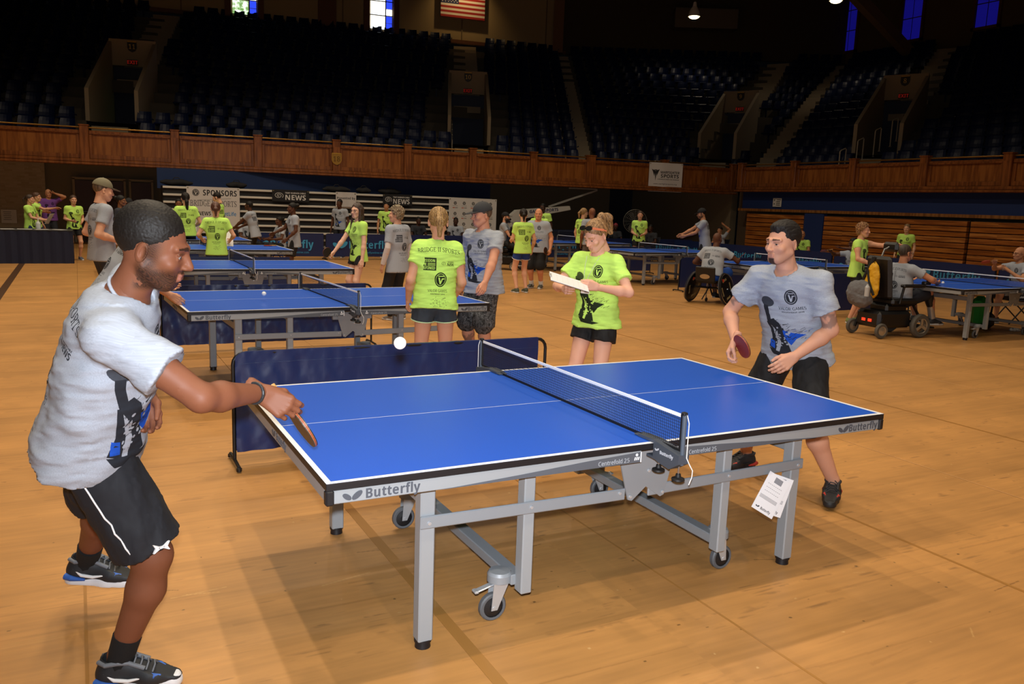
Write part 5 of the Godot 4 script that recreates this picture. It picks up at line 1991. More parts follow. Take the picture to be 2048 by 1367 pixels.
class Hide:
	# gathers meshed pieces into one surface with vertex colours
	var v := PackedVector3Array()
	var n := PackedVector3Array()
	var c := PackedColorArray()
	var t := PackedInt32Array()
	func add(g: Dictionary, tr: Transform3D, cols: PackedColorArray, flip := false) -> void:
		var at := v.size()
		var nb := tr.basis.inverse().transposed()
		for i in g.v.size():
			v.append(tr * g.v[i])
			n.append((nb * g.n[i]).normalized())
		c.append_array(cols)
		for k in range(0, g.t.size(), 3):
			if flip:
				t.append_array([at + g.t[k], at + g.t[k + 2], at + g.t[k + 1]])
			else:
				t.append_array([at + g.t[k], at + g.t[k + 1], at + g.t[k + 2]])
	func mesh() -> ArrayMesh:
		var a := []
		a.resize(Mesh.ARRAY_MAX)
		a[Mesh.ARRAY_VERTEX] = v
		a[Mesh.ARRAY_NORMAL] = n
		a[Mesh.ARRAY_COLOR] = c
		a[Mesh.ARRAY_INDEX] = t
		var m := ArrayMesh.new()
		m.add_surface_from_arrays(Mesh.PRIMITIVE_TRIANGLES, a)
		return m

var shapes := {}

func plain_mesh(g: Dictionary) -> ArrayMesh:
	var a := []
	a.resize(Mesh.ARRAY_MAX)
	a[Mesh.ARRAY_VERTEX] = g.v
	a[Mesh.ARRAY_NORMAL] = g.n
	a[Mesh.ARRAY_INDEX] = g.t
	var m := ArrayMesh.new()
	m.add_surface_from_arrays(Mesh.PRIMITIVE_TRIANGLES, a)
	return m

func head_shape(cell: float, fem: bool) -> Dictionary:
	# face towards -z, x to the wearer's right, origin between the ears at eye level; 0.236 m tall
	var key := "head%.4f%s" % [cell, fem]
	if shapes.has(key):
		return shapes[key]
	var f := Field.new()
	f.setup(Vector3(-0.1, -0.15, -0.135), Vector3(0.1, 0.14, 0.125), cell)
	var j := 0.9 if fem else 1.0
	f.ell(Vector3(0, 0.036, 0.014), Vector3(0.074, 0.087, 0.094), 0.01)
	f.ell(Vector3(0, -0.028, -0.026), Vector3(0.061 * j, 0.082, 0.068), 0.03)
	f.ell(Vector3(0, -0.088, -0.058), Vector3(0.03 * j, 0.024, 0.028), 0.03)
	for s in [-1.0, 1.0]:
		f.cap(Vector3(s * 0.056 * j, -0.05, 0.005), Vector3(s * 0.024 * j, -0.092, -0.055), 0.016, 0.014, 0.03)
		f.ell(Vector3(s * 0.043, -0.026, -0.062), Vector3(0.022, 0.018, 0.02), 0.02)
		f.cap(Vector3(s * 0.012, 0.021, -0.088), Vector3(s * 0.048, 0.022, -0.072), 0.01 * j, 0.009 * j, 0.014)
	for s in [-1.0, 1.0]:
		f.ell(Vector3(s * 0.031, 0.0, -0.098), Vector3(0.017, 0.012, 0.017), 0.012, Basis(), true)
	for s in [-1.0, 1.0]:
		f.ell(Vector3(s * 0.031, 0.0, -0.0735), Vector3(0.0125, 0.0125, 0.0125), 0.003)
		f.cap(Vector3(s * 0.019, 0.007, -0.084), Vector3(s * 0.043, 0.006, -0.08), 0.0045, 0.004, 0.004)
		f.cap(Vector3(s * 0.02, -0.0085, -0.083), Vector3(s * 0.042, -0.008, -0.079), 0.0035, 0.0035, 0.005)
	f.cap(Vector3(0, 0.012, -0.087), Vector3(0, -0.03, -0.11), 0.008 * j, 0.0115 * j, 0.014)
	for s in [-1.0, 1.0]:
		f.ell(Vector3(s * 0.012 * j, -0.034, -0.1), Vector3(0.0085, 0.007, 0.01), 0.008)
	f.cap(Vector3(-0.014, -0.058, -0.093), Vector3(0.014, -0.058, -0.093), 0.0055, 0.0055, 0.01)
	f.cap(Vector3(-0.013, -0.0695, -0.091), Vector3(0.013, -0.0695, -0.091), 0.0065, 0.0065, 0.008)
	f.cap(Vector3(-0.02, -0.0635, -0.1), Vector3(0.02, -0.0635, -0.1), 0.0022, 0.0022, 0.004, Vector3.ZERO, 1.0, 0, true)
	for s in [-1.0, 1.0]:
		var eb := Basis(Vector3.UP, s * -0.45) * Basis(Vector3.RIGHT, -0.2)
		f.ell(Vector3(s * 0.0785, -0.006, 0.012), Vector3(0.008, 0.031, 0.019), 0.006, eb)
		f.ell(Vector3(s * 0.086, -0.004, 0.008), Vector3(0.006, 0.018, 0.01), 0.005, eb, true)
	f.cap(Vector3(0, -0.05, 0.02), Vector3(0, -0.16, 0.035), 0.05, 0.052, 0.02)
	shapes[key] = f.nets()
	return shapes[key]

func head_colour(p: Vector3, s: Dictionary, skin: Color) -> Color:
	var ax := absf(p.x)
	var hairc: Color = s.get("hair_lin", skin)
	for e in [-1.0, 1.0]:
		var q := p - Vector3(e * 0.031, 0.0, -0.0735)
		if q.length() < 0.014 and p.y > -0.0052 and p.y < 0.0042 and p.z < -0.0805 and absf(q.x) < 0.0105:
			var look: Vector3 = s.get("gaze", Vector3(0, 0, 0))
			var ir := q - Vector3(look.x * 0.006, look.y * 0.006 - 0.0005, -0.0115)
			if ir.length() < 0.0058:
				return Color(0.02, 0.013, 0.01)
			return Color(0.3, 0.28, 0.26)
	if p.y > 0.0055 and p.y < 0.011 and p.z < -0.078 and ax > 0.016 and ax < 0.047:
		return skin * 0.6
	if p.y > 0.0195 + (ax - 0.03) * 0.08 and p.y < 0.0285 - (ax - 0.03) * 0.1 and ax > 0.012 and ax < 0.052 and p.z < -0.058:
		return hairc.lerp(skin, 0.15 if s.get("brow", 1) else 0.5)
	if ax < 0.022 and p.y < -0.0535 and p.y > -0.0765 and p.z < -0.086:
		return skin.lerp(Color(0.36, 0.13, 0.11), 0.35)
	var bd: String = s.get("beard", "")
	if bd != "":
		var grain := 0.75 + 0.25 * sin(p.x * 2600.0 + p.y * 1900.0) * sin(p.y * 3100.0 - p.z * 2300.0)
		var mouth: bool = ax < 0.023 and p.y > -0.079 and p.y < -0.0525 and p.z < -0.08
		if not mouth:
			var jaw := smoothstep(0.032, 0.062, -p.y + 0.12 * maxf(0.0, p.z + 0.055)) * smoothstep(0.03, 0.008, p.z) * smoothstep(-0.13, -0.105, p.y)
			if ax > 0.05:
				jaw = maxf(jaw, 0.9 * smoothstep(0.012, -0.004, p.z) * smoothstep(-0.05, -0.012, p.z) * smoothstep(0.06, 0.02, p.y))
			var lip := smoothstep(0.034, 0.026, ax) * smoothstep(-0.038, -0.045, p.y) * smoothstep(-0.062, -0.054, p.y) * smoothstep(-0.075, -0.085, p.z)
			if bd == "goatee":
				var chin := smoothstep(0.026, 0.017, ax) * smoothstep(-0.074, -0.082, p.y) * smoothstep(-0.04, -0.055, p.z)
				return skin.lerp(hairc, maxf(0.92 * chin, 0.16 * maxf(jaw, lip)))
			return skin.lerp(hairc, maxf(jaw, lip * 0.8) * grain * (1.0 if bd == "full" else 0.35))
	# scalp
	if s.get("hair", "short") in ["short", "fade", "slick"] and not s.has("cap"):
		var cover := smoothstep(-0.06, -0.02, p.y) * smoothstep(-0.04, -0.015, p.z + maxf(0.0, 0.06 - p.y) * 0.1) if p.y < 0.06 else smoothstep(-0.09, -0.07, p.z + (p.y - 0.06) * 0.9)
		if ax > 0.07 and p.y < 0.03 and p.z > -0.012 and p.z < 0.035:
			cover = 0.0
		return skin.lerp(hairc, cover * 0.8)
	return skin

func hand_shape(cell: float, curl: float) -> Dictionary:
	# right hand: wrist at the origin, fingers towards -y, thumb towards -z, back of the hand +x
	var key := "hand%.4f%.2f" % [cell, curl]
	if shapes.has(key):
		return shapes[key]
	var f := Field.new()
	f.setup(Vector3(-0.12, -0.21, -0.1), Vector3(0.05, 0.05, 0.07), cell)
	f.cap(Vector3(0, 0.04, 0), Vector3(0, -0.01, 0), 0.024, 0.023, 0.01, Vector3.BACK, 1.2)
	var lens := [0.072, 0.08, 0.075, 0.06]
	for k in 4:
		var z := -0.031 + 0.0205 * k
		var base := Vector3(0.002, -0.088 - [0.0, 0.005, 0.002, -0.008][k], z)
		f.cap(Vector3(0, -0.012, z * 0.55), base, 0.0155, 0.0115, 0.012)
		var a := curl * (0.9 + 0.08 * k)
		var p := base
		var L: float = lens[k]
		var rad := [0.0092, 0.0095, 0.009, 0.0078][k] as float
		for sgm in 3:
			var ang: float = a * [0.75, 1.75, 2.45][sgm] * 0.75
			var q: Vector3 = p + Vector3(-sin(ang), -cos(ang), -z * 0.12 * (1.0 - curl)).normalized() * L * [0.46, 0.3, 0.24][sgm]
			f.cap(p, q, rad * (1.0 - 0.07 * sgm), rad * (0.94 - 0.09 * sgm), 0.004 if sgm else 0.006)
			p = q
	var c2 := clampf(curl, 0.0, 1.3)
	var t0 := Vector3(-0.004, -0.025, -0.02)
	var t1 := Vector3(-0.016, -0.058, -0.042 + 0.004 * c2)
	var t2 := t1 + Vector3(-0.008 - 0.014 * c2, -0.03, -0.016 + 0.02 * c2)
	var t3 := t2 + Vector3(-0.004 - 0.008 * c2, -0.024, -0.004 + 0.012 * c2)
	f.cap(t0, t1, 0.016, 0.0125, 0.012)
	f.cap(t1, t2, 0.0115, 0.01, 0.006)
	f.cap(t2, t3, 0.0098, 0.008, 0.004)
	shapes[key] = f.nets()
	return shapes[key]

func shoe_shapes(cell: float) -> Array:
	# toe towards -z, heel at +z, ankle axis at the origin column, ground at y = 0; 0.29 m long
	var key := "shoe%.4f" % cell
	if shapes.has(key):
		return shapes[key]
	var f := Field.new()
	f.setup(Vector3(-0.07, 0.0, -0.225), Vector3(0.07, 0.15, 0.1), cell)
	f.cap(Vector3(0, 0.05, 0.045), Vector3(0, 0.042, -0.1), 0.036, 0.034, 0.03, Vector3.RIGHT, 1.12)
	f.cap(Vector3(0, 0.04, -0.09), Vector3(-0.004, 0.032, -0.165), 0.036, 0.024, 0.03, Vector3.RIGHT, 1.3)
	f.cap(Vector3(0, 0.055, 0.03), Vector3(0, 0.098, 0.028), 0.042, 0.04, 0.03)
	f.cap(Vector3(0, 0.085, -0.01), Vector3(0, 0.05, -0.1), 0.03, 0.026, 0.03, Vector3.RIGHT, 1.15)
	f.cap(Vector3(0, 0.1, 0.022), Vector3(0, 0.16, 0.03), 0.036, 0.04, 0.006, Vector3.ZERO, 1.0, 0, true)
	f.cut(Vector3(0, 0.112, 0.02), Vector3(0, 0.93, -0.36))
	f.cut(Vector3(0, 0.024, 0), Vector3.DOWN)
	var up := f.nets()
	var g := Field.new()
	g.setup(Vector3(-0.075, -0.01, -0.23), Vector3(0.075, 0.06, 0.11), cell)
	g.cap(Vector3(0, 0.012, 0.05), Vector3(0, 0.012, -0.06), 0.04, 0.036, 0.02, Vector3.RIGHT, 1.02)
	g.cap(Vector3(-0.002, 0.012, -0.08), Vector3(-0.004, 0.014, -0.155), 0.045, 0.036, 0.03)
	g.cut(Vector3(0, 0.0, 0), Vector3.DOWN)
	g.cut(Vector3(0, 0.03, 0), Vector3(0, 0.995, 0.06))
	shapes[key] = [plain_mesh(up), plain_mesh(g.nets())]
	return shapes[key]

func hair_shape(style: String, cell: float) -> Dictionary:
	var key := "hair%s%.4f" % [style, cell]
	if shapes.has(key):
		return shapes[key]
	var f := Field.new()
	f.setup(Vector3(-0.14, -0.42, -0.13), Vector3(0.14, 0.2, 0.24), cell)
	var C := Vector3(0, 0.036, 0.014)
	var nz := FastNoiseLite.new()
	nz.seed = 5
	nz.frequency = 1.0
	match style:
		"short", "fade", "slick":
			var r: float = {"short": 0.007, "fade": 0.006, "slick": 0.009}[style]
			f.ell(C + Vector3(0, 0.006, 0.005), Vector3(0.0755 + r * 0.3, 0.0875 + r * 0.6, 0.0945 + r * 0.3), 0.01)
			if style == "slick":
				f.ell(Vector3(0, 0.092, -0.024), Vector3(0.05, 0.03, 0.056), 0.03)
			f.cut(Vector3(0, 0.066, -0.074), Vector3(0, -0.5, -0.87))
			f.cut(Vector3(0, -0.055, 0.06), Vector3(0, -0.8, 0.1))
			f.cut(Vector3(0, 0.012, 0.0), Vector3(0, -0.86, -0.5))
			for s in [-1.0, 1.0]:
				f.ell(Vector3(s * 0.085, -0.012, 0.01), Vector3(0.03, 0.034, 0.03), 0.006, Basis(), true)
				if style == "slick":
					f.ell(Vector3(s * 0.062, 0.06, -0.085), Vector3(0.03, 0.05, 0.04), 0.01, Basis(), true)
			if style == "slick":
				f.rough(nz, 0.004, Vector3(170, 40, 14))
			else:
				f.rough(nz, 0.003, Vector3(260, 260, 260))
		"curly":
			f.ell(C + Vector3(0, 0.008, 0.004), Vector3(0.098, 0.104, 0.112), 0.01)
			f.ell(Vector3(0, -0.03, 0.05), Vector3(0.085, 0.06, 0.06), 0.03)
			f.cut(Vector3(0, 0.05, -0.07), Vector3(0, -0.45, -0.89))
			f.cut(Vector3(0, -0.075, 0), Vector3.DOWN)
			f.cut(Vector3(0, 0.0, -0.012), Vector3(0, -0.6, -0.8))
			f.rough(nz, 0.03, Vector3(34, 34, 34))
		_:
			# drawn back: smooth cap with a tail, bun or long lengths
			f.ell(C + Vector3(0, 0.003, 0.003), Vector3(0.083, 0.095, 0.101), 0.01)
			f.cut(Vector3(0, 0.07, -0.078), Vector3(0, -0.42, -0.9))
			f.cut(Vector3(0, 0.004, 0.002), Vector3(0, -0.8, -0.6))
			if style != "long":
				f.cut(Vector3(0, -0.06, 0.06), Vector3(0, -1, 0))
			for s in [-1.0, 1.0]:
				f.ell(Vector3(s * 0.09, -0.012, 0.008), Vector3(0.024, 0.034, 0.026), 0.006, Basis(), true)
			if style == "pony":
				f.cap(Vector3(0, 0.05, 0.09), Vector3(0, 0.05, 0.125), 0.022, 0.018, 0.02)
				f.cap(Vector3(0, 0.05, 0.125), Vector3(0, 0.0, 0.165), 0.02, 0.028, 0.012, Vector3.RIGHT, 1.2)
				f.cap(Vector3(0, 0.0, 0.165), Vector3(0, -0.12, 0.155), 0.028, 0.014, 0.02, Vector3.RIGHT, 1.2)
			elif style == "highpony":
				f.cap(Vector3(0, 0.095, 0.075), Vector3(0, 0.12, 0.11), 0.02, 0.02, 0.02)
				f.cap(Vector3(0, 0.12, 0.11), Vector3(0, 0.075, 0.165), 0.026, 0.036, 0.015, Vector3.RIGHT, 1.15)
				f.cap(Vector3(0, 0.075, 0.165), Vector3(0, -0.045, 0.16), 0.038, 0.018, 0.02, Vector3.RIGHT, 1.2)
			elif style == "bun":
				f.ell(Vector3(0, 0.07, 0.12), Vector3(0.05, 0.048, 0.045), 0.015)
			elif style == "longpony":
				f.cap(Vector3(0, 0.03, 0.1), Vector3(0, -0.06, 0.13), 0.025, 0.03, 0.02)
				f.cap(Vector3(0, -0.06, 0.13), Vector3(0.01, -0.3, 0.12), 0.03, 0.014, 0.02, Vector3.RIGHT, 1.3)
			elif style == "long":
				f.cap(Vector3(0, 0.02, 0.05), Vector3(0, -0.3, 0.1), 0.06, 0.045, 0.03, Vector3.RIGHT, 1.5)
				for s in [-1.0, 1.0]:
					f.cap(Vector3(s * 0.07, 0.02, -0.005), Vector3(s * 0.085, -0.33, -0.04), 0.022, 0.022, 0.03)
			f.rough(nz, 0.008, Vector3(150, 22, 60))
	shapes[key] = f.nets()
	return shapes[key]

func ik(a: Vector3, target: Vector3, l1: float, l2: float, hint: Vector3) -> Array:
	var v := target - a
	var dist := clampf(v.length(), 0.05, (l1 + l2) * 0.998)
	var dir := v.normalized()
	var x := (l1 * l1 - l2 * l2 + dist * dist) / (2.0 * dist)
	var h := sqrt(maxf(l1 * l1 - x * x, 0.0))
	var side := (hint - dir * hint.dot(dir)).normalized()
	return [a + dir * x + side * h, a + dir * dist]

func lin(c: Color) -> Color:
	return c.srgb_to_linear()

func turned(v: Vector3, deg: float) -> Vector3:
	return Basis(Vector3.UP, deg_to_rad(deg)) * v

const SHIRTS := {
	"grey": ["a6adb9", "2c2f36", "2456c4", 0.07],
	"lime": ["ccfc7a", "2a3524", "2a3524", 0.02],
	"purple": ["7a4f9c", "2a2236", "2a2236", 0.03],
	"navy": ["232c4c", "1a1d2a", "1a1d2a", 0.03],
	"darkgrey": ["3a3c42", "202226", "202226", 0.03],
}

func shirt_mat(kind: String) -> StandardMaterial3D:
	var k := "shirt_" + kind
	if not mats.has(k):
		var e: Array = SHIRTS[kind]
		var m := StandardMaterial3D.new()
		m.albedo_texture = shirt_texture(srgb(e[0]), srgb(e[1]), srgb(e[2]), e[3])
		m.roughness = 0.85
		m.metallic_specular = 0.25
		mats[k] = m
	return mats[k]

func camo_mat() -> StandardMaterial3D:
	return tri_mat("camo", func() -> ImageTexture:
		var nz := FastNoiseLite.new()
		nz.seed = 3
		nz.frequency = 0.03
		nz.fractal_octaves = 2
		var im := nz.get_image(256, 256)
		im.convert(Image.FORMAT_L8)
		var d := im.get_data()
		var o := PackedByteArray()
		o.resize(256 * 256 * 3)
		var cols := [srgb("17181a"), srgb("3a3c40"), srgb("77797e"), srgb("2a2b2e"), srgb("5a5c60")]
		for k in d.size():
			var c: Color = cols[clampi(int((d[k] - 60) / 28), 0, 4)]
			o[k * 3] = c.r8
			o[k * 3 + 1] = c.g8
			o[k * 3 + 2] = c.b8
		return ImageTexture.create_from_image(Image.create_from_data(256, 256, false, Image.FORMAT_RGB8, o)), Vector3(2.6, 2.6, 2.6), 0.9)

func person(s: Dictionary) -> Dictionary:
	var t := thing("person", s.label, "person", Vector3(s.x, s.get("floor", 0.0), s.z), deg_to_rad(s.get("yaw", 0.0)), s.get("group", "people in the hall"))
	var H: float = s.get("H", 1.75)
	var q := H / 1.75
	var fem: bool = s.get("fem", false)
	var b: float = s.get("b", 1.0) * (0.92 if fem else 1.0) * q
	var res: float = s.get("res", 0.02)
	var hero := res < 0.0131
	var skin := lin(s.get("skin", srgb("d9a184")))
	var hairc: Color = lin(s.get("hairc", srgb("2a1c14")))
	s["hair_lin"] = hairc
	# targets given in hall coordinates become the person's own
	for key in ["rh", "lh", "rf", "lf"]:
		if s.has(key + "w"):
			s[key] = t.transform.affine_inverse() * (s[key + "w"] as Vector3)
	# skeleton
	var pelvis := Vector3(s.get("px", 0.0), s.get("hip", 0.93) * q, s.get("pz", 0.0))
	var tb := Basis.from_euler(Vector3(-deg_to_rad(s.get("lean", 2.0)), 0, -deg_to_rad(s.get("tilt", 0.0))))
	var sb := tb * Basis(Vector3.UP, deg_to_rad(s.get("twist", 0.0)))
	var pb := Basis(Vector3.UP, deg_to_rad(s.get("hipturn", 0.0)))
	var spine: float = s.get("spine", 0.52) * q
	var neck := pelvis + tb.y * spine
	var chest := pelvis + tb.y * spine * 0.62
	var shw: float = s.get("shw", 0.165 if fem else 0.188) * q
	var sh := {}
	for e in [-1.0, 1.0]:
		sh[e] = neck + sb * Vector3(e * shw, -0.062 * q, 0.005) + s.get("rso" if e > 0 else "lso", Vector3.ZERO)
	var hb := Basis.from_euler(Vector3(deg_to_rad(s.get("nod", 0.0)), deg_to_rad(s.get("look", 0.0)), deg_to_rad(s.get("cock", 0.0))))
	var head: Vector3 = neck + (tb.y * 0.5 + Vector3.UP * 0.5).normalized() * 0.148 * q + hb * Vector3(0, 0, -0.022) * q + s.get("headoff", Vector3.ZERO)
	var ua := 0.295 * q
	var fa := 0.262 * q
	var elb := {}
	var wri := {}
	for e in [-1.0, 1.0]:
		var key: String = "rh" if e > 0 else "lh"
		var tgt: Vector3 = s[key] if s.has(key) else sh[e] + Vector3(e * 0.075, -0.53, -0.06) * q
		var hint: Vector3 = s.get("re" if e > 0 else "le", Vector3(e * 0.5, -0.2, 1.0))
		var r := ik(sh[e], tgt, ua, fa, hint)
		elb[e] = r[0]
		wri[e] = r[1]
	var hipj := {}
	var knee := {}
	var ank := {}
	for e in [-1.0, 1.0]:
		hipj[e] = pelvis + pb * Vector3(e * 0.088 * q, -0.02 * q, 0)
		var key: String = "rf" if e > 0 else "lf"
		var tgt: Vector3 = s[key] if s.has(key) else Vector3(e * 0.11 * q, 0.085 * q, 0.0)
		var hint: Vector3 = s.get("rk" if e > 0 else "lk", Vector3(e * 0.15, 0, -1))
		var r := ik(hipj[e], tgt, 0.43 * q, 0.425 * q, hint)
		knee[e] = r[0]
		ank[e] = r[1]
	var all := [pelvis, neck, head + Vector3.UP * 0.1]
	for e in [-1.0, 1.0]:
		all.append_array([sh[e], elb[e], wri[e], hipj[e], knee[e], ank[e]])
	var lo: Vector3 = all[0]
	var hi: Vector3 = all[0]
	for p in all:
		lo = lo.min(p)
		hi = hi.max(p)
	var pad := Vector3(0.17, 0.12, 0.17)
	# body: one surface
	var f := Field.new()
	f.setup(lo - pad, hi + pad, res)
	var belly: float = s.get("belly", 0.0)
	f.cap(pelvis + tb.y * 0.02, chest, 0.092 * b, 0.092 * b + belly * 0.3, 0.04, sb.x, 1.4)
	f.cap(chest, neck - tb.y * 0.1 * q, 0.092 * b, 0.082 * b, 0.05, sb.x, 1.42)
	f.cap(neck - tb.y * 0.03, head + hb * Vector3(0, -0.07, 0.018) * q, 0.056 * b, 0.05 * b, 0.05)
	for e in [-1.0, 1.0]:
		f.cap(neck - tb.y * 0.045, sh[e] - tb.y * 0.006, 0.036 * b, 0.044 * b, 0.03)
		f.cap(sh[e], sh[e].lerp(elb[e], 0.45), 0.045 * b, 0.047 * b, 0.02)
		f.cap(sh[e].lerp(elb[e], 0.4), elb[e], 0.047 * b, 0.038 * b, 0.03)
		f.cap(elb[e], elb[e].lerp(wri[e], 0.3), 0.037 * b, 0.041 * b, 0.02)
		f.cap(elb[e].lerp(wri[e], 0.3), wri[e], 0.041 * b, 0.025 * b, 0.02)
		f.cap(hipj[e], knee[e], 0.088 * b, 0.056 * b, 0.04)
		var sk: Vector3 = knee[e]
		var calf: Vector3 = (ank[e] - sk).normalized().cross(Vector3.RIGHT).normalized()
		f.cap(sk, sk.lerp(ank[e], 0.3) - calf * 0.012, 0.054 * b, 0.054 * b, 0.03)
		f.cap(sk.lerp(ank[e], 0.3) - calf * 0.012, ank[e] + Vector3.UP * 0.02, 0.054 * b, 0.034 * b, 0.03)
		f.cap(ank[e] + Vector3.UP * 0.03, ank[e] - Vector3.UP * 0.03, 0.034 * b, 0.034 * b, 0.01)
	var sk := Hide.new()
	var g := f.nets()
	var cols := PackedColorArray()
	cols.resize(g.v.size())
	cols.fill(skin)
	if s.has("ink"):
		var inkn := FastNoiseLite.new()
		inkn.seed = 17
		inkn.frequency = 14.0
		for i in g.v.size():
			for area in s.ink:
				if (g.v[i] - (elb[area[0]].lerp(wri[area[0]], area[1]) if area[3] == "fore" else sh[area[0]].lerp(elb[area[0]], area[1]) if area[3] == "upper" else knee[area[0]].lerp(ank[area[0]], area[1]))).length() < area[2] and inkn.get_noise_3dv(g.v[i]) > -0.05:
					cols[i] = skin.lerp(Color(0.05, 0.06, 0.07), 0.55)
	sk.add(g, Transform3D(), cols)
	# head
	var hs := head_shape(0.003 if hero else 0.0075, fem)
	cols = PackedColorArray()
	cols.resize(hs.v.size())
	for i in hs.v.size():
		cols[i] = head_colour(hs.v[i], s, skin)
	var ht := Transform3D(hb.scaled(Vector3.ONE * q * s.get("headsize", 1.0)), head)
	sk.add(hs, ht, cols)
	# hands
	var out := {"node": t, "q": q, "sh": sh, "elb": elb, "wri": wri, "knee": knee, "ank": ank, "head": ht, "neck": neck, "pelvis": pelvis, "tb": tb, "sb": sb, "hand": {}, "hip": hipj}
	for e in [-1.0, 1.0]:
		var hs2 := hand_shape(0.0036 if hero else 0.009, s.get("rc" if e > 0 else "lc", 0.45))
		var fd: Vector3 = s.get("rd" if e > 0 else "ld", (wri[e] - elb[e])).normalized()
		var y := -fd
		var th: Vector3 = s.get("rt" if e > 0 else "lt", Vector3(-e * 0.2, 0.1, -1))
		var z := -(th - y * th.dot(y)).normalized()
		var x := y.cross(z)
		var hsz: float = q * s.get("handsize", 0.93 if fem else 1.0)
		var hbasis := Basis(x * e, y, z) * Basis.from_scale(Vector3.ONE * hsz)
		cols = PackedColorArray()
		cols.resize(hs2.v.size())
		cols.fill(lin(s.glove) if s.has("glove") and e > 0 else skin)
		var tr := Transform3D(hbasis, wri[e])
		sk.add(hs2, tr, cols, e < 0)
		out.hand[e] = Transform3D(Basis(x, y, z), wri[e])
	var bm := vmat(0.55, "skin")
	inst("body", sk.mesh(), bm, t)
	dress(s, out, f, b, res, hero, fem)
	return out

func dress(s: Dictionary, J: Dictionary, _f: Field, b: float, res: float, hero: bool, fem: bool) -> void:
	var t: Node3D = J.node
	var q: float = J.q
	var tb: Basis = J.tb
	var sb: Basis = J.sb
	var neck: Vector3 = J.neck
	var pelvis: Vector3 = J.pelvis
	var sh: Dictionary = J.sh
	var elb: Dictionary = J.elb
	var wri: Dictionary = J.wri
	var knee: Dictionary = J.knee
	var ank: Dictionary = J.ank
	var ht: Transform3D = J.head
	var belly: float = s.get("belly", 0.0)
	# shirt
	var cell := res * 0.78 if hero else 0.017
	var f := Field.new()
	var sl: float = s.get("sleeve", 0.6)
	var pts := [neck, pelvis - tb.y * 0.2]
	var se := {}
	for e in [-1.0, 1.0]:
		se[e] = sh[e].lerp(elb[e], sl) if sl <= 1.0 else elb[e].lerp(wri[e], sl - 1.0)
		pts.append(sh[e])
		pts.append(elb[e] if sl > 1.0 else se[e])
		pts.append(se[e])
	var lo: Vector3 = pts[0]
	var hi: Vector3 = pts[0]
	for p in pts:
		lo = lo.min(p)
		hi = hi.max(p)
	f.setup(lo - Vector3(0.24, 0.12, 0.24), hi + Vector3(0.24, 0.14, 0.24), cell)
	var hem: Vector3 = pelvis - tb.y * s.get("hem", 0.1) * q
	var fw := -sb.z
	var fit: float = s.get("fit", 1.0)
	f.cap(neck - tb.y * 0.115 * q, pelvis + tb.y * 0.2 * q, 0.104 * b, (0.108 if fem else 0.114) * b * fit + belly * 0.5, 0.06, sb.x, 1.46)
	f.cap(pelvis + tb.y * 0.22 * q + fw * belly * 0.5, hem + fw * belly * 0.3, (0.108 if fem else 0.116) * b * fit + belly * 0.5, 0.143 * b * fit + belly * 0.35, 0.04, sb.x, 1.5, 1)
	if fem:
		for e in [-1.0, 1.0]:
			f.ell(neck - tb.y * 0.2 * q + sb.x * e * 0.07 * q + fw * 0.075 * q, Vector3(0.062, 0.062, 0.05) * q, 0.05)
	f.cap(neck - tb.y * 0.13 * q - fw * 0.012, pelvis + tb.y * 0.25 * q - fw * 0.008, 0.1 * b, 0.104 * b, 0.06, sb.x, 1.5)
	for e in [-1.0, 1.0]:
		f.cap(neck - tb.y * 0.06 * q, sh[e] - tb.y * 0.01, 0.05 * b, 0.054 * b, 0.07)
		var loose: float = s.get("loose", 1.0)
		if sl <= 1.0:
			f.cap(sh[e] - tb.y * 0.006, se[e], 0.056 * b, (0.06 if fem else 0.066) * b * loose, 0.05, Vector3.ZERO, 1.0, 1)
		else:
			f.cap(sh[e], elb[e], 0.066 * b, 0.05 * b, 0.035)
			f.cap(elb[e], se[e], 0.05 * b, 0.034 * b, 0.02, Vector3.ZERO, 1.0, 1)
	f.cap(neck - tb.y * 0.004 * q + fw * 0.014 * q, neck + tb.y * 0.16 * q, 0.06 * b, 0.08 * b, 0.006, Vector3.ZERO, 1.0, 0, true)
	if hero:
		var nz := FastNoiseLite.new()
		nz.seed = 23
		nz.frequency = 1.0
		nz.fractal_octaves = 2
		var cr: float = s.get("creases", 0.009)
		f.rough(nz, cr, Vector3(5, 8, 5))
		# drag folds running round the body
		f.rough(nz, cr * 0.55, Vector3(7, 30, 7))
	var g := f.nets()
	var kind: String = s.get("shirt", "grey")
	var m := shirt_mesh(g, neck, tb, sb, sh, se, elb, s.get("shift", 0.0))
	var shirt := inst("shirt", m, shirt_mat(kind), t)
	if s.has("under"):
		for e in [-1.0, 1.0]:
			var us := MB.new()
			us.tube([se[e].lerp(sh[e], 0.15), elb[e], elb[e].lerp(wri[e], 0.4), wri[e]], [0.046 * b, 0.046 * b, 0.046 * b, 0.036 * b], 12)
			us.commit("undersleeve", mat(srgb("d9cfcb"), 0.85), t)
	if hero:
		# ribbed collar
		var ring := MB.new()
		var pp := []
		for k in 25:
			var a := TAU * k / 24
			pp.append(neck + tb.y * (-0.012 + 0.03 * sin(a)) * q + sb.x * cos(a) * 0.066 * b + fw * (-sin(a) * 0.062 * b + 0.014))
		ring.tube(pp, 0.0055, 8, false)
		ring.commit("collar", mat(srgb(SHIRTS[kind][0]), 0.85), shirt)
	# bottoms
	var kindb: String = s.get("bottom", "shorts")
	var fr: float = {"shorts": 0.92, "short": 0.42, "trousers": 1.0, "long": 1.0}.get(kindb, 0.9)
	fr = s.get("leglen", fr)
	var g2 := Field.new()
	var l2 := pelvis
	var h2 := pelvis
	for e in [-1.0, 1.0]:
		for p in [J.hip[e], knee[e], ank[e]]:
			l2 = l2.min(p)
			h2 = h2.max(p)
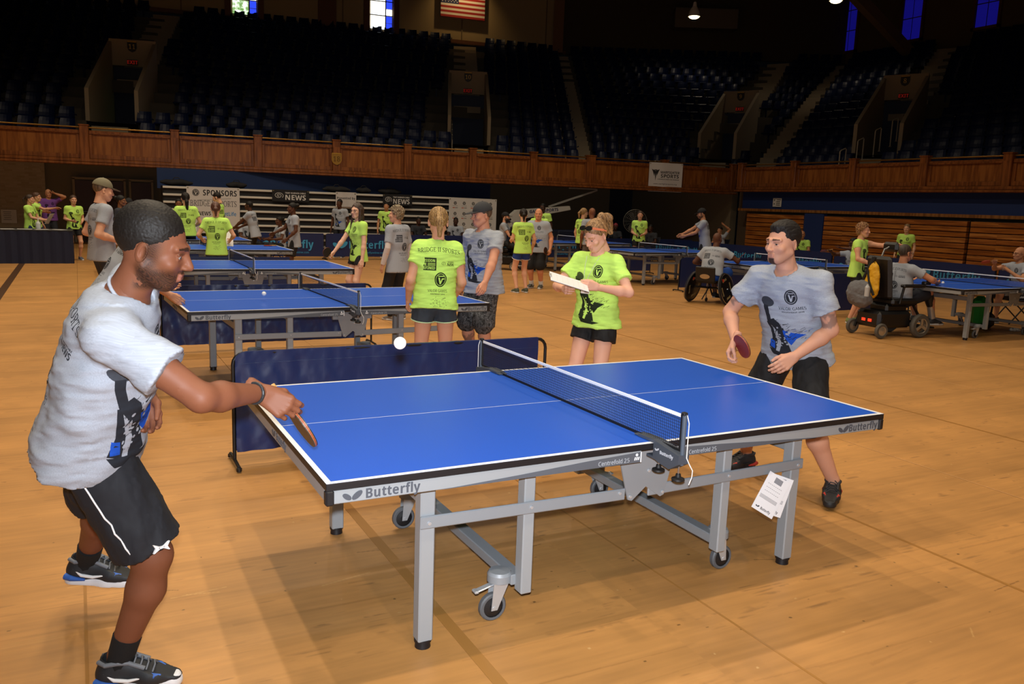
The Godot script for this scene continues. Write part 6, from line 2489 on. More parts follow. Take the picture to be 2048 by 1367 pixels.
	g2.setup(l2 - Vector3(0.18, 0.02, 0.18), h2 + Vector3(0.2, 0.16, 0.2), cell)
	g2.cap(pelvis + tb.y * 0.09 * q, pelvis - tb.y * 0.01 * q, 0.098 * b + belly * 0.3, 0.108 * b, 0.03, sb.x, 1.42)
	var flare: float = s.get("flare", 1.0)
	for e in [-1.0, 1.0]:
		var hp: Vector3 = J.hip[e]
		if kindb == "trousers":
			g2.cap(hp, knee[e], 0.096 * b, 0.074 * b, 0.04)
			g2.cap(knee[e], ank[e] - Vector3.UP * 0.02, 0.072 * b, 0.062 * b, 0.03, Vector3.ZERO, 1.0, 1)
		else:
			var en: Vector3 = hp.lerp(knee[e], fr) if fr <= 1.0 else knee[e].lerp(ank[e], fr - 1.0)
			if fr > 1.0:
				g2.cap(hp, knee[e], 0.096 * b, 0.088 * b * flare, 0.04)
				g2.cap(knee[e].lerp(hp, 0.1), en, 0.087 * b * flare, 0.09 * b * flare, 0.03, Vector3.ZERO, 1.0, 1)
			else:
				g2.cap(hp, en, 0.096 * b, (0.09 if kindb == "shorts" else 0.098) * b * flare, 0.035, Vector3.ZERO, 1.0, 1)
	if hero:
		var nz2 := FastNoiseLite.new()
		nz2.seed = 29
		nz2.frequency = 1.0
		g2.rough(nz2, 0.012, Vector3(11, 5, 11))
	J["short_field"] = g2
	J["shirt_field"] = f
	var bmat: Material = camo_mat() if s.get("bottomc", null) is String else mat(s.get("bottomc", srgb("17181c")), 0.8)
	var bo := inst("trousers" if kindb == "trousers" else "shorts", plain_mesh(g2.nets()), bmat, t)
	if s.has("trim"):
		for e in [-1.0, 1.0]:
			var en: Vector3 = J.hip[e].lerp(knee[e], fr)
			var ax: Vector3 = (knee[e] - J.hip[e]).normalized()
			var x := ax.cross(Vector3.BACK).normalized()
			var y := ax.cross(x)
			var pp := []
			for k in 25:
				var a := TAU * k / 24
				pp.append(en + (x * cos(a) + y * sin(a)) * 0.1 * b * flare)
			var mb := MB.new()
			mb.tube(pp, 0.005, 6, false)
			mb.commit("hem_trim", mat(s.trim, 0.8), bo)
	# socks and shoes
	var ss := shoe_shapes(0.005 if hero else 0.009)
	for e in [-1.0, 1.0]:
		var yaw: float = deg_to_rad(s.get("rfy" if e > 0 else "lfy", -e * 8.0))
		var pit: float = deg_to_rad(s.get("rfp" if e > 0 else "lfp", 0.0))
		var fb := Basis(Vector3.UP, yaw) * Basis(Vector3.RIGHT, pit)
		var sc: float = q * s.get("shoesize", 0.92 if fem else 1.0)
		var at: Vector3 = ank[e] + fb * Vector3(0, -0.085 * q, -0.01)
		var tr := Transform3D(fb * Basis.from_scale(Vector3(e, 1, 1) * sc if e < 0 else Vector3.ONE * sc), at)
		var sh2 := inst("shoe", ss[0], mat(s.get("shoec", srgb("26282b")), 0.6), t, tr)
		inst("sole", ss[1], mat(s.get("solec", srgb("d8d8d6")), 0.6), sh2)
		if s.has("sock"):
			var mb := MB.new()
			var up: Vector3 = (knee[e] - ank[e]).normalized()
			mb.tube([ank[e] - Vector3.UP * 0.03, ank[e] + up * 0.02, ank[e] + up * s.get("socklen", 0.09) * q], [0.042 * b, 0.04 * b, 0.043 * b], 14)
			mb.commit("sock", mat(s.sock, 0.9), t)
		J["shoe%d" % int(e)] = sh2
	# hair and headgear
	var style: String = s.get("hair", "short")
	if style != "bald":
		inst("hair", plain_mesh(hair_shape(style, 0.004 if hero else 0.009)), hair_mat(s.get("hairc", srgb("2a1c14"))), t, ht)
	if s.has("cap"):
		baseball_cap(t, ht, s.cap)
	if s.has("glasses"):
		var mb := MB.new()
		for e in [-1.0, 1.0]:
			var pp := []
			for k in 13:
				pp.append(Vector3(e * 0.032 + cos(TAU * k / 12) * 0.023, sin(TAU * k / 12) * 0.016 - 0.002, -0.1 + absf(cos(TAU * k / 12)) * 0.002))
			mb.tube(pp, 0.0025, 5, false)
			mb.tube([Vector3(e * 0.055, 0, -0.098), Vector3(e * 0.08, 0.004, -0.03), Vector3(e * 0.082, 0.0, 0.01)], 0.0022, 5)
		mb.commit("glasses", mat(srgb("15151a"), 0.4), t, ht)

func hair_mat(c: Color) -> StandardMaterial3D:
	# strands of slightly different tone
	var k := "hair" + c.to_html()
	if not mats.has(k):
		if c.get_luminance() < 0.12:
			mats[k] = mat(c, 0.6, 0.0, 0.4)
		else:
			var m := StandardMaterial3D.new()
			m.albedo_texture = wood_texture(c.lightened(0.15), c.darkened(0.45), 14)
			m.uv1_triplanar = true
			m.uv1_scale = Vector3(5, 3, 5)
			m.roughness = 0.55
			mats[k] = m
	return mats[k]

func baseball_cap(t: Node3D, ht: Transform3D, col: Color, turn := 0.0) -> void:
	var key := "capshape"
	if not shapes.has(key):
		var f := Field.new()
		f.setup(Vector3(-0.12, -0.02, -0.13), Vector3(0.12, 0.17, 0.14), 0.006)
		f.ell(Vector3(0, 0.042, 0.014), Vector3(0.086, 0.1, 0.108), 0.01)
		f.cut(Vector3(0, 0.04, 0), Vector3(0, -1, 0.12))
		shapes[key] = plain_mesh(f.nets())
	var o := inst("cap", shapes[key], mat(col, 0.85), t, ht)
	var m := MB.new()
	var poly := PackedVector2Array()
	for k in 13:
		var a := PI * k / 12
		poly.append(Vector2(cos(a) * 0.078, 0.06 + sin(a) * 0.115))
	m.prism(poly, -0.003, 0.003, Transform3D(Basis(Vector3(1, 0, 0), Vector3(0, -0.18, -0.98), Vector3(0, 0.98, -0.18)), Vector3(0, 0.052, -0.008)))
	m.commit("brim", mat(col * 0.9, 0.85), o)
	m = MB.new()
	m.lathe([Vector2(0, 0.006), Vector2(0.007, 0.003), Vector2(0.008, 0)], 8, Vector3(0, 0.142, 0.014))
	m.commit("button", mat(col, 0.85), o)

func shirt_mesh(g: Dictionary, neck: Vector3, tb: Basis, sb: Basis, sh: Dictionary, se: Dictionary, elb: Dictionary, shift := 0.0) -> ArrayMesh:
	var V: PackedVector3Array = g.v
	var N: PackedVector3Array = g.n
	var T: PackedInt32Array = g.t
	var fw := -sb.z
	var blank := Vector2(0.02, 0.02)
	var uvf := PackedVector2Array()
	var sleeve := PackedByteArray()
	uvf.resize(V.size())
	sleeve.resize(V.size())
	for i in V.size():
		var p := V[i]
		var r := p - neck
		var dep := r.dot(fw) + 0.012
		var around := clampf(atan2(r.dot(sb.x) / 1.4, absf(dep)) * 0.152, -0.28, 0.28)
		var x := lerpf(clampf(r.dot(sb.x), -0.28, 0.28), around, smoothstep(-0.12, -0.24, r.dot(tb.y)))
		var y := clampf((0.05 - r.dot(tb.y)) / 0.8, 0.01, 0.99)
		uvf[i] = Vector2(x, y)
		for e in [-1.0, 1.0]:
			var a: Vector3 = sh[e]
			var ab: Vector3 = elb[e] - a
			var l := ab.length()
			var u := (p - a).dot(ab) / (l * l)
			if u > 0.22 and (p - a - ab * clampf(u, 0, 1.2)).length() < 0.088 and absf(r.dot(sb.x)) > 0.1:
				sleeve[i] = 1
	var v := PackedVector3Array()
	var n := PackedVector3Array()
	var uv := PackedVector2Array()
	v.resize(T.size())
	n.resize(T.size())
	uv.resize(T.size())
	for k in range(0, T.size(), 3):
		var nn := N[T[k]] + N[T[k + 1]] + N[T[k + 2]]
		var mid := (V[T[k]] + V[T[k + 1]] + V[T[k + 2]]) / 3.0 - neck
		var front := mid.dot(fw) + 0.012 > 0.0
		var sl := sleeve[T[k]] + sleeve[T[k + 1]] + sleeve[T[k + 2]] > 0
		for j in 3:
			var i := T[k + j]
			v[k + j] = V[i]
			n[k + j] = N[i]
			if sl:
				uv[k + j] = blank + Vector2(fposmod(V[i].y, 0.05), fposmod(V[i].x, 0.03)) * 0.5
			elif front:
				uv[k + j] = Vector2(0.25 - clampf(uvf[i].x - shift, -0.28, 0.28) / 1.2, uvf[i].y)
			else:
				uv[k + j] = Vector2(0.75 + uvf[i].x / 1.2, uvf[i].y)
	var a := []
	a.resize(Mesh.ARRAY_MAX)
	a[Mesh.ARRAY_VERTEX] = v
	a[Mesh.ARRAY_NORMAL] = n
	a[Mesh.ARRAY_TEX_UV] = uv
	var m := ArrayMesh.new()
	m.add_surface_from_arrays(Mesh.PRIMITIVE_TRIANGLES, a)
	return m

# --- who stands, sits and plays where ---

func cast_list() -> Array:
	return [
		{"label": "woman with short curly grey hair in a grey shirt and dark trousers, back turned", "x": 1.983, "z": -7.831, "yaw": 25.1, "H": 1.650, "fem": true, "b": 1.1, "skin": srgb("e2ab8c"), "hair": "curly", "hairc": srgb("a08a68"), "shirt": "grey", "sleeve": 0.75, "bottom": "trousers", "bottomc": srgb("1a1a1d"), "shoec": srgb("8a8a8c"), "hem": 0.2, "look": 30, "under": true, "res": 0.016},
		{"label": "girl with long brown hair in a lime shirt holding a black paddle", "x": 1.735, "z": -8.888, "yaw": 102.7, "H": 1.670, "fem": true, "skin": srgb("eebda2"), "hair": "long", "hairc": srgb("3a241a"), "shirt": "lime", "bottom": "short", "bottomc": srgb("15151a"), "glasses": 1, "rh": Vector3(0.200, 0.860, -0.340), "re": Vector3(0.400, -0.600, 0.800), "lh": Vector3(-0.240, 0.800, -0.080), "rc": 1.0, "hem": 0.13, "res": 0.016, "look": 20},
		{"label": "man in a camouflage cap and grey shirt, hands on hips, at the left", "x": -1.809, "z": -7.710, "yaw": -76.3, "H": 1.855, "b": 1.05, "skin": srgb("e2ab8c"), "hair": "short", "hairc": srgb("6a5038"), "cap": srgb("7a735c"), "shirt": "grey", "bottom": "trousers", "bottomc": srgb("2c3038"), "rh": Vector3(0.180, 1.100, -0.150), "re": Vector3(0.350, 0.000, 1.000), "lh": Vector3(-0.180, 1.100, -0.150), "le": Vector3(-0.350, 0.000, 1.000), "rc": 0.5, "nod": -8, "res": 0.016, "hem": 0.12},
		{"label": "person in a grey shirt bending behind the striking player's shoulder", "x": -1.850, "z": -4.300, "yaw": -85.0, "H": 1.720, "skin": srgb("e2ab8c"), "hair": "short", "hairc": srgb("241a16"), "shirt": "grey", "lean": 32, "hip": 0.88, "rh": Vector3(0.300, 0.850, -0.420), "lh": Vector3(-0.150, 0.900, -0.450), "bottom": "trousers", "bottomc": srgb("1f2126"), "shoec": srgb("222222"), "res": 0.016, "rf": Vector3(0.100, 0.085, -0.100), "lf": Vector3(-0.100, 0.085, 0.160)},
		{"label": "woman with dark hair drawn back, head showing behind the striker, far left", "x": -1.260, "z": -15.760, "yaw": -112.4, "H": 1.630, "fem": true, "skin": srgb("8a5a3c"), "hair": "bun", "hairc": srgb("15110f"), "shirt": "darkgrey", "bottom": "trousers"},
		{"label": "person in a black cap, head showing behind the striker's hair", "x": -0.993, "z": -17.324, "yaw": 157.0, "H": 1.560, "skin": srgb("8a5a3c"), "hair": "short", "cap": srgb("17171a"), "shirt": "darkgrey", "bottom": "trousers"},
		{"label": "woman in a lime shirt standing at the skirted table, holding white papers", "x": -3.050, "z": -19.400, "yaw": -112.5, "H": 1.560, "fem": true, "skin": srgb("e2ab8c"), "hair": "pony", "hairc": srgb("3a261a"), "shirt": "lime", "bottom": "short", "bottomc": srgb("22386e"), "rh": Vector3(0.100, 0.950, -0.340), "lh": Vector3(-0.080, 0.950, -0.320), "rc": 0.8, "hem": 0.14},
		{"label": "woman in a lime shirt pointing her arm, second from the left wall", "x": -2.950, "z": -20.400, "yaw": -107.9, "H": 1.610, "fem": true, "skin": srgb("e2ab8c"), "hair": "pony", "hairc": srgb("5a3420"), "shirt": "lime", "bottom": "short", "bottomc": srgb("22386e"), "rh": Vector3(0.160, 1.220, -0.500), "re": Vector3(0.300, -1.000, 0.200), "hem": 0.14},
		{"label": "man in a purple shirt raising a hand to his brow", "x": -2.744, "z": -23.341, "yaw": -158.5, "H": 1.700, "b": 1.12, "skin": srgb("c98f6b"), "hair": "bald", "shirt": "purple", "bottom": "trousers", "bottomc": srgb("20232c"), "lh": Vector3(-0.130, 1.560, -0.160), "le": Vector3(-1.000, -0.300, -0.200), "rh": Vector3(0.180, 1.050, -0.300), "lc": 0.3},
		{"label": "woman in a lime shirt and dark shorts beside the capped man at the left", "x": -2.120, "z": -19.232, "yaw": -164.9, "H": 1.580, "fem": true, "skin": srgb("e2ab8c"), "hair": "pony", "hairc": srgb("4a2c1a"), "shirt": "lime", "bottom": "short", "leglen": 0.6, "bottomc": srgb("17181c"), "rh": Vector3(0.100, 0.950, -0.200), "lh": Vector3(-0.120, 0.920, -0.200), "shoec": srgb("556070")},
		{"label": "woman with a long dark ponytail in a lime shirt, back turned, by the sponsor banner", "x": -0.058, "z": -14.914, "yaw": 3.7, "H": 1.740, "fem": true, "b": 1.05, "skin": srgb("e2ab8c"), "hair": "longpony", "hairc": srgb("1c1512"), "shirt": "lime", "bottom": "shorts", "leglen": 0.6, "bottomc": srgb("15151a"), "rh": Vector3(0.200, 1.020, -0.220), "lh": Vector3(-0.220, 0.980, -0.160)},
		{"label": "person in lime mostly hidden behind the ponytailed woman by the banner", "x": 0.108, "z": -17.893, "yaw": 174.2, "H": 1.590, "fem": true, "skin": srgb("8a5a3c"), "hair": "bun", "hairc": srgb("15110f"), "shirt": "lime", "bottom": "trousers"},
		{"label": "woman with a reddish ponytail in a lime shirt, back turned, at the fourth table", "x": -0.036, "z": -10.968, "yaw": -8.1, "H": 1.600, "fem": true, "skin": srgb("e2ab8c"), "hair": "pony", "hairc": srgb("5a2c1c"), "shirt": "lime", "bottom": "short", "bottomc": srgb("1c2a5a"), "rh": Vector3(0.220, 0.950, -0.180), "lh": Vector3(-0.220, 0.950, -0.180), "hem": 0.16, "res": 0.016},
		{"label": "man in a lime shirt in front of the SPONSORS lettering, looking down", "x": 1.036, "z": -18.013, "yaw": 61.7, "H": 1.780, "skin": srgb("e2ab8c"), "hair": "short", "hairc": srgb("1c1512"), "shirt": "lime", "bottom": "trousers", "nod": -20, "rh": Vector3(0.150, 1.000, -0.250)},
		{"label": "woman in a grey shirt and black trousers leaning to the far table", "x": 1.793, "z": -17.572, "yaw": 59.6, "H": 1.600, "fem": true, "b": 1.12, "skin": srgb("5a3a28"), "hair": "short", "hairc": srgb("120e0c"), "shirt": "grey", "lean": 12, "rh": Vector3(0.150, 0.920, -0.420), "lh": Vector3(-0.100, 0.920, -0.460), "bottom": "trousers", "bottomc": srgb("131316"), "shoec": srgb("cfd2d4"), "hem": 0.18},
		{"label": "seated player in a grey shirt at the far left table's end", "x": 1.750, "z": -18.600, "yaw": -149.9, "H": 1.660, "skin": srgb("5a3a28"), "hair": "short", "hairc": srgb("120e0c"), "shirt": "grey", "bottom": "trousers", "chair": true, "hip": 0.5, "lf": Vector3(-0.120, 0.085, -0.420), "rf": Vector3(0.120, 0.085, -0.420), "lean": 4, "lh": Vector3(-0.160, 0.620, -0.360), "rh": Vector3(0.160, 0.620, -0.360)},
		{"label": "seated woman in a grey shirt behind the leaning woman", "x": 2.600, "z": -18.300, "yaw": 107.8, "H": 1.620, "fem": true, "skin": srgb("5a3a28"), "hair": "bun", "hairc": srgb("120e0c"), "shirt": "grey", "bottom": "trousers", "chair": true, "hip": 0.5, "lf": Vector3(-0.120, 0.085, -0.420), "rf": Vector3(0.120, 0.085, -0.420), "lean": 4, "lh": Vector3(-0.160, 0.620, -0.360), "rh": Vector3(0.160, 0.620, -0.360)},
		{"label": "woman in a grey shirt and black shorts at the fourth table's right end", "x": 1.949, "z": -14.046, "yaw": 92.0, "H": 1.610, "fem": true, "b": 1.12, "skin": srgb("5a3a28"), "hair": "bun", "hairc": srgb("120e0c"), "shirt": "grey", "rh": Vector3(0.200, 0.950, -0.360), "lh": Vector3(-0.200, 0.850, -0.200), "bottom": "shorts", "bottomc": srgb("131316"), "hem": 0.2, "shoec": srgb("cfd2d4")},
		{"label": "man in a grey shirt half hidden behind the long haired girl", "x": 4.750, "z": -20.400, "yaw": 134.0, "H": 1.720, "skin": srgb("5a3a28"), "hair": "short", "hairc": srgb("120e0c"), "shirt": "grey", "bottom": "trousers"},
		{"label": "person in lime half hidden behind the curly haired woman", "x": 6.200, "z": -20.500, "yaw": 150.9, "H": 1.680, "skin": srgb("c98f6b"), "hair": "short", "hairc": srgb("15110f"), "shirt": "lime", "bottom": "trousers"},
		{"label": "dark haired person seated left of the emblem backdrop", "x": 7.400, "z": -21.000, "yaw": 178.7, "H": 1.680, "skin": srgb("4a3022"), "hair": "bun", "hairc": srgb("0f0d0c"), "shirt": "darkgrey", "bottom": "trousers", "chair": true, "hip": 0.5, "lf": Vector3(-0.120, 0.085, -0.420), "rf": Vector3(0.120, 0.085, -0.420), "lean": 4, "lh": Vector3(-0.160, 0.620, -0.360), "rh": Vector3(0.160, 0.620, -0.360)},
		{"label": "seated person in a grey shirt in front of the emblem backdrop", "x": 8.700, "z": -21.000, "yaw": 156.1, "H": 1.700, "skin": srgb("4a3022"), "hair": "short", "hairc": srgb("0f0d0c"), "shirt": "grey", "bottom": "trousers", "chair": true, "hip": 0.5, "lf": Vector3(-0.120, 0.085, -0.420), "rf": Vector3(0.120, 0.085, -0.420), "lean": 4, "lh": Vector3(-0.160, 0.620, -0.360), "rh": Vector3(0.160, 0.620, -0.360)},
		{"label": "man in a black cap and grey shirt sitting in the far power wheelchair", "x": 7.950, "z": -16.200, "yaw": -127.1, "H": 1.720, "skin": srgb("e2ab8c"), "hair": "short", "cap": srgb("15151a"), "shirt": "grey", "bottom": "trousers", "beard": "full", "chair": true, "hip": 0.62, "lf": Vector3(-0.120, 0.085, -0.420), "rf": Vector3(0.120, 0.085, -0.420), "lean": 4, "lh": Vector3(-0.160, 0.620, -0.360), "rh": Vector3(0.160, 0.620, -0.360), "floor": 0.12},
		{"label": "woman in a lime shirt and blue shorts with white side panels, back turned", "x": 5.653, "z": -10.846, "yaw": 1.4, "H": 1.665, "fem": true, "b": 1.06, "skin": srgb("e2ab8c"), "hair": "pony", "hairc": srgb("1c1512"), "shirt": "lime", "bottom": "short", "leglen": 0.5, "bottomc": srgb("1d3f8e"), "trim": srgb("e6e8ea"), "rh": Vector3(0.270, 0.840, -0.100), "lh": Vector3(-0.100, 1.000, -0.300), "rc": 0.7, "shoec": srgb("4c5648"), "res": 0.014, "look": -25, "hem": 0.12},
		{"label": "stocky man in a grey shirt and black shorts talking to the woman in lime", "x": 6.413, "z": -11.592, "yaw": 130.4, "H": 1.680, "b": 1.2, "belly": 0.03, "skin": srgb("d8946f"), "hair": "bald", "shirt": "grey", "bottom": "shorts", "leglen": 1.12, "bottomc": srgb("121215"), "sock": srgb("e4e4e2"), "shoec": srgb("4a4a44"), "rh": Vector3(0.300, 0.860, -0.040), "lh": Vector3(-0.300, 0.840, -0.060), "lc": 0.8, "rc": 0.5, "res": 0.014, "hem": 0.14, "look": 15},
		{"label": "bearded man in a lime shirt reading a white sheet", "x": 8.600, "z": -15.400, "yaw": 135.4, "H": 1.680, "skin": srgb("e2ab8c"), "hair": "short", "hairc": srgb("1c1512"), "beard": "full", "glasses": 1, "shirt": "lime", "bottom": "trousers", "rh": Vector3(0.120, 1.080, -0.300), "lh": Vector3(-0.100, 1.080, -0.300), "nod": -15},
		{"label": "person in lime behind the bearded man", "x": 10.300, "z": -18.200, "yaw": 130.1, "H": 1.820, "skin": srgb("4a3022"), "hair": "short", "hairc": srgb("0f0d0c"), "shirt": "lime", "bottom": "trousers"},
		{"label": "woman with a blonde ponytail in lime half hidden by the bald man", "x": 9.150, "z": -14.200, "yaw": -82.6, "H": 1.720, "fem": true, "skin": srgb("e2ab8c"), "hair": "pony", "hairc": srgb("b8884c"), "shirt": "lime", "bottom": "trousers"},
		{"label": "bald man in a grey shirt and grey shorts, back turned, behind the clipboard woman", "x": 8.850, "z": -13.300, "yaw": -13.3, "H": 1.735, "b": 1.05, "skin": srgb("8a5a44"), "hair": "bald", "shirt": "grey", "bottom": "shorts", "leglen": 1.15, "bottomc": srgb("6a6460"), "lh": Vector3(-0.240, 0.860, -0.050)},
		{"label": "woman in a lime shirt and black shorts standing at the far right tables", "x": 12.273, "z": -16.028, "yaw": 143.5, "H": 1.700, "fem": true, "skin": srgb("e2ab8c"), "hair": "pony", "hairc": srgb("4a3020"), "shirt": "lime", "bottom": "short", "leglen": 0.55, "bottomc": srgb("121215"), "rh": Vector3(0.100, 1.000, -0.200), "lh": Vector3(-0.100, 1.000, -0.200)},
		{"label": "person in dark blue seated against the far wall", "x": 13.600, "z": -20.300, "yaw": 146.5, "H": 1.660, "skin": srgb("4a3022"), "hair": "short", "hairc": srgb("0f0d0c"), "shirt": "navy", "bottom": "trousers", "chair": true, "hip": 0.5, "lf": Vector3(-0.120, 0.085, -0.420), "rf": Vector3(0.120, 0.085, -0.420), "lean": 4, "lh": Vector3(-0.160, 0.620, -0.360), "rh": Vector3(0.160, 0.620, -0.360)},
		{"label": "person with a pink headband seated against the far wall", "x": 14.350, "z": -20.200, "yaw": 145.1, "H": 1.660, "fem": true, "skin": srgb("4a3022"), "hair": "bun", "hairc": srgb("b0203c"), "shirt": "darkgrey", "bottom": "trousers", "chair": true, "hip": 0.5, "lf": Vector3(-0.120, 0.085, -0.420), "rf": Vector3(0.120, 0.085, -0.420), "lean": 4, "lh": Vector3(-0.160, 0.620, -0.360), "rh": Vector3(0.160, 0.620, -0.360)},
		{"label": "person in grey seated in front of the round fan", "x": 14.900, "z": -18.900, "yaw": 112.7, "H": 1.680, "skin": srgb("4a3022"), "hair": "short", "hairc": srgb("0f0d0c"), "shirt": "darkgrey", "bottom": "trousers", "chair": true, "hip": 0.5, "lf": Vector3(-0.120, 0.085, -0.420), "rf": Vector3(0.120, 0.085, -0.420), "lean": 4, "lh": Vector3(-0.160, 0.620, -0.360), "rh": Vector3(0.160, 0.620, -0.360)},
		{"label": "tall bearded man in a dark cap and grey shirt stretching an arm to the left", "x": 11.931, "z": -12.792, "yaw": 54.0, "H": 1.830, "b": 1.05, "skin": srgb("c98f6b"), "hair": "short", "hairc": srgb("15110f"), "beard": "full", "cap": srgb("15171c"), "shirt": "grey", "lean": 10, "rh": Vector3(0.120, 1.120, -0.580), "re": Vector3(0.300, -1.000, 0.200), "lh": Vector3(-0.100, 1.100, -0.500), "bottom": "trousers", "hem": 0.18, "nod": -10},
		{"label": "man in grey raising an arm, seated by the bleachers", "x": 17.300, "z": -18.200, "yaw": 98.0, "H": 1.680, "skin": srgb("c98f6b"), "hair": "short", "shirt": "grey", "bottom": "shorts", "chair": true, "hip": 0.5, "lf": Vector3(-0.120, 0.085, -0.420), "rf": Vector3(0.120, 0.085, -0.420), "lean": 4, "lh": Vector3(-0.200, 1.300, -0.100), "rh": Vector3(0.160, 0.620, -0.360)},
		{"label": "bald man in a lime shirt seated by the navy column", "x": 17.600, "z": -14.900, "yaw": 122.8, "H": 1.700, "skin": srgb("c98f6b"), "hair": "bald", "shirt": "lime", "bottom": "trousers", "chair": true, "hip": 0.5, "lf": Vector3(-0.120, 0.085, -0.420), "rf": Vector3(0.120, 0.085, -0.420), "lean": 4, "lh": Vector3(-0.160, 0.620, -0.360), "rh": Vector3(0.160, 0.620, -0.360)},
		{"label": "woman with curly reddish hair in lime and black shorts reaching out at the right", "x": 9.106, "z": -5.831, "yaw": -155.6, "H": 1.645, "fem": true, "b": 1.05, "skin": srgb("e0a585"), "hair": "curly", "hairc": srgb("a8703a"), "shirt": "lime", "sleeve": 0.35, "bottom": "short", "leglen": 0.55, "bottomc": srgb("121215"), "rh": Vector3(0.200, 0.980, -0.300), "lh": Vector3(-0.060, 1.280, -0.560), "le": Vector3(-0.300, -1.000, 0.200), "shoec": srgb("7a8a52"), "res": 0.014, "hem": 0.13, "look": 0},
		{"label": "seated woman in glasses and a grey shirt lifting a purple paddle", "x": 12.250, "z": -8.500, "yaw": 79.6, "H": 1.680, "fem": true, "b": 1.1, "skin": srgb("5a3a28"), "hair": "bun", "hairc": srgb("120e0c"), "glasses": 1, "shirt": "grey", "bottom": "trousers", "chair": true, "hip": 0.55, "lf": Vector3(-0.120, 0.085, -0.420), "rf": Vector3(0.120, 0.085, -0.420), "lean": 4, "lh": Vector3(-0.120, 1.080, -0.420), "rh": Vector3(0.150, 0.980, -0.460)},
		{"label": "woman with a fair ponytail in a lime shirt standing by the wooden bleachers", "x": 16.900, "z": -10.800, "yaw": 111.7, "H": 1.620, "fem": true, "skin": srgb("e8b494"), "hair": "pony", "hairc": srgb("a0794c"), "shirt": "lime", "bottom": "shorts", "bottomc": srgb("17171a")},
		{"label": "man in glasses at the right picture edge holding up a red paddle", "x": 12.250, "z": -5.050, "yaw": 65.3, "H": 1.700, "skin": srgb("c98f6b"), "hair": "bald", "beard": "stubble", "glasses": 1, "shirt": "grey", "bottom": "shorts", "chair": true, "hip": 0.56, "lf": Vector3(-0.120, 0.085, -0.420), "rf": Vector3(0.120, 0.085, -0.420), "lean": 4, "lh": Vector3(-0.150, 0.900, -0.300), "rh": Vector3(0.120, 1.000, -0.400)},
	]

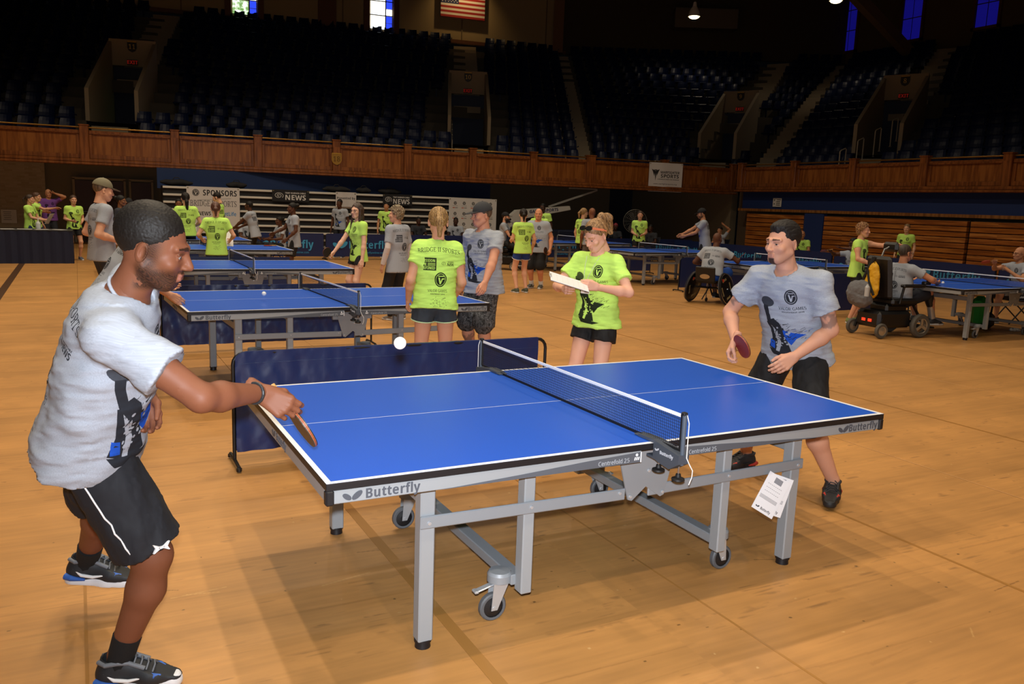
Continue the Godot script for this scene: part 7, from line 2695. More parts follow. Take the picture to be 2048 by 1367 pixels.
func lead(who: String) -> Dictionary:
	match who:
		"striker":
			return {"label": "man in a grey shirt and black shorts reaching over the near table with a paddle", "x": -2.050, "z": 0.420, "yaw": -102.0, "H": 1.800, "rso": Vector3(-0.010, 0.000, -0.025), "b": 1.06, "belly": 0.02, "res": 0.0125, "hip": 0.905, "lean": 18, "tilt": 19, "spine": 0.51, "twist": 0, "headoff": Vector3(0.000, -0.015, -0.035), "look": -4.0, "nod": -15.0, "cock": -6, "rhw": Vector3(-1.564, 1.072, 0.701), "re": Vector3(1.000, -0.120, 0.300), "rd": Vector3(0.120, -0.500, -0.800), "rt": Vector3(-0.200, 0.720, -0.550), "rc": 0.95, "lhw": Vector3(-1.894, 1.052, 0.460), "le": Vector3(-1.000, -0.500, 0.600), "lc": 0.7, "ld": Vector3(0.400, -0.800, -0.200), "rfw": Vector3(-2.000, 0.095, 0.430), "rfy": -8, "lfw": Vector3(-2.090, 0.150, -0.250), "lfy": -10, "lfp": -4, "skin": srgb("7b4d36"), "shift": 0.07, "hair": "fade", "hairc": srgb("16120f"), "beard": "full", "gaze": Vector3(0.000, -0.500, 0.000), "shirt": "grey", "sleeve": 0.6, "loose": 1.16, "fit": 1.04, "hem": 0.06, "bottom": "shorts", "leglen": 0.92, "flare": 1.16, "bottomc": srgb("16181f"), "shoec": srgb("23262b"), "solec": srgb("e4e6ea"), "sock": srgb("101012"), "socklen": 0.11}
		"receiver":
			return {"label": "man with slicked back hair and goatee in a grey shirt waiting behind the near table", "x": 1.830, "z": -0.250, "yaw": 107.0, "H": 1.785, "b": 1.06, "res": 0.0125, "hip": 0.88, "lean": 23, "tilt": 0, "px": 0, "pz": 0.0, "look": -16, "nod": -3, "headoff": Vector3(0.000, 0.000, -0.015), "twist": 0, "rhw": Vector3(1.429, 0.938, -0.355), "re": Vector3(1.000, -0.300, 0.500), "rc": 1.05, "rt": Vector3(-0.300, 0.400, -0.850), "rd": Vector3(0.100, -0.800, -0.400), "lhw": Vector3(1.592, 0.890, -0.030), "le": Vector3(-0.700, -0.200, 1.000), "lc": 0.5, "lt": Vector3(0.600, 0.300, -0.700), "rfw": Vector3(1.860, 0.090, -0.620), "lfw": Vector3(1.900, 0.110, 0.070), "lfy": 22, "rfy": -15, "skin": srgb("d39c80"), "hair": "slick", "hairc": srgb("1b1614"), "beard": "goatee", "gaze": Vector3(-0.300, 0.000, 0.000), "shirt": "grey", "sleeve": 0.62, "loose": 1.08, "fit": 1.0, "hem": 0.08, "bottom": "shorts", "leglen": 1.06, "flare": 1.1, "bottomc": srgb("131316"), "shoec": srgb("202022"), "solec": srgb("1c1c1e"), "ink": [[-1.0, 0.72, 0.075, "upper"], [1.0, 0.6, 0.07, "upper"]]}
		"scorer":
			return {"label": "woman with a blonde ponytail in a lime shirt reading a clipboard", "x": 1.404, "z": -1.824, "yaw": 116.0, "H": 1.655, "fem": true, "b": 1.04, "res": 0.0125, "hip": 0.93, "lean": 3, "look": -14, "nod": -26, "headoff": Vector3(0.000, -0.010, -0.015), "rhw": Vector3(1.051, 1.110, -1.738), "lhw": Vector3(1.214, 1.139, -1.542), "re": Vector3(1.000, -0.600, 0.300), "le": Vector3(-1.000, -0.800, 0.400), "rc": 0.9, "lc": 0.8, "rt": Vector3(0.000, 1.000, 0.000), "lt": Vector3(0.000, 1.000, 0.000), "skin": srgb("edb59b"), "hair": "highpony", "hairc": srgb("b07e48"), "shirt": "lime", "sleeve": 0.62, "loose": 1.15, "hem": 0.07, "fit": 1.05, "bottom": "short", "leglen": 0.4, "flare": 1.05, "bottomc": srgb("17171a"), "shoec": srgb("33363a")}
		"umpire":
			return {"label": "woman with a blonde ponytail in a lime shirt seen from behind", "x": 0.475, "z": -2.780, "yaw": -14.0, "H": 1.665, "fem": true, "b": 1.04, "res": 0.0125, "hip": 0.95, "lean": 4, "tilt": 2, "look": -4, "nod": -6, "rh": Vector3(0.190, 0.920, -0.200), "lh": Vector3(-0.200, 0.900, -0.140), "re": Vector3(0.250, 0.000, 1.000), "le": Vector3(-0.250, 0.000, 1.000), "shw": 0.152, "skin": srgb("dfa587"), "hair": "pony", "hairc": srgb("b58748"), "shirt": "lime", "sleeve": 0.52, "loose": 1.2, "hem": 0.06, "bottom": "short", "leglen": 0.32, "flare": 1.08, "bottomc": srgb("343c46"), "trim": srgb("c9e6b8"), "shoec": srgb("33363a")}
		"capped":
			return {"label": "man in a grey shirt, black cap and camouflage shorts walking behind the second table", "x": 1.619, "z": -4.248, "yaw": 112.0, "H": 1.735, "b": 1.12, "res": 0.0125, "hip": 0.93, "lean": 3, "look": -22, "nod": -4, "rh": Vector3(0.280, 0.860, -0.020), "re": Vector3(0.600, 0.000, 1.000), "lhw": Vector3(1.410, 0.910, -3.806), "le": Vector3(-1.000, -0.300, 0.800), "lc": 0.8, "rc": 0.6, "skin": srgb("d79a7e"), "hair": "short", "hairc": srgb("5a4636"), "cap": srgb("33353a"), "shirt": "grey", "sleeve": 0.6, "loose": 1.1, "fit": 1.05, "hem": 0.12, "bottom": "shorts", "leglen": 1.05, "flare": 1.1, "bottomc": "camo", "shoec": srgb("2a2a2c"), "ink": [[1.0, 0.5, 0.13, "fore"], [1.0, 0.95, 0.1, "upper"], [1.0, 0.5, 0.12, "shin"]]}
		"wheel":
			return {"label": "bald man in a grey shirt and blue shorts seated in the sports wheelchair", "x": 8.470, "z": -8.570, "yaw": -67.0, "H": 1.780, "b": 1.12, "skin": srgb("5e3d2b"), "hair": "bald", "shirt": "grey", "hip": 0.53, "lean": 14, "lf": Vector3(-0.100, 0.160, -0.450), "rf": Vector3(0.100, 0.160, -0.450), "bottom": "shorts", "leglen": 1.0, "bottomc": srgb("1d55b8"), "rh": Vector3(0.300, 0.800, -0.500), "re": Vector3(1.000, -0.500, 0.300), "lh": Vector3(-0.300, 0.720, -0.300), "glove": srgb("cfcfca"), "res": 0.014, "hem": 0.02, "rc": 1.0}
		"power":
			return {"label": "man in a grey shirt with a prosthetic leg seated in the power wheelchair", "x": 8.680, "z": -4.700, "yaw": -97.0, "H": 1.780, "b": 1.1, "skin": srgb("c58a6a"), "hair": "short", "hairc": srgb("3a2c22"), "shirt": "grey", "hip": 0.52, "lean": 2, "lf": Vector3(-0.130, 0.240, -0.520), "rf": Vector3(0.150, 0.240, -0.560), "bottom": "shorts", "leglen": 0.95, "bottomc": srgb("1c2230"), "rh": Vector3(0.260, 0.800, -0.440), "re": Vector3(1.000, -0.200, 0.300), "lh": Vector3(-0.240, 0.800, -0.400), "res": 0.014, "hem": 0.02, "glasses": 1, "shoec": srgb("2c3138")}
	return {}

func build_people() -> void:
	striker_extras(person(lead("striker")))
	receiver_extras(person(lead("receiver")))
	scorer_extras(person(lead("scorer")))
	person(lead("umpire"))
	person(lead("capped"))
	var w := sports_wheelchair()
	w.position = Vector3(8.47, 0, -8.57)
	w.rotation_degrees.y = -67
	var j := person(lead("wheel"))
	hold_paddle(j, 1.0, "paddle in the wheelchair player's gloved hand", srgb("2a2a2a"), srgb("2a2a2a"))
	power_wheelchair("black power wheelchair with yellow bag and red tail lights at the right", Vector3(8.52, 0, -4.68), -97.0)
	power_wheelchair("black power wheelchair far behind the lime shirted woman in blue shorts", Vector3(8.0, 0, -16.25), 40.0)
	j = person(lead("power"))
	var pm := MB.new()
	var k0: Vector3 = j.knee[1.0]
	var k1: Vector3 = j.ank[1.0]
	pm.tube([k0.lerp(k1, 0.05), k0.lerp(k1, 0.3), k0.lerp(k1, 0.5)], [0.066, 0.068, 0.05], 14)
	pm.commit("prosthetic_socket", mat(srgb("17181b"), 0.4), j.node)
	pm = MB.new()
	pm.tube([k0.lerp(k1, 0.48), k0.lerp(k1, 0.95)], 0.05, 12)
	pm.commit("prosthetic_shank", mat(srgb("b4b6ba"), 0.3, 0.6), j.node)
	var n := 0
	for s in cast_list():
		j = person(s)
		if s.has("chair"):
			folding_chair(j, n)
			n += 1
		if s.label.begins_with("girl with long"):
			hold_paddle(j, 1.0, "black paddle in the long haired girl's hand", srgb("1c1c1e"), srgb("1c1c1e"))
		elif s.label.begins_with("stocky man"):
			hold_paddle(j, -1.0, "dark paddle hanging in the stocky man's hand", srgb("2c1c18"), srgb("1c1c1e"))
		elif s.label.begins_with("seated woman in glasses"):
			hold_paddle(j, 1.0, "purple paddle held by the seated woman in glasses", srgb("5a1f4a"), srgb("5a1f4a"))
		elif s.label.begins_with("man in glasses"):
			hold_paddle(j, 1.0, "red paddle held up at the right picture edge", srgb("c0392f"), srgb("c0392f"))
		elif s.label.begins_with("woman with a long dark") or s.label.begins_with("woman with a reddish"):
			hold_sheet(j, 1.0, "white score sheet held by the " + ("dark ponytailed woman by the banner" if s.label.begins_with("woman with a long") else "reddish ponytailed woman at the fourth table"))
		elif s.label.begins_with("bearded man in a lime"):
			hold_sheet(j, 1.0, "white sheet in the bearded man's hands")
		elif s.label.begins_with("woman in a lime shirt standing at the skirted"):
			hold_sheet(j, 1.0, "white papers hanging from the woman's hand at the skirted table")
	make_paddle("red paddle lying on the fourth row table at the left", srgb("a8322a"), srgb("1c1c1e"), Transform3D(Basis(Vector3.UP, 1.9) * Basis(Vector3.RIGHT, -PI / 2), Vector3(1.15, 0.769, -12.75)))

func hold_paddle(j: Dictionary, e: float, label: String, a: Color, b: Color) -> void:
	var h: Transform3D = j.node.transform * (j.hand[e] as Transform3D)
	var y := -h.basis.z
	var z := h.basis.x * e
	make_paddle(label, a, b, Transform3D(Basis(y.cross(z), y, z), h * Vector3(-0.028 * e, -0.085, -0.125)))

func hold_sheet(j: Dictionary, e: float, label: String) -> void:
	var h: Transform3D = j.node.transform * (j.hand[e] as Transform3D)
	var m := MB.new()
	m.box(Vector3.ZERO, Vector3(0.21, 0.28, 0.003))
	var at := h * Vector3(-0.03 * e, -0.13, -0.06)
	var face := (CAM_POS - at).normalized()
	var fwd: Vector3 = j.node.transform.basis * Vector3(0, 0.5, 0.85)
	var x := Vector3.UP.cross(fwd).normalized()
	var o := m.commit("score_sheet", mat(srgb("e6e4e4"), 0.8), self, Transform3D(Basis(x, fwd.cross(x).normalized(), fwd.normalized()), at))
	o.name = numbered("score_sheet")
	tag(o, label, "paper", "score sheets")

func folding_chair(j: Dictionary, n: int) -> void:
	var words := ["seated player at the far left table", "seated woman behind the leaning woman", "dark haired person left of the backdrop", "person before the emblem backdrop", "capped man in the far power wheelchair", "person in dark blue", "person with the pink headband", "person in front of the fan", "man raising an arm", "bald man in lime by the navy column", "seated woman with the purple paddle", "man with the red paddle"]
	if n == 4:
		return
	var t := thing("folding_chair", "dark folding chair under the " + words[n], "chair", j.node.position, j.node.rotation.y, "folding chairs")
	var metal := mat(srgb("3a3c40"), 0.4, 0.5)
	var pad := mat(srgb("1c2030"), 0.7)
	var m := MB.new()
	m.rbox(Vector3(0, 0.41, -0.04), Vector3(0.42, 0.03, 0.42), 0.012)
	m.commit("seat", pad, t)
	m = MB.new()
	m.rbox(Vector3(0, 0.72, 0.21), Vector3(0.42, 0.2, 0.025), 0.01, Basis(Vector3.RIGHT, 0.12))
	m.commit("backrest", pad, t)
	for s in [-1.0, 1.0]:
		m = MB.new()
		m.tube([Vector3(s * 0.22, 0.0, -0.24), Vector3(s * 0.22, 0.41, 0.08), Vector3(s * 0.22, 0.83, 0.235)], 0.012, 8)
		m.commit("leg", metal, t)
		m = MB.new()
		m.tube([Vector3(s * 0.2, 0.0, 0.24), Vector3(s * 0.2, 0.4, -0.2)], 0.012, 8)
		m.commit("leg", metal, t)

func march(f: Field, from: Vector3, dir: Vector3) -> Vector3:
	# walks out of the cloth along dir and returns the point on its surface
	var p := from
	for k in 120:
		var c := ((p - f.o) / f.c).round()
		if c.x < 0 or c.y < 0 or c.z < 0 or c.x >= f.nx or c.y >= f.ny or c.z >= f.nz:
			break
		if f.d[int((c.z * f.ny + c.y) * f.nx + c.x)] > 0.0:
			break
		p += dir * 0.002
	return p

func striker_extras(j: Dictionary) -> void:
	var t: Node3D = j.node
	# paddle in the right hand, nearly edge on to the viewer
	var y := Vector3(0.4773, -0.7528, 0.4533).normalized()
	var z := Vector3(0.865, 0.4935, -0.0913)
	z = (z - y * z.dot(y)).normalized()
	make_paddle("paddle in the striking player's hand, seen edge on over the table end", srgb("221c1c"), srgb("3a2f2c"), Transform3D(Basis(y.cross(z), y, z), Vector3(-1.429, 0.942, 0.683)))
	# wristband
	var a: Vector3 = j.wri[1.0]
	var d: Vector3 = (j.elb[1.0] - a).normalized()
	var x := d.cross(Vector3.UP).normalized()
	var up := x.cross(d)
	var pts := []
	for k in 21:
		var an := TAU * k / 20
		pts.append(a + d * 0.03 + (x * cos(an) + up * sin(an)) * 0.0325)
	var m := MB.new()
	m.tube(pts, 0.005, 8, false)
	m.commit("wristband", mat(srgb("2a2d30"), 0.35), t)
	# white piping down the outside of the shorts, small white mark above the hem
	var f: Field = j.short_field
	var h: Vector3 = j.hip[1.0]
	var k1: Vector3 = j.knee[1.0]
	pts = []
	for k in 15:
		var u := 0.02 + 0.92 * k / 14.0
		pts.append(march(f, h.lerp(k1, u), Vector3(1, 0, 0.42 - 0.25 * u).normalized()) + Vector3(0.002, 0, 0))
	m = MB.new()
	m.tube(pts, 0.003, 6)
	var shorts: Node3D = t.get_node("shorts")
	m.commit("piping", mat(srgb("e8eaec"), 0.7), shorts)
	var dirv := Vector3(1, 0, -0.75).normalized()
	var c := march(f, h.lerp(k1, 0.84), dirv) + dirv * 0.004
	var b := Basis(Vector3.UP.cross(dirv).normalized(), Vector3.UP, dirv)
	m = MB.new()
	for s in [-1.0, 1.0]:
		m.prism(PackedVector2Array([Vector2(s * 0.006, 0.004), Vector2(s * 0.024, 0.014), Vector2(s * 0.028, 0.014), Vector2(s * 0.02, 0.0), Vector2(s * 0.028, -0.014), Vector2(s * 0.024, -0.014), Vector2(s * 0.006, -0.004)]), -0.004, 0.003, Transform3D(b, c))
	m.box(c, Vector3(0.02, 0.007, 0.006), b)
	m.commit("maker_mark", mat(srgb("e8eaec"), 0.6), shorts)
	for e in [-1, 1]:
		dress_shoe(j["shoe%d" % e])

func dress_shoe(o: Node3D, trim := Color(0.435, 0.455, 0.486), panel := Color(0.184, 0.384, 0.722), mark := Color(0.933, 0.941, 0.949), word := "NIKE") -> void:
	var grey := mat(trim, 0.6)
	var blue := mat(panel, 0.55)
	var white := mat(mark, 0.5)
	for s in [-1.0, 1.0]:
		var m := MB.new()
		m.tube([Vector3(s * 0.043, 0.07, 0.045), Vector3(s * 0.046, 0.048, 0.012), Vector3(s * 0.0475, 0.044, -0.03), Vector3(s * 0.046, 0.052, -0.075)], [0.002, 0.007, 0.0065, 0.002], 8)
		m.commit("swoosh", white, o)
		m = MB.new()
		m.tube([Vector3(s * 0.036, 0.036, 0.075), Vector3(s * 0.046, 0.034, 0.05), Vector3(s * 0.045, 0.03, 0.0)], [0.014, 0.012, 0.005], 8)
		m.commit("heel_panel", blue, o)
		m = MB.new()
		m.tube([Vector3(s * 0.02, 0.1, 0.068), Vector3(s * 0.041, 0.098, 0.04), Vector3(s * 0.04, 0.104, 0.0), Vector3(s * 0.03, 0.098, -0.03), Vector3(s * 0.03, 0.078, -0.08)], 0.008, 8)
		m.commit("collar_trim", grey, o)
	var m := MB.new()
	for k in 5:
		var z := -0.02 - k * 0.02
		var y := 0.116 - k * 0.0085
		m.tube([Vector3(-0.03, y - 0.018, z - 0.004), Vector3(-0.012, y, z), Vector3(0.012, y, z - 0.008), Vector3(0.03, y - 0.018, z - 0.004)], 0.0032, 6)
	m.commit("laces", grey, o)
	m = MB.new()
	m.rbox(Vector3(0, 0.122, 0.0), Vector3(0.045, 0.05, 0.008), 0.003, Basis(Vector3.RIGHT, -0.4))
	m.commit("tongue", mat(srgb("1c1e22"), 0.6), o)
	if word != "":
		lettering(word, 0.012, white, o, Transform3D(Basis(Vector3.RIGHT, -0.4) * Basis(Vector3.UP, PI), Vector3(0, 0.128, -0.007)), bold, 1.0, "tongue_lettering")
	m = MB.new()
	for s in [-1.0, 1.0]:
		m.tube([Vector3(s * 0.034, 0.062, -0.085), Vector3(s * 0.038, 0.052, -0.11), Vector3(s * 0.03, 0.05, -0.13)], [0.006, 0.011, 0.005], 8)
	m.commit("toe_patch", blue, o)

func receiver_extras(j: Dictionary) -> void:
	for e in [-1, 1]:
		dress_shoe(j["shoe%d" % e], srgb("2c2c30"), srgb("b8352a"), srgb("17171a"), "")
	var y := Vector3(-0.3528, 0.3497, 0.8679).normalized()
	var z := Vector3(-0.8915, -0.4074, -0.1982)
	z = (z - y * z.dot(y)).normalized()
	make_paddle("red faced paddle in the receiving player's right hand", srgb("8c2a30"), srgb("1c1c1e"), Transform3D(Basis(y.cross(z), y, z), Vector3(1.400, 0.918, -0.263)))

func scorer_extras(j: Dictionary) -> void:
	var t: Node3D = j.node
	var ht: Transform3D = j.head
	# sunglasses pushed up on the hair
	var m := MB.new()
	for s in [-1.0, 1.0]:
		m.prism(ellipse(s * 0.034, 0.0, 0.033, 0.021, 0.0, 18), -0.004, 0.004, Transform3D(Basis(Vector3.RIGHT, 0.9), Vector3(0, 0.104, -0.078)))
	m.box(Vector3(0, 0.11, -0.078), Vector3(0.02, 0.008, 0.008))
	m.commit("sunglass_lenses", mat(srgb("121214"), 0.15), t, ht)
	m = MB.new()
	for s in [-1.0, 1.0]:
		m.bar(Vector3(s * 0.068, 0.104, -0.074), Vector3(s * 0.09, 0.05, 0.012), 0.005, 0.016)
		m.bar(Vector3(s * 0.09, 0.05, 0.012), Vector3(s * 0.088, 0.028, 0.04), 0.005, 0.009)
	m.commit("sunglass_arms", mat(srgb("f08a62"), 0.4), t, ht)
	# badge on a lanyard
	var nk: Vector3 = j.neck
	var tb: Basis = j.tb
	var f: Field = j.shirt_field
	var c := march(f, nk - tb.y * 0.27 - tb.z * 0.02 + tb.x * 0.03, -tb.z) - tb.z * 0.006
	m = MB.new()
	m.rbox(c, Vector3(0.075, 0.06, 0.003), 0.001, tb)
	m.commit("badge", mat(srgb("f0eeee"), 0.4), t)
	m = MB.new()
	m.box(c - tb.z * 0.002 + tb.y * 0.016, Vector3(0.045, 0.006, 0.001), tb)
	m.box(c - tb.z * 0.002 - tb.y * 0.016 + tb.x * -0.01, Vector3(0.03, 0.005, 0.001), tb)
	m.box(c - tb.z * 0.002 + tb.x * 0.018, Vector3(0.012, 0.016, 0.001), tb)
	m.commit("badge_print", mat(srgb("5a5078"), 0.6), t)
	for s in [-1.0, 1.0]:
		var p := []
		for k in 9:
			var u := k / 8.0
			var q0: Vector3 = (nk + tb.x * s * 0.062 - tb.y * 0.0).lerp(c + tb.y * 0.03, u)
			p.append(march(f, q0 + tb.z * 0.06, -tb.z) - tb.z * 0.002)
		m = MB.new()
		m.tube(p, 0.002, 5)
		m.commit("lanyard", mat(srgb("d8d8de"), 0.6), t)
	# clipboard with sheets
	var cb := thing("clipboard", "clipboard with white sheets in the blonde woman's hands", "clipboard", Vector3(0.985, 1.175, -1.57))
	var n := Vector3(0.15, 0.93, 0.3).normalized()
	var x := Vector3(0.86, -0.1, 0.42)
	x = (x - n * x.dot(n)).normalized()
	cb.basis = Basis(x, n.cross(x), n)
	m = MB.new()
	m.rbox(Vector3.ZERO, Vector3(0.28, 0.2, 0.004), 0.001)
	m.commit("board", mat(srgb("8a7a68"), 0.6), cb)
	m = MB.new()
	m.rbox(Vector3(0.0, 0, 0.0045), Vector3(0.282, 0.204, 0.004), 0.001)
	m.commit("sheets", mat(srgb("ecebf0"), 0.8), cb)
	m = MB.new()
	m.rbox(Vector3(-0.14, 0, 0.01), Vector3(0.018, 0.07, 0.008), 0.003)
	m.commit("clip", mat(srgb("c8cacc"), 0.35, 0.4), cb)
	m = MB.new()
	for k in 6:
		m.box(Vector3(-0.09 + k * 0.04, 0.0, 0.0068), Vector3(0.002, 0.15, 0.0005))
	m.commit("print", mat(srgb("d2d0d6"), 0.8), cb)
	var pn := thing("pen", "dark pen in the clipboard woman's fingers", "pen", t.transform * (j.hand[1.0] as Transform3D) * Vector3(-0.03, -0.07, -0.04))
	m = MB.new()
	m.tube([Vector3(-0.06, 0.03, 0.02), Vector3(0.05, -0.03, 0.0), Vector3(0.06, -0.036, -0.002)], [0.005, 0.005, 0.001], 8)
	m.commit("barrel", mat(srgb("1c1c22"), 0.4), pn)
	m = MB.new()
	m.tube([Vector3(-0.07, 0.036, 0.022), Vector3(-0.06, 0.03, 0.02)], 0.0035, 8)
	m.commit("button", mat(srgb("b0b0b4"), 0.3, 0.8), pn)

func sports_wheelchair() -> Node3D:
	# rider faces -z
	var t := thing("sports_wheelchair", "low sports wheelchair with black disc wheels under the bald player", "wheelchair")
	var black := mat(srgb("141416"), 0.4)
	var chrome := mat(srgb("c4c8cc"), 0.2, 0.9)
	var tyre := mat(srgb("26262a"), 0.6)
	for s in [-1.0, 1.0]:
		var b := Basis(Vector3.BACK, s * 0.2) * Basis(Vector3.BACK, PI / 2)
		var c := Vector3(s * 0.33, 0.3, 0.02)
		var m := MB.new()
		m.lathe([Vector2(0.28, -0.012), Vector2(0.3, -0.014), Vector2(0.308, 0.0), Vector2(0.3, 0.014), Vector2(0.28, 0.012)], 36, c, b)
		var w := m.commit("wheel", tyre, t)
		m = MB.new()
		m.lathe([Vector2(0, 0.03), Vector2(0.1, 0.022), Vector2(0.28, 0.008), Vector2(0.28, -0.008), Vector2(0.1, -0.022), Vector2(0, -0.03)], 36, c, b)
		m.commit("disc_cover", mat(srgb("111214"), 0.22), w)
		m = MB.new()
		m.lathe([Vector2(0, 0.045), Vector2(0.025, 0.04), Vector2(0.03, 0.02), Vector2(0, -0.045)], 12, c, b)
		m.lathe([Vector2(0.285, -0.03 * s), Vector2(0.292, -0.034 * s), Vector2(0.285, -0.038 * s), Vector2(0.278, -0.034 * s), Vector2(0.285, -0.03 * s)], 36, c, b)
		m.commit("hub_and_handrim", chrome, w)
		var tb2 := Transform3D(b * Basis(Vector3.RIGHT, PI / 2), c)
		for k in 4:
			var r := Basis(Vector3.BACK, k * PI / 2 + 0.3)
			for q in [-1.0, 1.0]:
				var flip := Basis() if q < 0 else Basis(Vector3.RIGHT, PI)
				lettering(["QUICK", "SPORT", "TEAM", "QUICK"][k], 0.04, mat(srgb("b7a878"), 0.5), w, tb2 * Transform3D(r * flip, r * Vector3(0, 0.17, 0) + Vector3(0, 0, 0.017 if q < 0 else -0.017)), bold, 1.0, "disc_print")
		m = MB.new()
		m.prism(ellipse(0.16, 0.1, 0.03, 0.03), 0.0, 0.019, tb2)
		m.prism(ellipse(0.16, 0.1, 0.03, 0.03), -0.019, 0.0, tb2)
		m.commit("red_dot", mat(srgb("c0341f"), 0.5), w)
		m = MB.new()
		m.tube([Vector3(s * 0.2, 0.44, 0.18), Vector3(s * 0.2, 0.42, -0.1), Vector3(s * 0.16, 0.36, -0.28), Vector3(s * 0.14, 0.12, -0.42)], 0.016, 8)
		m.commit("side_frame", black, t)
		m = MB.new()
		m.lathe([Vector2(0, 0.015), Vector2(0.035, 0.013), Vector2(0.038, 0), Vector2(0.035, -0.013), Vector2(0, -0.015)], 16, Vector3(s * 0.2, 0.038, -0.3), Basis(Vector3.BACK, PI / 2))
		var cw := m.commit("front_castor", tyre, t)
		m = MB.new()
		m.tube([Vector3(s * 0.2, 0.04, -0.3), Vector3(s * 0.2, 0.12, -0.28), Vector3(s * 0.18, 0.36, -0.26)], 0.012, 6)
		m.commit("fork", chrome, cw)
	var m := MB.new()
	m.rbox(Vector3(0, 0.42, 0.02), Vector3(0.4, 0.05, 0.4), 0.02)
	m.commit("seat", black, t)
	m = MB.new()
	m.rbox(Vector3(0, 0.56, 0.23), Vector3(0.4, 0.28, 0.03), 0.014, Basis(Vector3.RIGHT, 0.1))
	var br := m.commit("backrest", black, t)
	m = MB.new()
	m.prism(ellipse(0, 0, 0.1, 0.045), 0.0, 0.004, Transform3D(Basis(Vector3.RIGHT, 0.1), Vector3(0, 0.52, 0.247)))
	m.commit("back_emblem", mat(srgb("a8865c"), 0.6), br)
	m = MB.new()
	m.tube([Vector3(-0.3, 0.3, 0.02), Vector3(0.3, 0.3, 0.02)], 0.02, 8)
	m.tube([Vector3(-0.14, 0.12, -0.42), Vector3(0.14, 0.12, -0.42)], 0.014, 8)
	m.tube([Vector3(0, 0.3, 0.05), Vector3(0, 0.1, 0.3)], 0.012, 6)
	m.commit("axle_tube", black, t)
	m = MB.new()
	m.rbox(Vector3(0, 0.09, -0.46), Vector3(0.26, 0.02, 0.14), 0.006)
	m.commit("footplate", black, t)
	return t

func soft_bag(lumps: Array, k: float) -> ArrayMesh:
	var f := Field.new()
	f.setup(Vector3(-0.34, -0.08, -0.24), Vector3(0.34, 0.62, 0.24), 0.012)
	for e in lumps:
		f.ell(e[0], e[1], k)
	var nz := FastNoiseLite.new()
	nz.seed = 40
	nz.frequency = 1.0
	f.rough(nz, 0.02, Vector3(9, 9, 9))
	return plain_mesh(f.nets())

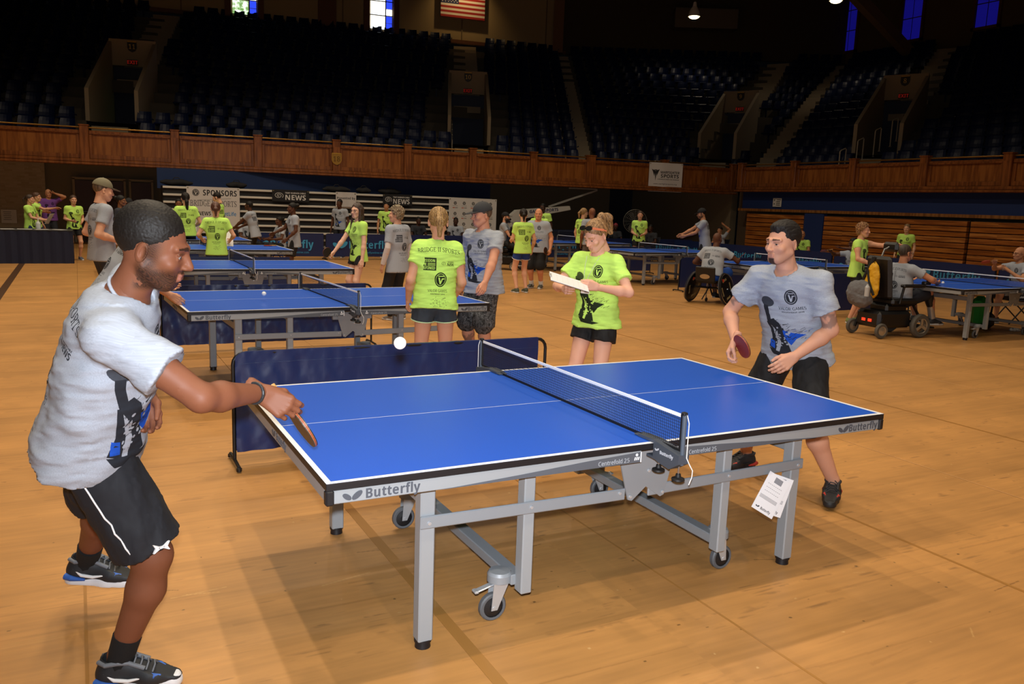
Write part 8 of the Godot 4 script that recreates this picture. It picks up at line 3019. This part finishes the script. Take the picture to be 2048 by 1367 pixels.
func power_wheelchair(label: String, at: Vector3, yaw: float) -> void:
	# rider faces -z
	var t := thing("power_wheelchair", label, "wheelchair", at, deg_to_rad(yaw), "power wheelchairs")
	var black := mat(srgb("131315"), 0.4)
	var tyre := mat(srgb("55524c"), 0.7)
	var rim := mat(srgb("b9b4a8"), 0.3, 0.7)
	for s in [-1.0, 1.0]:
		for e in [[-0.3, 0.175, 0.05], [0.42, 0.11, 0.035]]:
			var b := Basis(Vector3.BACK, PI / 2)
			var c := Vector3(s * 0.28, e[1], e[0])
			var w: float = e[2]
			var r: float = e[1]
			var m := MB.new()
			m.lathe([Vector2(r * 0.62, -w * 0.7), Vector2(r * 0.9, -w * 0.75), Vector2(r, -w * 0.3), Vector2(r, w * 0.3), Vector2(r * 0.9, w * 0.75), Vector2(r * 0.62, w * 0.7)], 28, c, b)
			var wh := m.commit("drive_wheel" if e[0] < 0 else "castor_wheel", tyre, t)
			m = MB.new()
			if e[0] < 0:
				for k in 3:
					m.bar(c + Vector3(s * 0.03, 0, 0), c + Vector3(s * 0.03, cos(TAU * k / 3) * r * 0.6, sin(TAU * k / 3) * r * 0.6), 0.04, 0.02, Vector3.RIGHT)
				m.lathe([Vector2(r * 0.58, -0.03), Vector2(r * 0.63, -0.036), Vector2(r * 0.63, 0.036), Vector2(r * 0.58, 0.03)], 28, c, b)
			else:
				m.lathe([Vector2(0, -0.03), Vector2(r * 0.55, -0.022), Vector2(r * 0.62, -0.026), Vector2(r * 0.62, 0.026), Vector2(r * 0.55, 0.022), Vector2(0, 0.03)], 20, c, b)
			m.commit("rim", rim, wh)
			if e[0] > 0:
				m = MB.new()
				m.bar(c + Vector3(-s * 0.05, 0, 0), c + Vector3(-s * 0.05, 0.18, -0.06), 0.03, 0.03, Vector3.BACK)
				m.commit("fork", black, wh)
	var m := MB.new()
	m.rbox(Vector3(0, 0.26, 0.12), Vector3(0.46, 0.24, 0.62), 0.04)
	m.rbox(Vector3(0, 0.42, 0.05), Vector3(0.34, 0.12, 0.4), 0.03)
	m.commit("base_shroud", black, t)
	for s in [-1.0, 1.0]:
		m = MB.new()
		m.box(Vector3(s * 0.06, 0.24, 0.435), Vector3(0.06, 0.04, 0.012))
		m.commit("tail_light", glow(srgb("ff3a1e"), 1.2), t)
	m = MB.new()
	m.rbox(Vector3(0, 0.52, -0.02), Vector3(0.5, 0.1, 0.5), 0.03)
	m.commit("seat", black, t)
	m = MB.new()
	m.rbox(Vector3(0, 0.86, 0.27), Vector3(0.46, 0.62, 0.09), 0.04, Basis(Vector3.RIGHT, 0.14))
	m.commit("backrest", black, t)
	m = MB.new()
	m.rbox(Vector3(0, 1.3, 0.12), Vector3(0.28, 0.14, 0.08), 0.035)
	var hr := m.commit("headrest", black, t)
	m = MB.new()
	m.tube([Vector3(0, 1.1, 0.3), Vector3(0, 1.26, 0.24), Vector3(0, 1.3, 0.15)], 0.014, 8)
	m.commit("headrest_stem", mat(srgb("9a9a98"), 0.3, 0.8), hr)
	for s in [-1.0, 1.0]:
		m = MB.new()
		m.rbox(Vector3(s * 0.29, 0.76, -0.08), Vector3(0.09, 0.045, 0.42), 0.015)
		m.tube([Vector3(s * 0.28, 0.74, 0.08), Vector3(s * 0.27, 0.5, 0.12)], 0.018, 6)
		m.commit("armrest", black, t)
	m = MB.new()
	m.rbox(Vector3(0.29, 0.8, -0.32), Vector3(0.08, 0.05, 0.12), 0.012)
	m.tube([Vector3(0.29, 0.82, -0.33), Vector3(0.29, 0.88, -0.34)], 0.01, 8)
	m.commit("joystick_box", black, t)
	m = MB.new()
	m.tube([Vector3(-0.14, 0.46, -0.28), Vector3(-0.13, 0.2, -0.5), Vector3(-0.12, 0.14, -0.62)], 0.02, 8)
	m.tube([Vector3(0.14, 0.46, -0.28), Vector3(0.13, 0.2, -0.5), Vector3(0.12, 0.14, -0.62)], 0.02, 8)
	m.rbox(Vector3(0, 0.125, -0.58), Vector3(0.36, 0.025, 0.26), 0.008)
	m.commit("footrest", black, t)
	if yaw > 0:
		return
	# bags hung on the back
	var bag := thing("yellow_bag", "yellow and black bag hanging on the power wheelchair's back", "bag", t.transform * Vector3(0.02, 0.55, 0.4), deg_to_rad(yaw))
	m = MB.new()
	inst("yellow_front", soft_bag([[Vector3(-0.02, 0.16, 0.02), Vector3(0.15, 0.17, 0.07)], [Vector3(0.0, 0.34, 0.02), Vector3(0.11, 0.2, 0.06)]], 0.03), mat(srgb("d9a418"), 0.6), bag)
	m = MB.new()
	m.tube([Vector3(-0.02, 0.6, 0.03), Vector3(-0.06, 0.42, 0.075), Vector3(0.02, 0.22, 0.09), Vector3(0.1, 0.06, 0.075)], 0.018, 8)
	m.tube([Vector3(0.02, 0.6, 0.03), Vector3(-0.12, 0.3, 0.07), Vector3(-0.15, 0.02, 0.06)], 0.022, 8)
	m.commit("straps", mat(srgb("141414"), 0.7), bag)
	var gb := thing("grey_bag", "grey soft bag with a clear bottle hung behind the power wheelchair", "bag", t.transform * Vector3(-0.12, 0.42, 0.46), deg_to_rad(yaw))
	m = MB.new()
	inst("bag_body", soft_bag([[Vector3(0.0, 0.12, 0), Vector3(0.2, 0.14, 0.11)], [Vector3(0.02, 0.26, 0), Vector3(0.19, 0.13, 0.1)], [Vector3(-0.1, 0.2, 0.02), Vector3(0.13, 0.17, 0.13)]], 0.05), mat(srgb("6a6b70"), 0.85), gb)
	m = MB.new()
	m.lathe([Vector2(0, -0.09), Vector2(0.033, -0.09), Vector2(0.035, 0.04), Vector2(0.014, 0.075), Vector2(0.014, 0.09), Vector2(0, 0.09)], 14, Vector3(0.2, 0.26, 0.1))
	m.commit("water_bottle", mat(srgb("b8bcc0"), 0.15), gb)
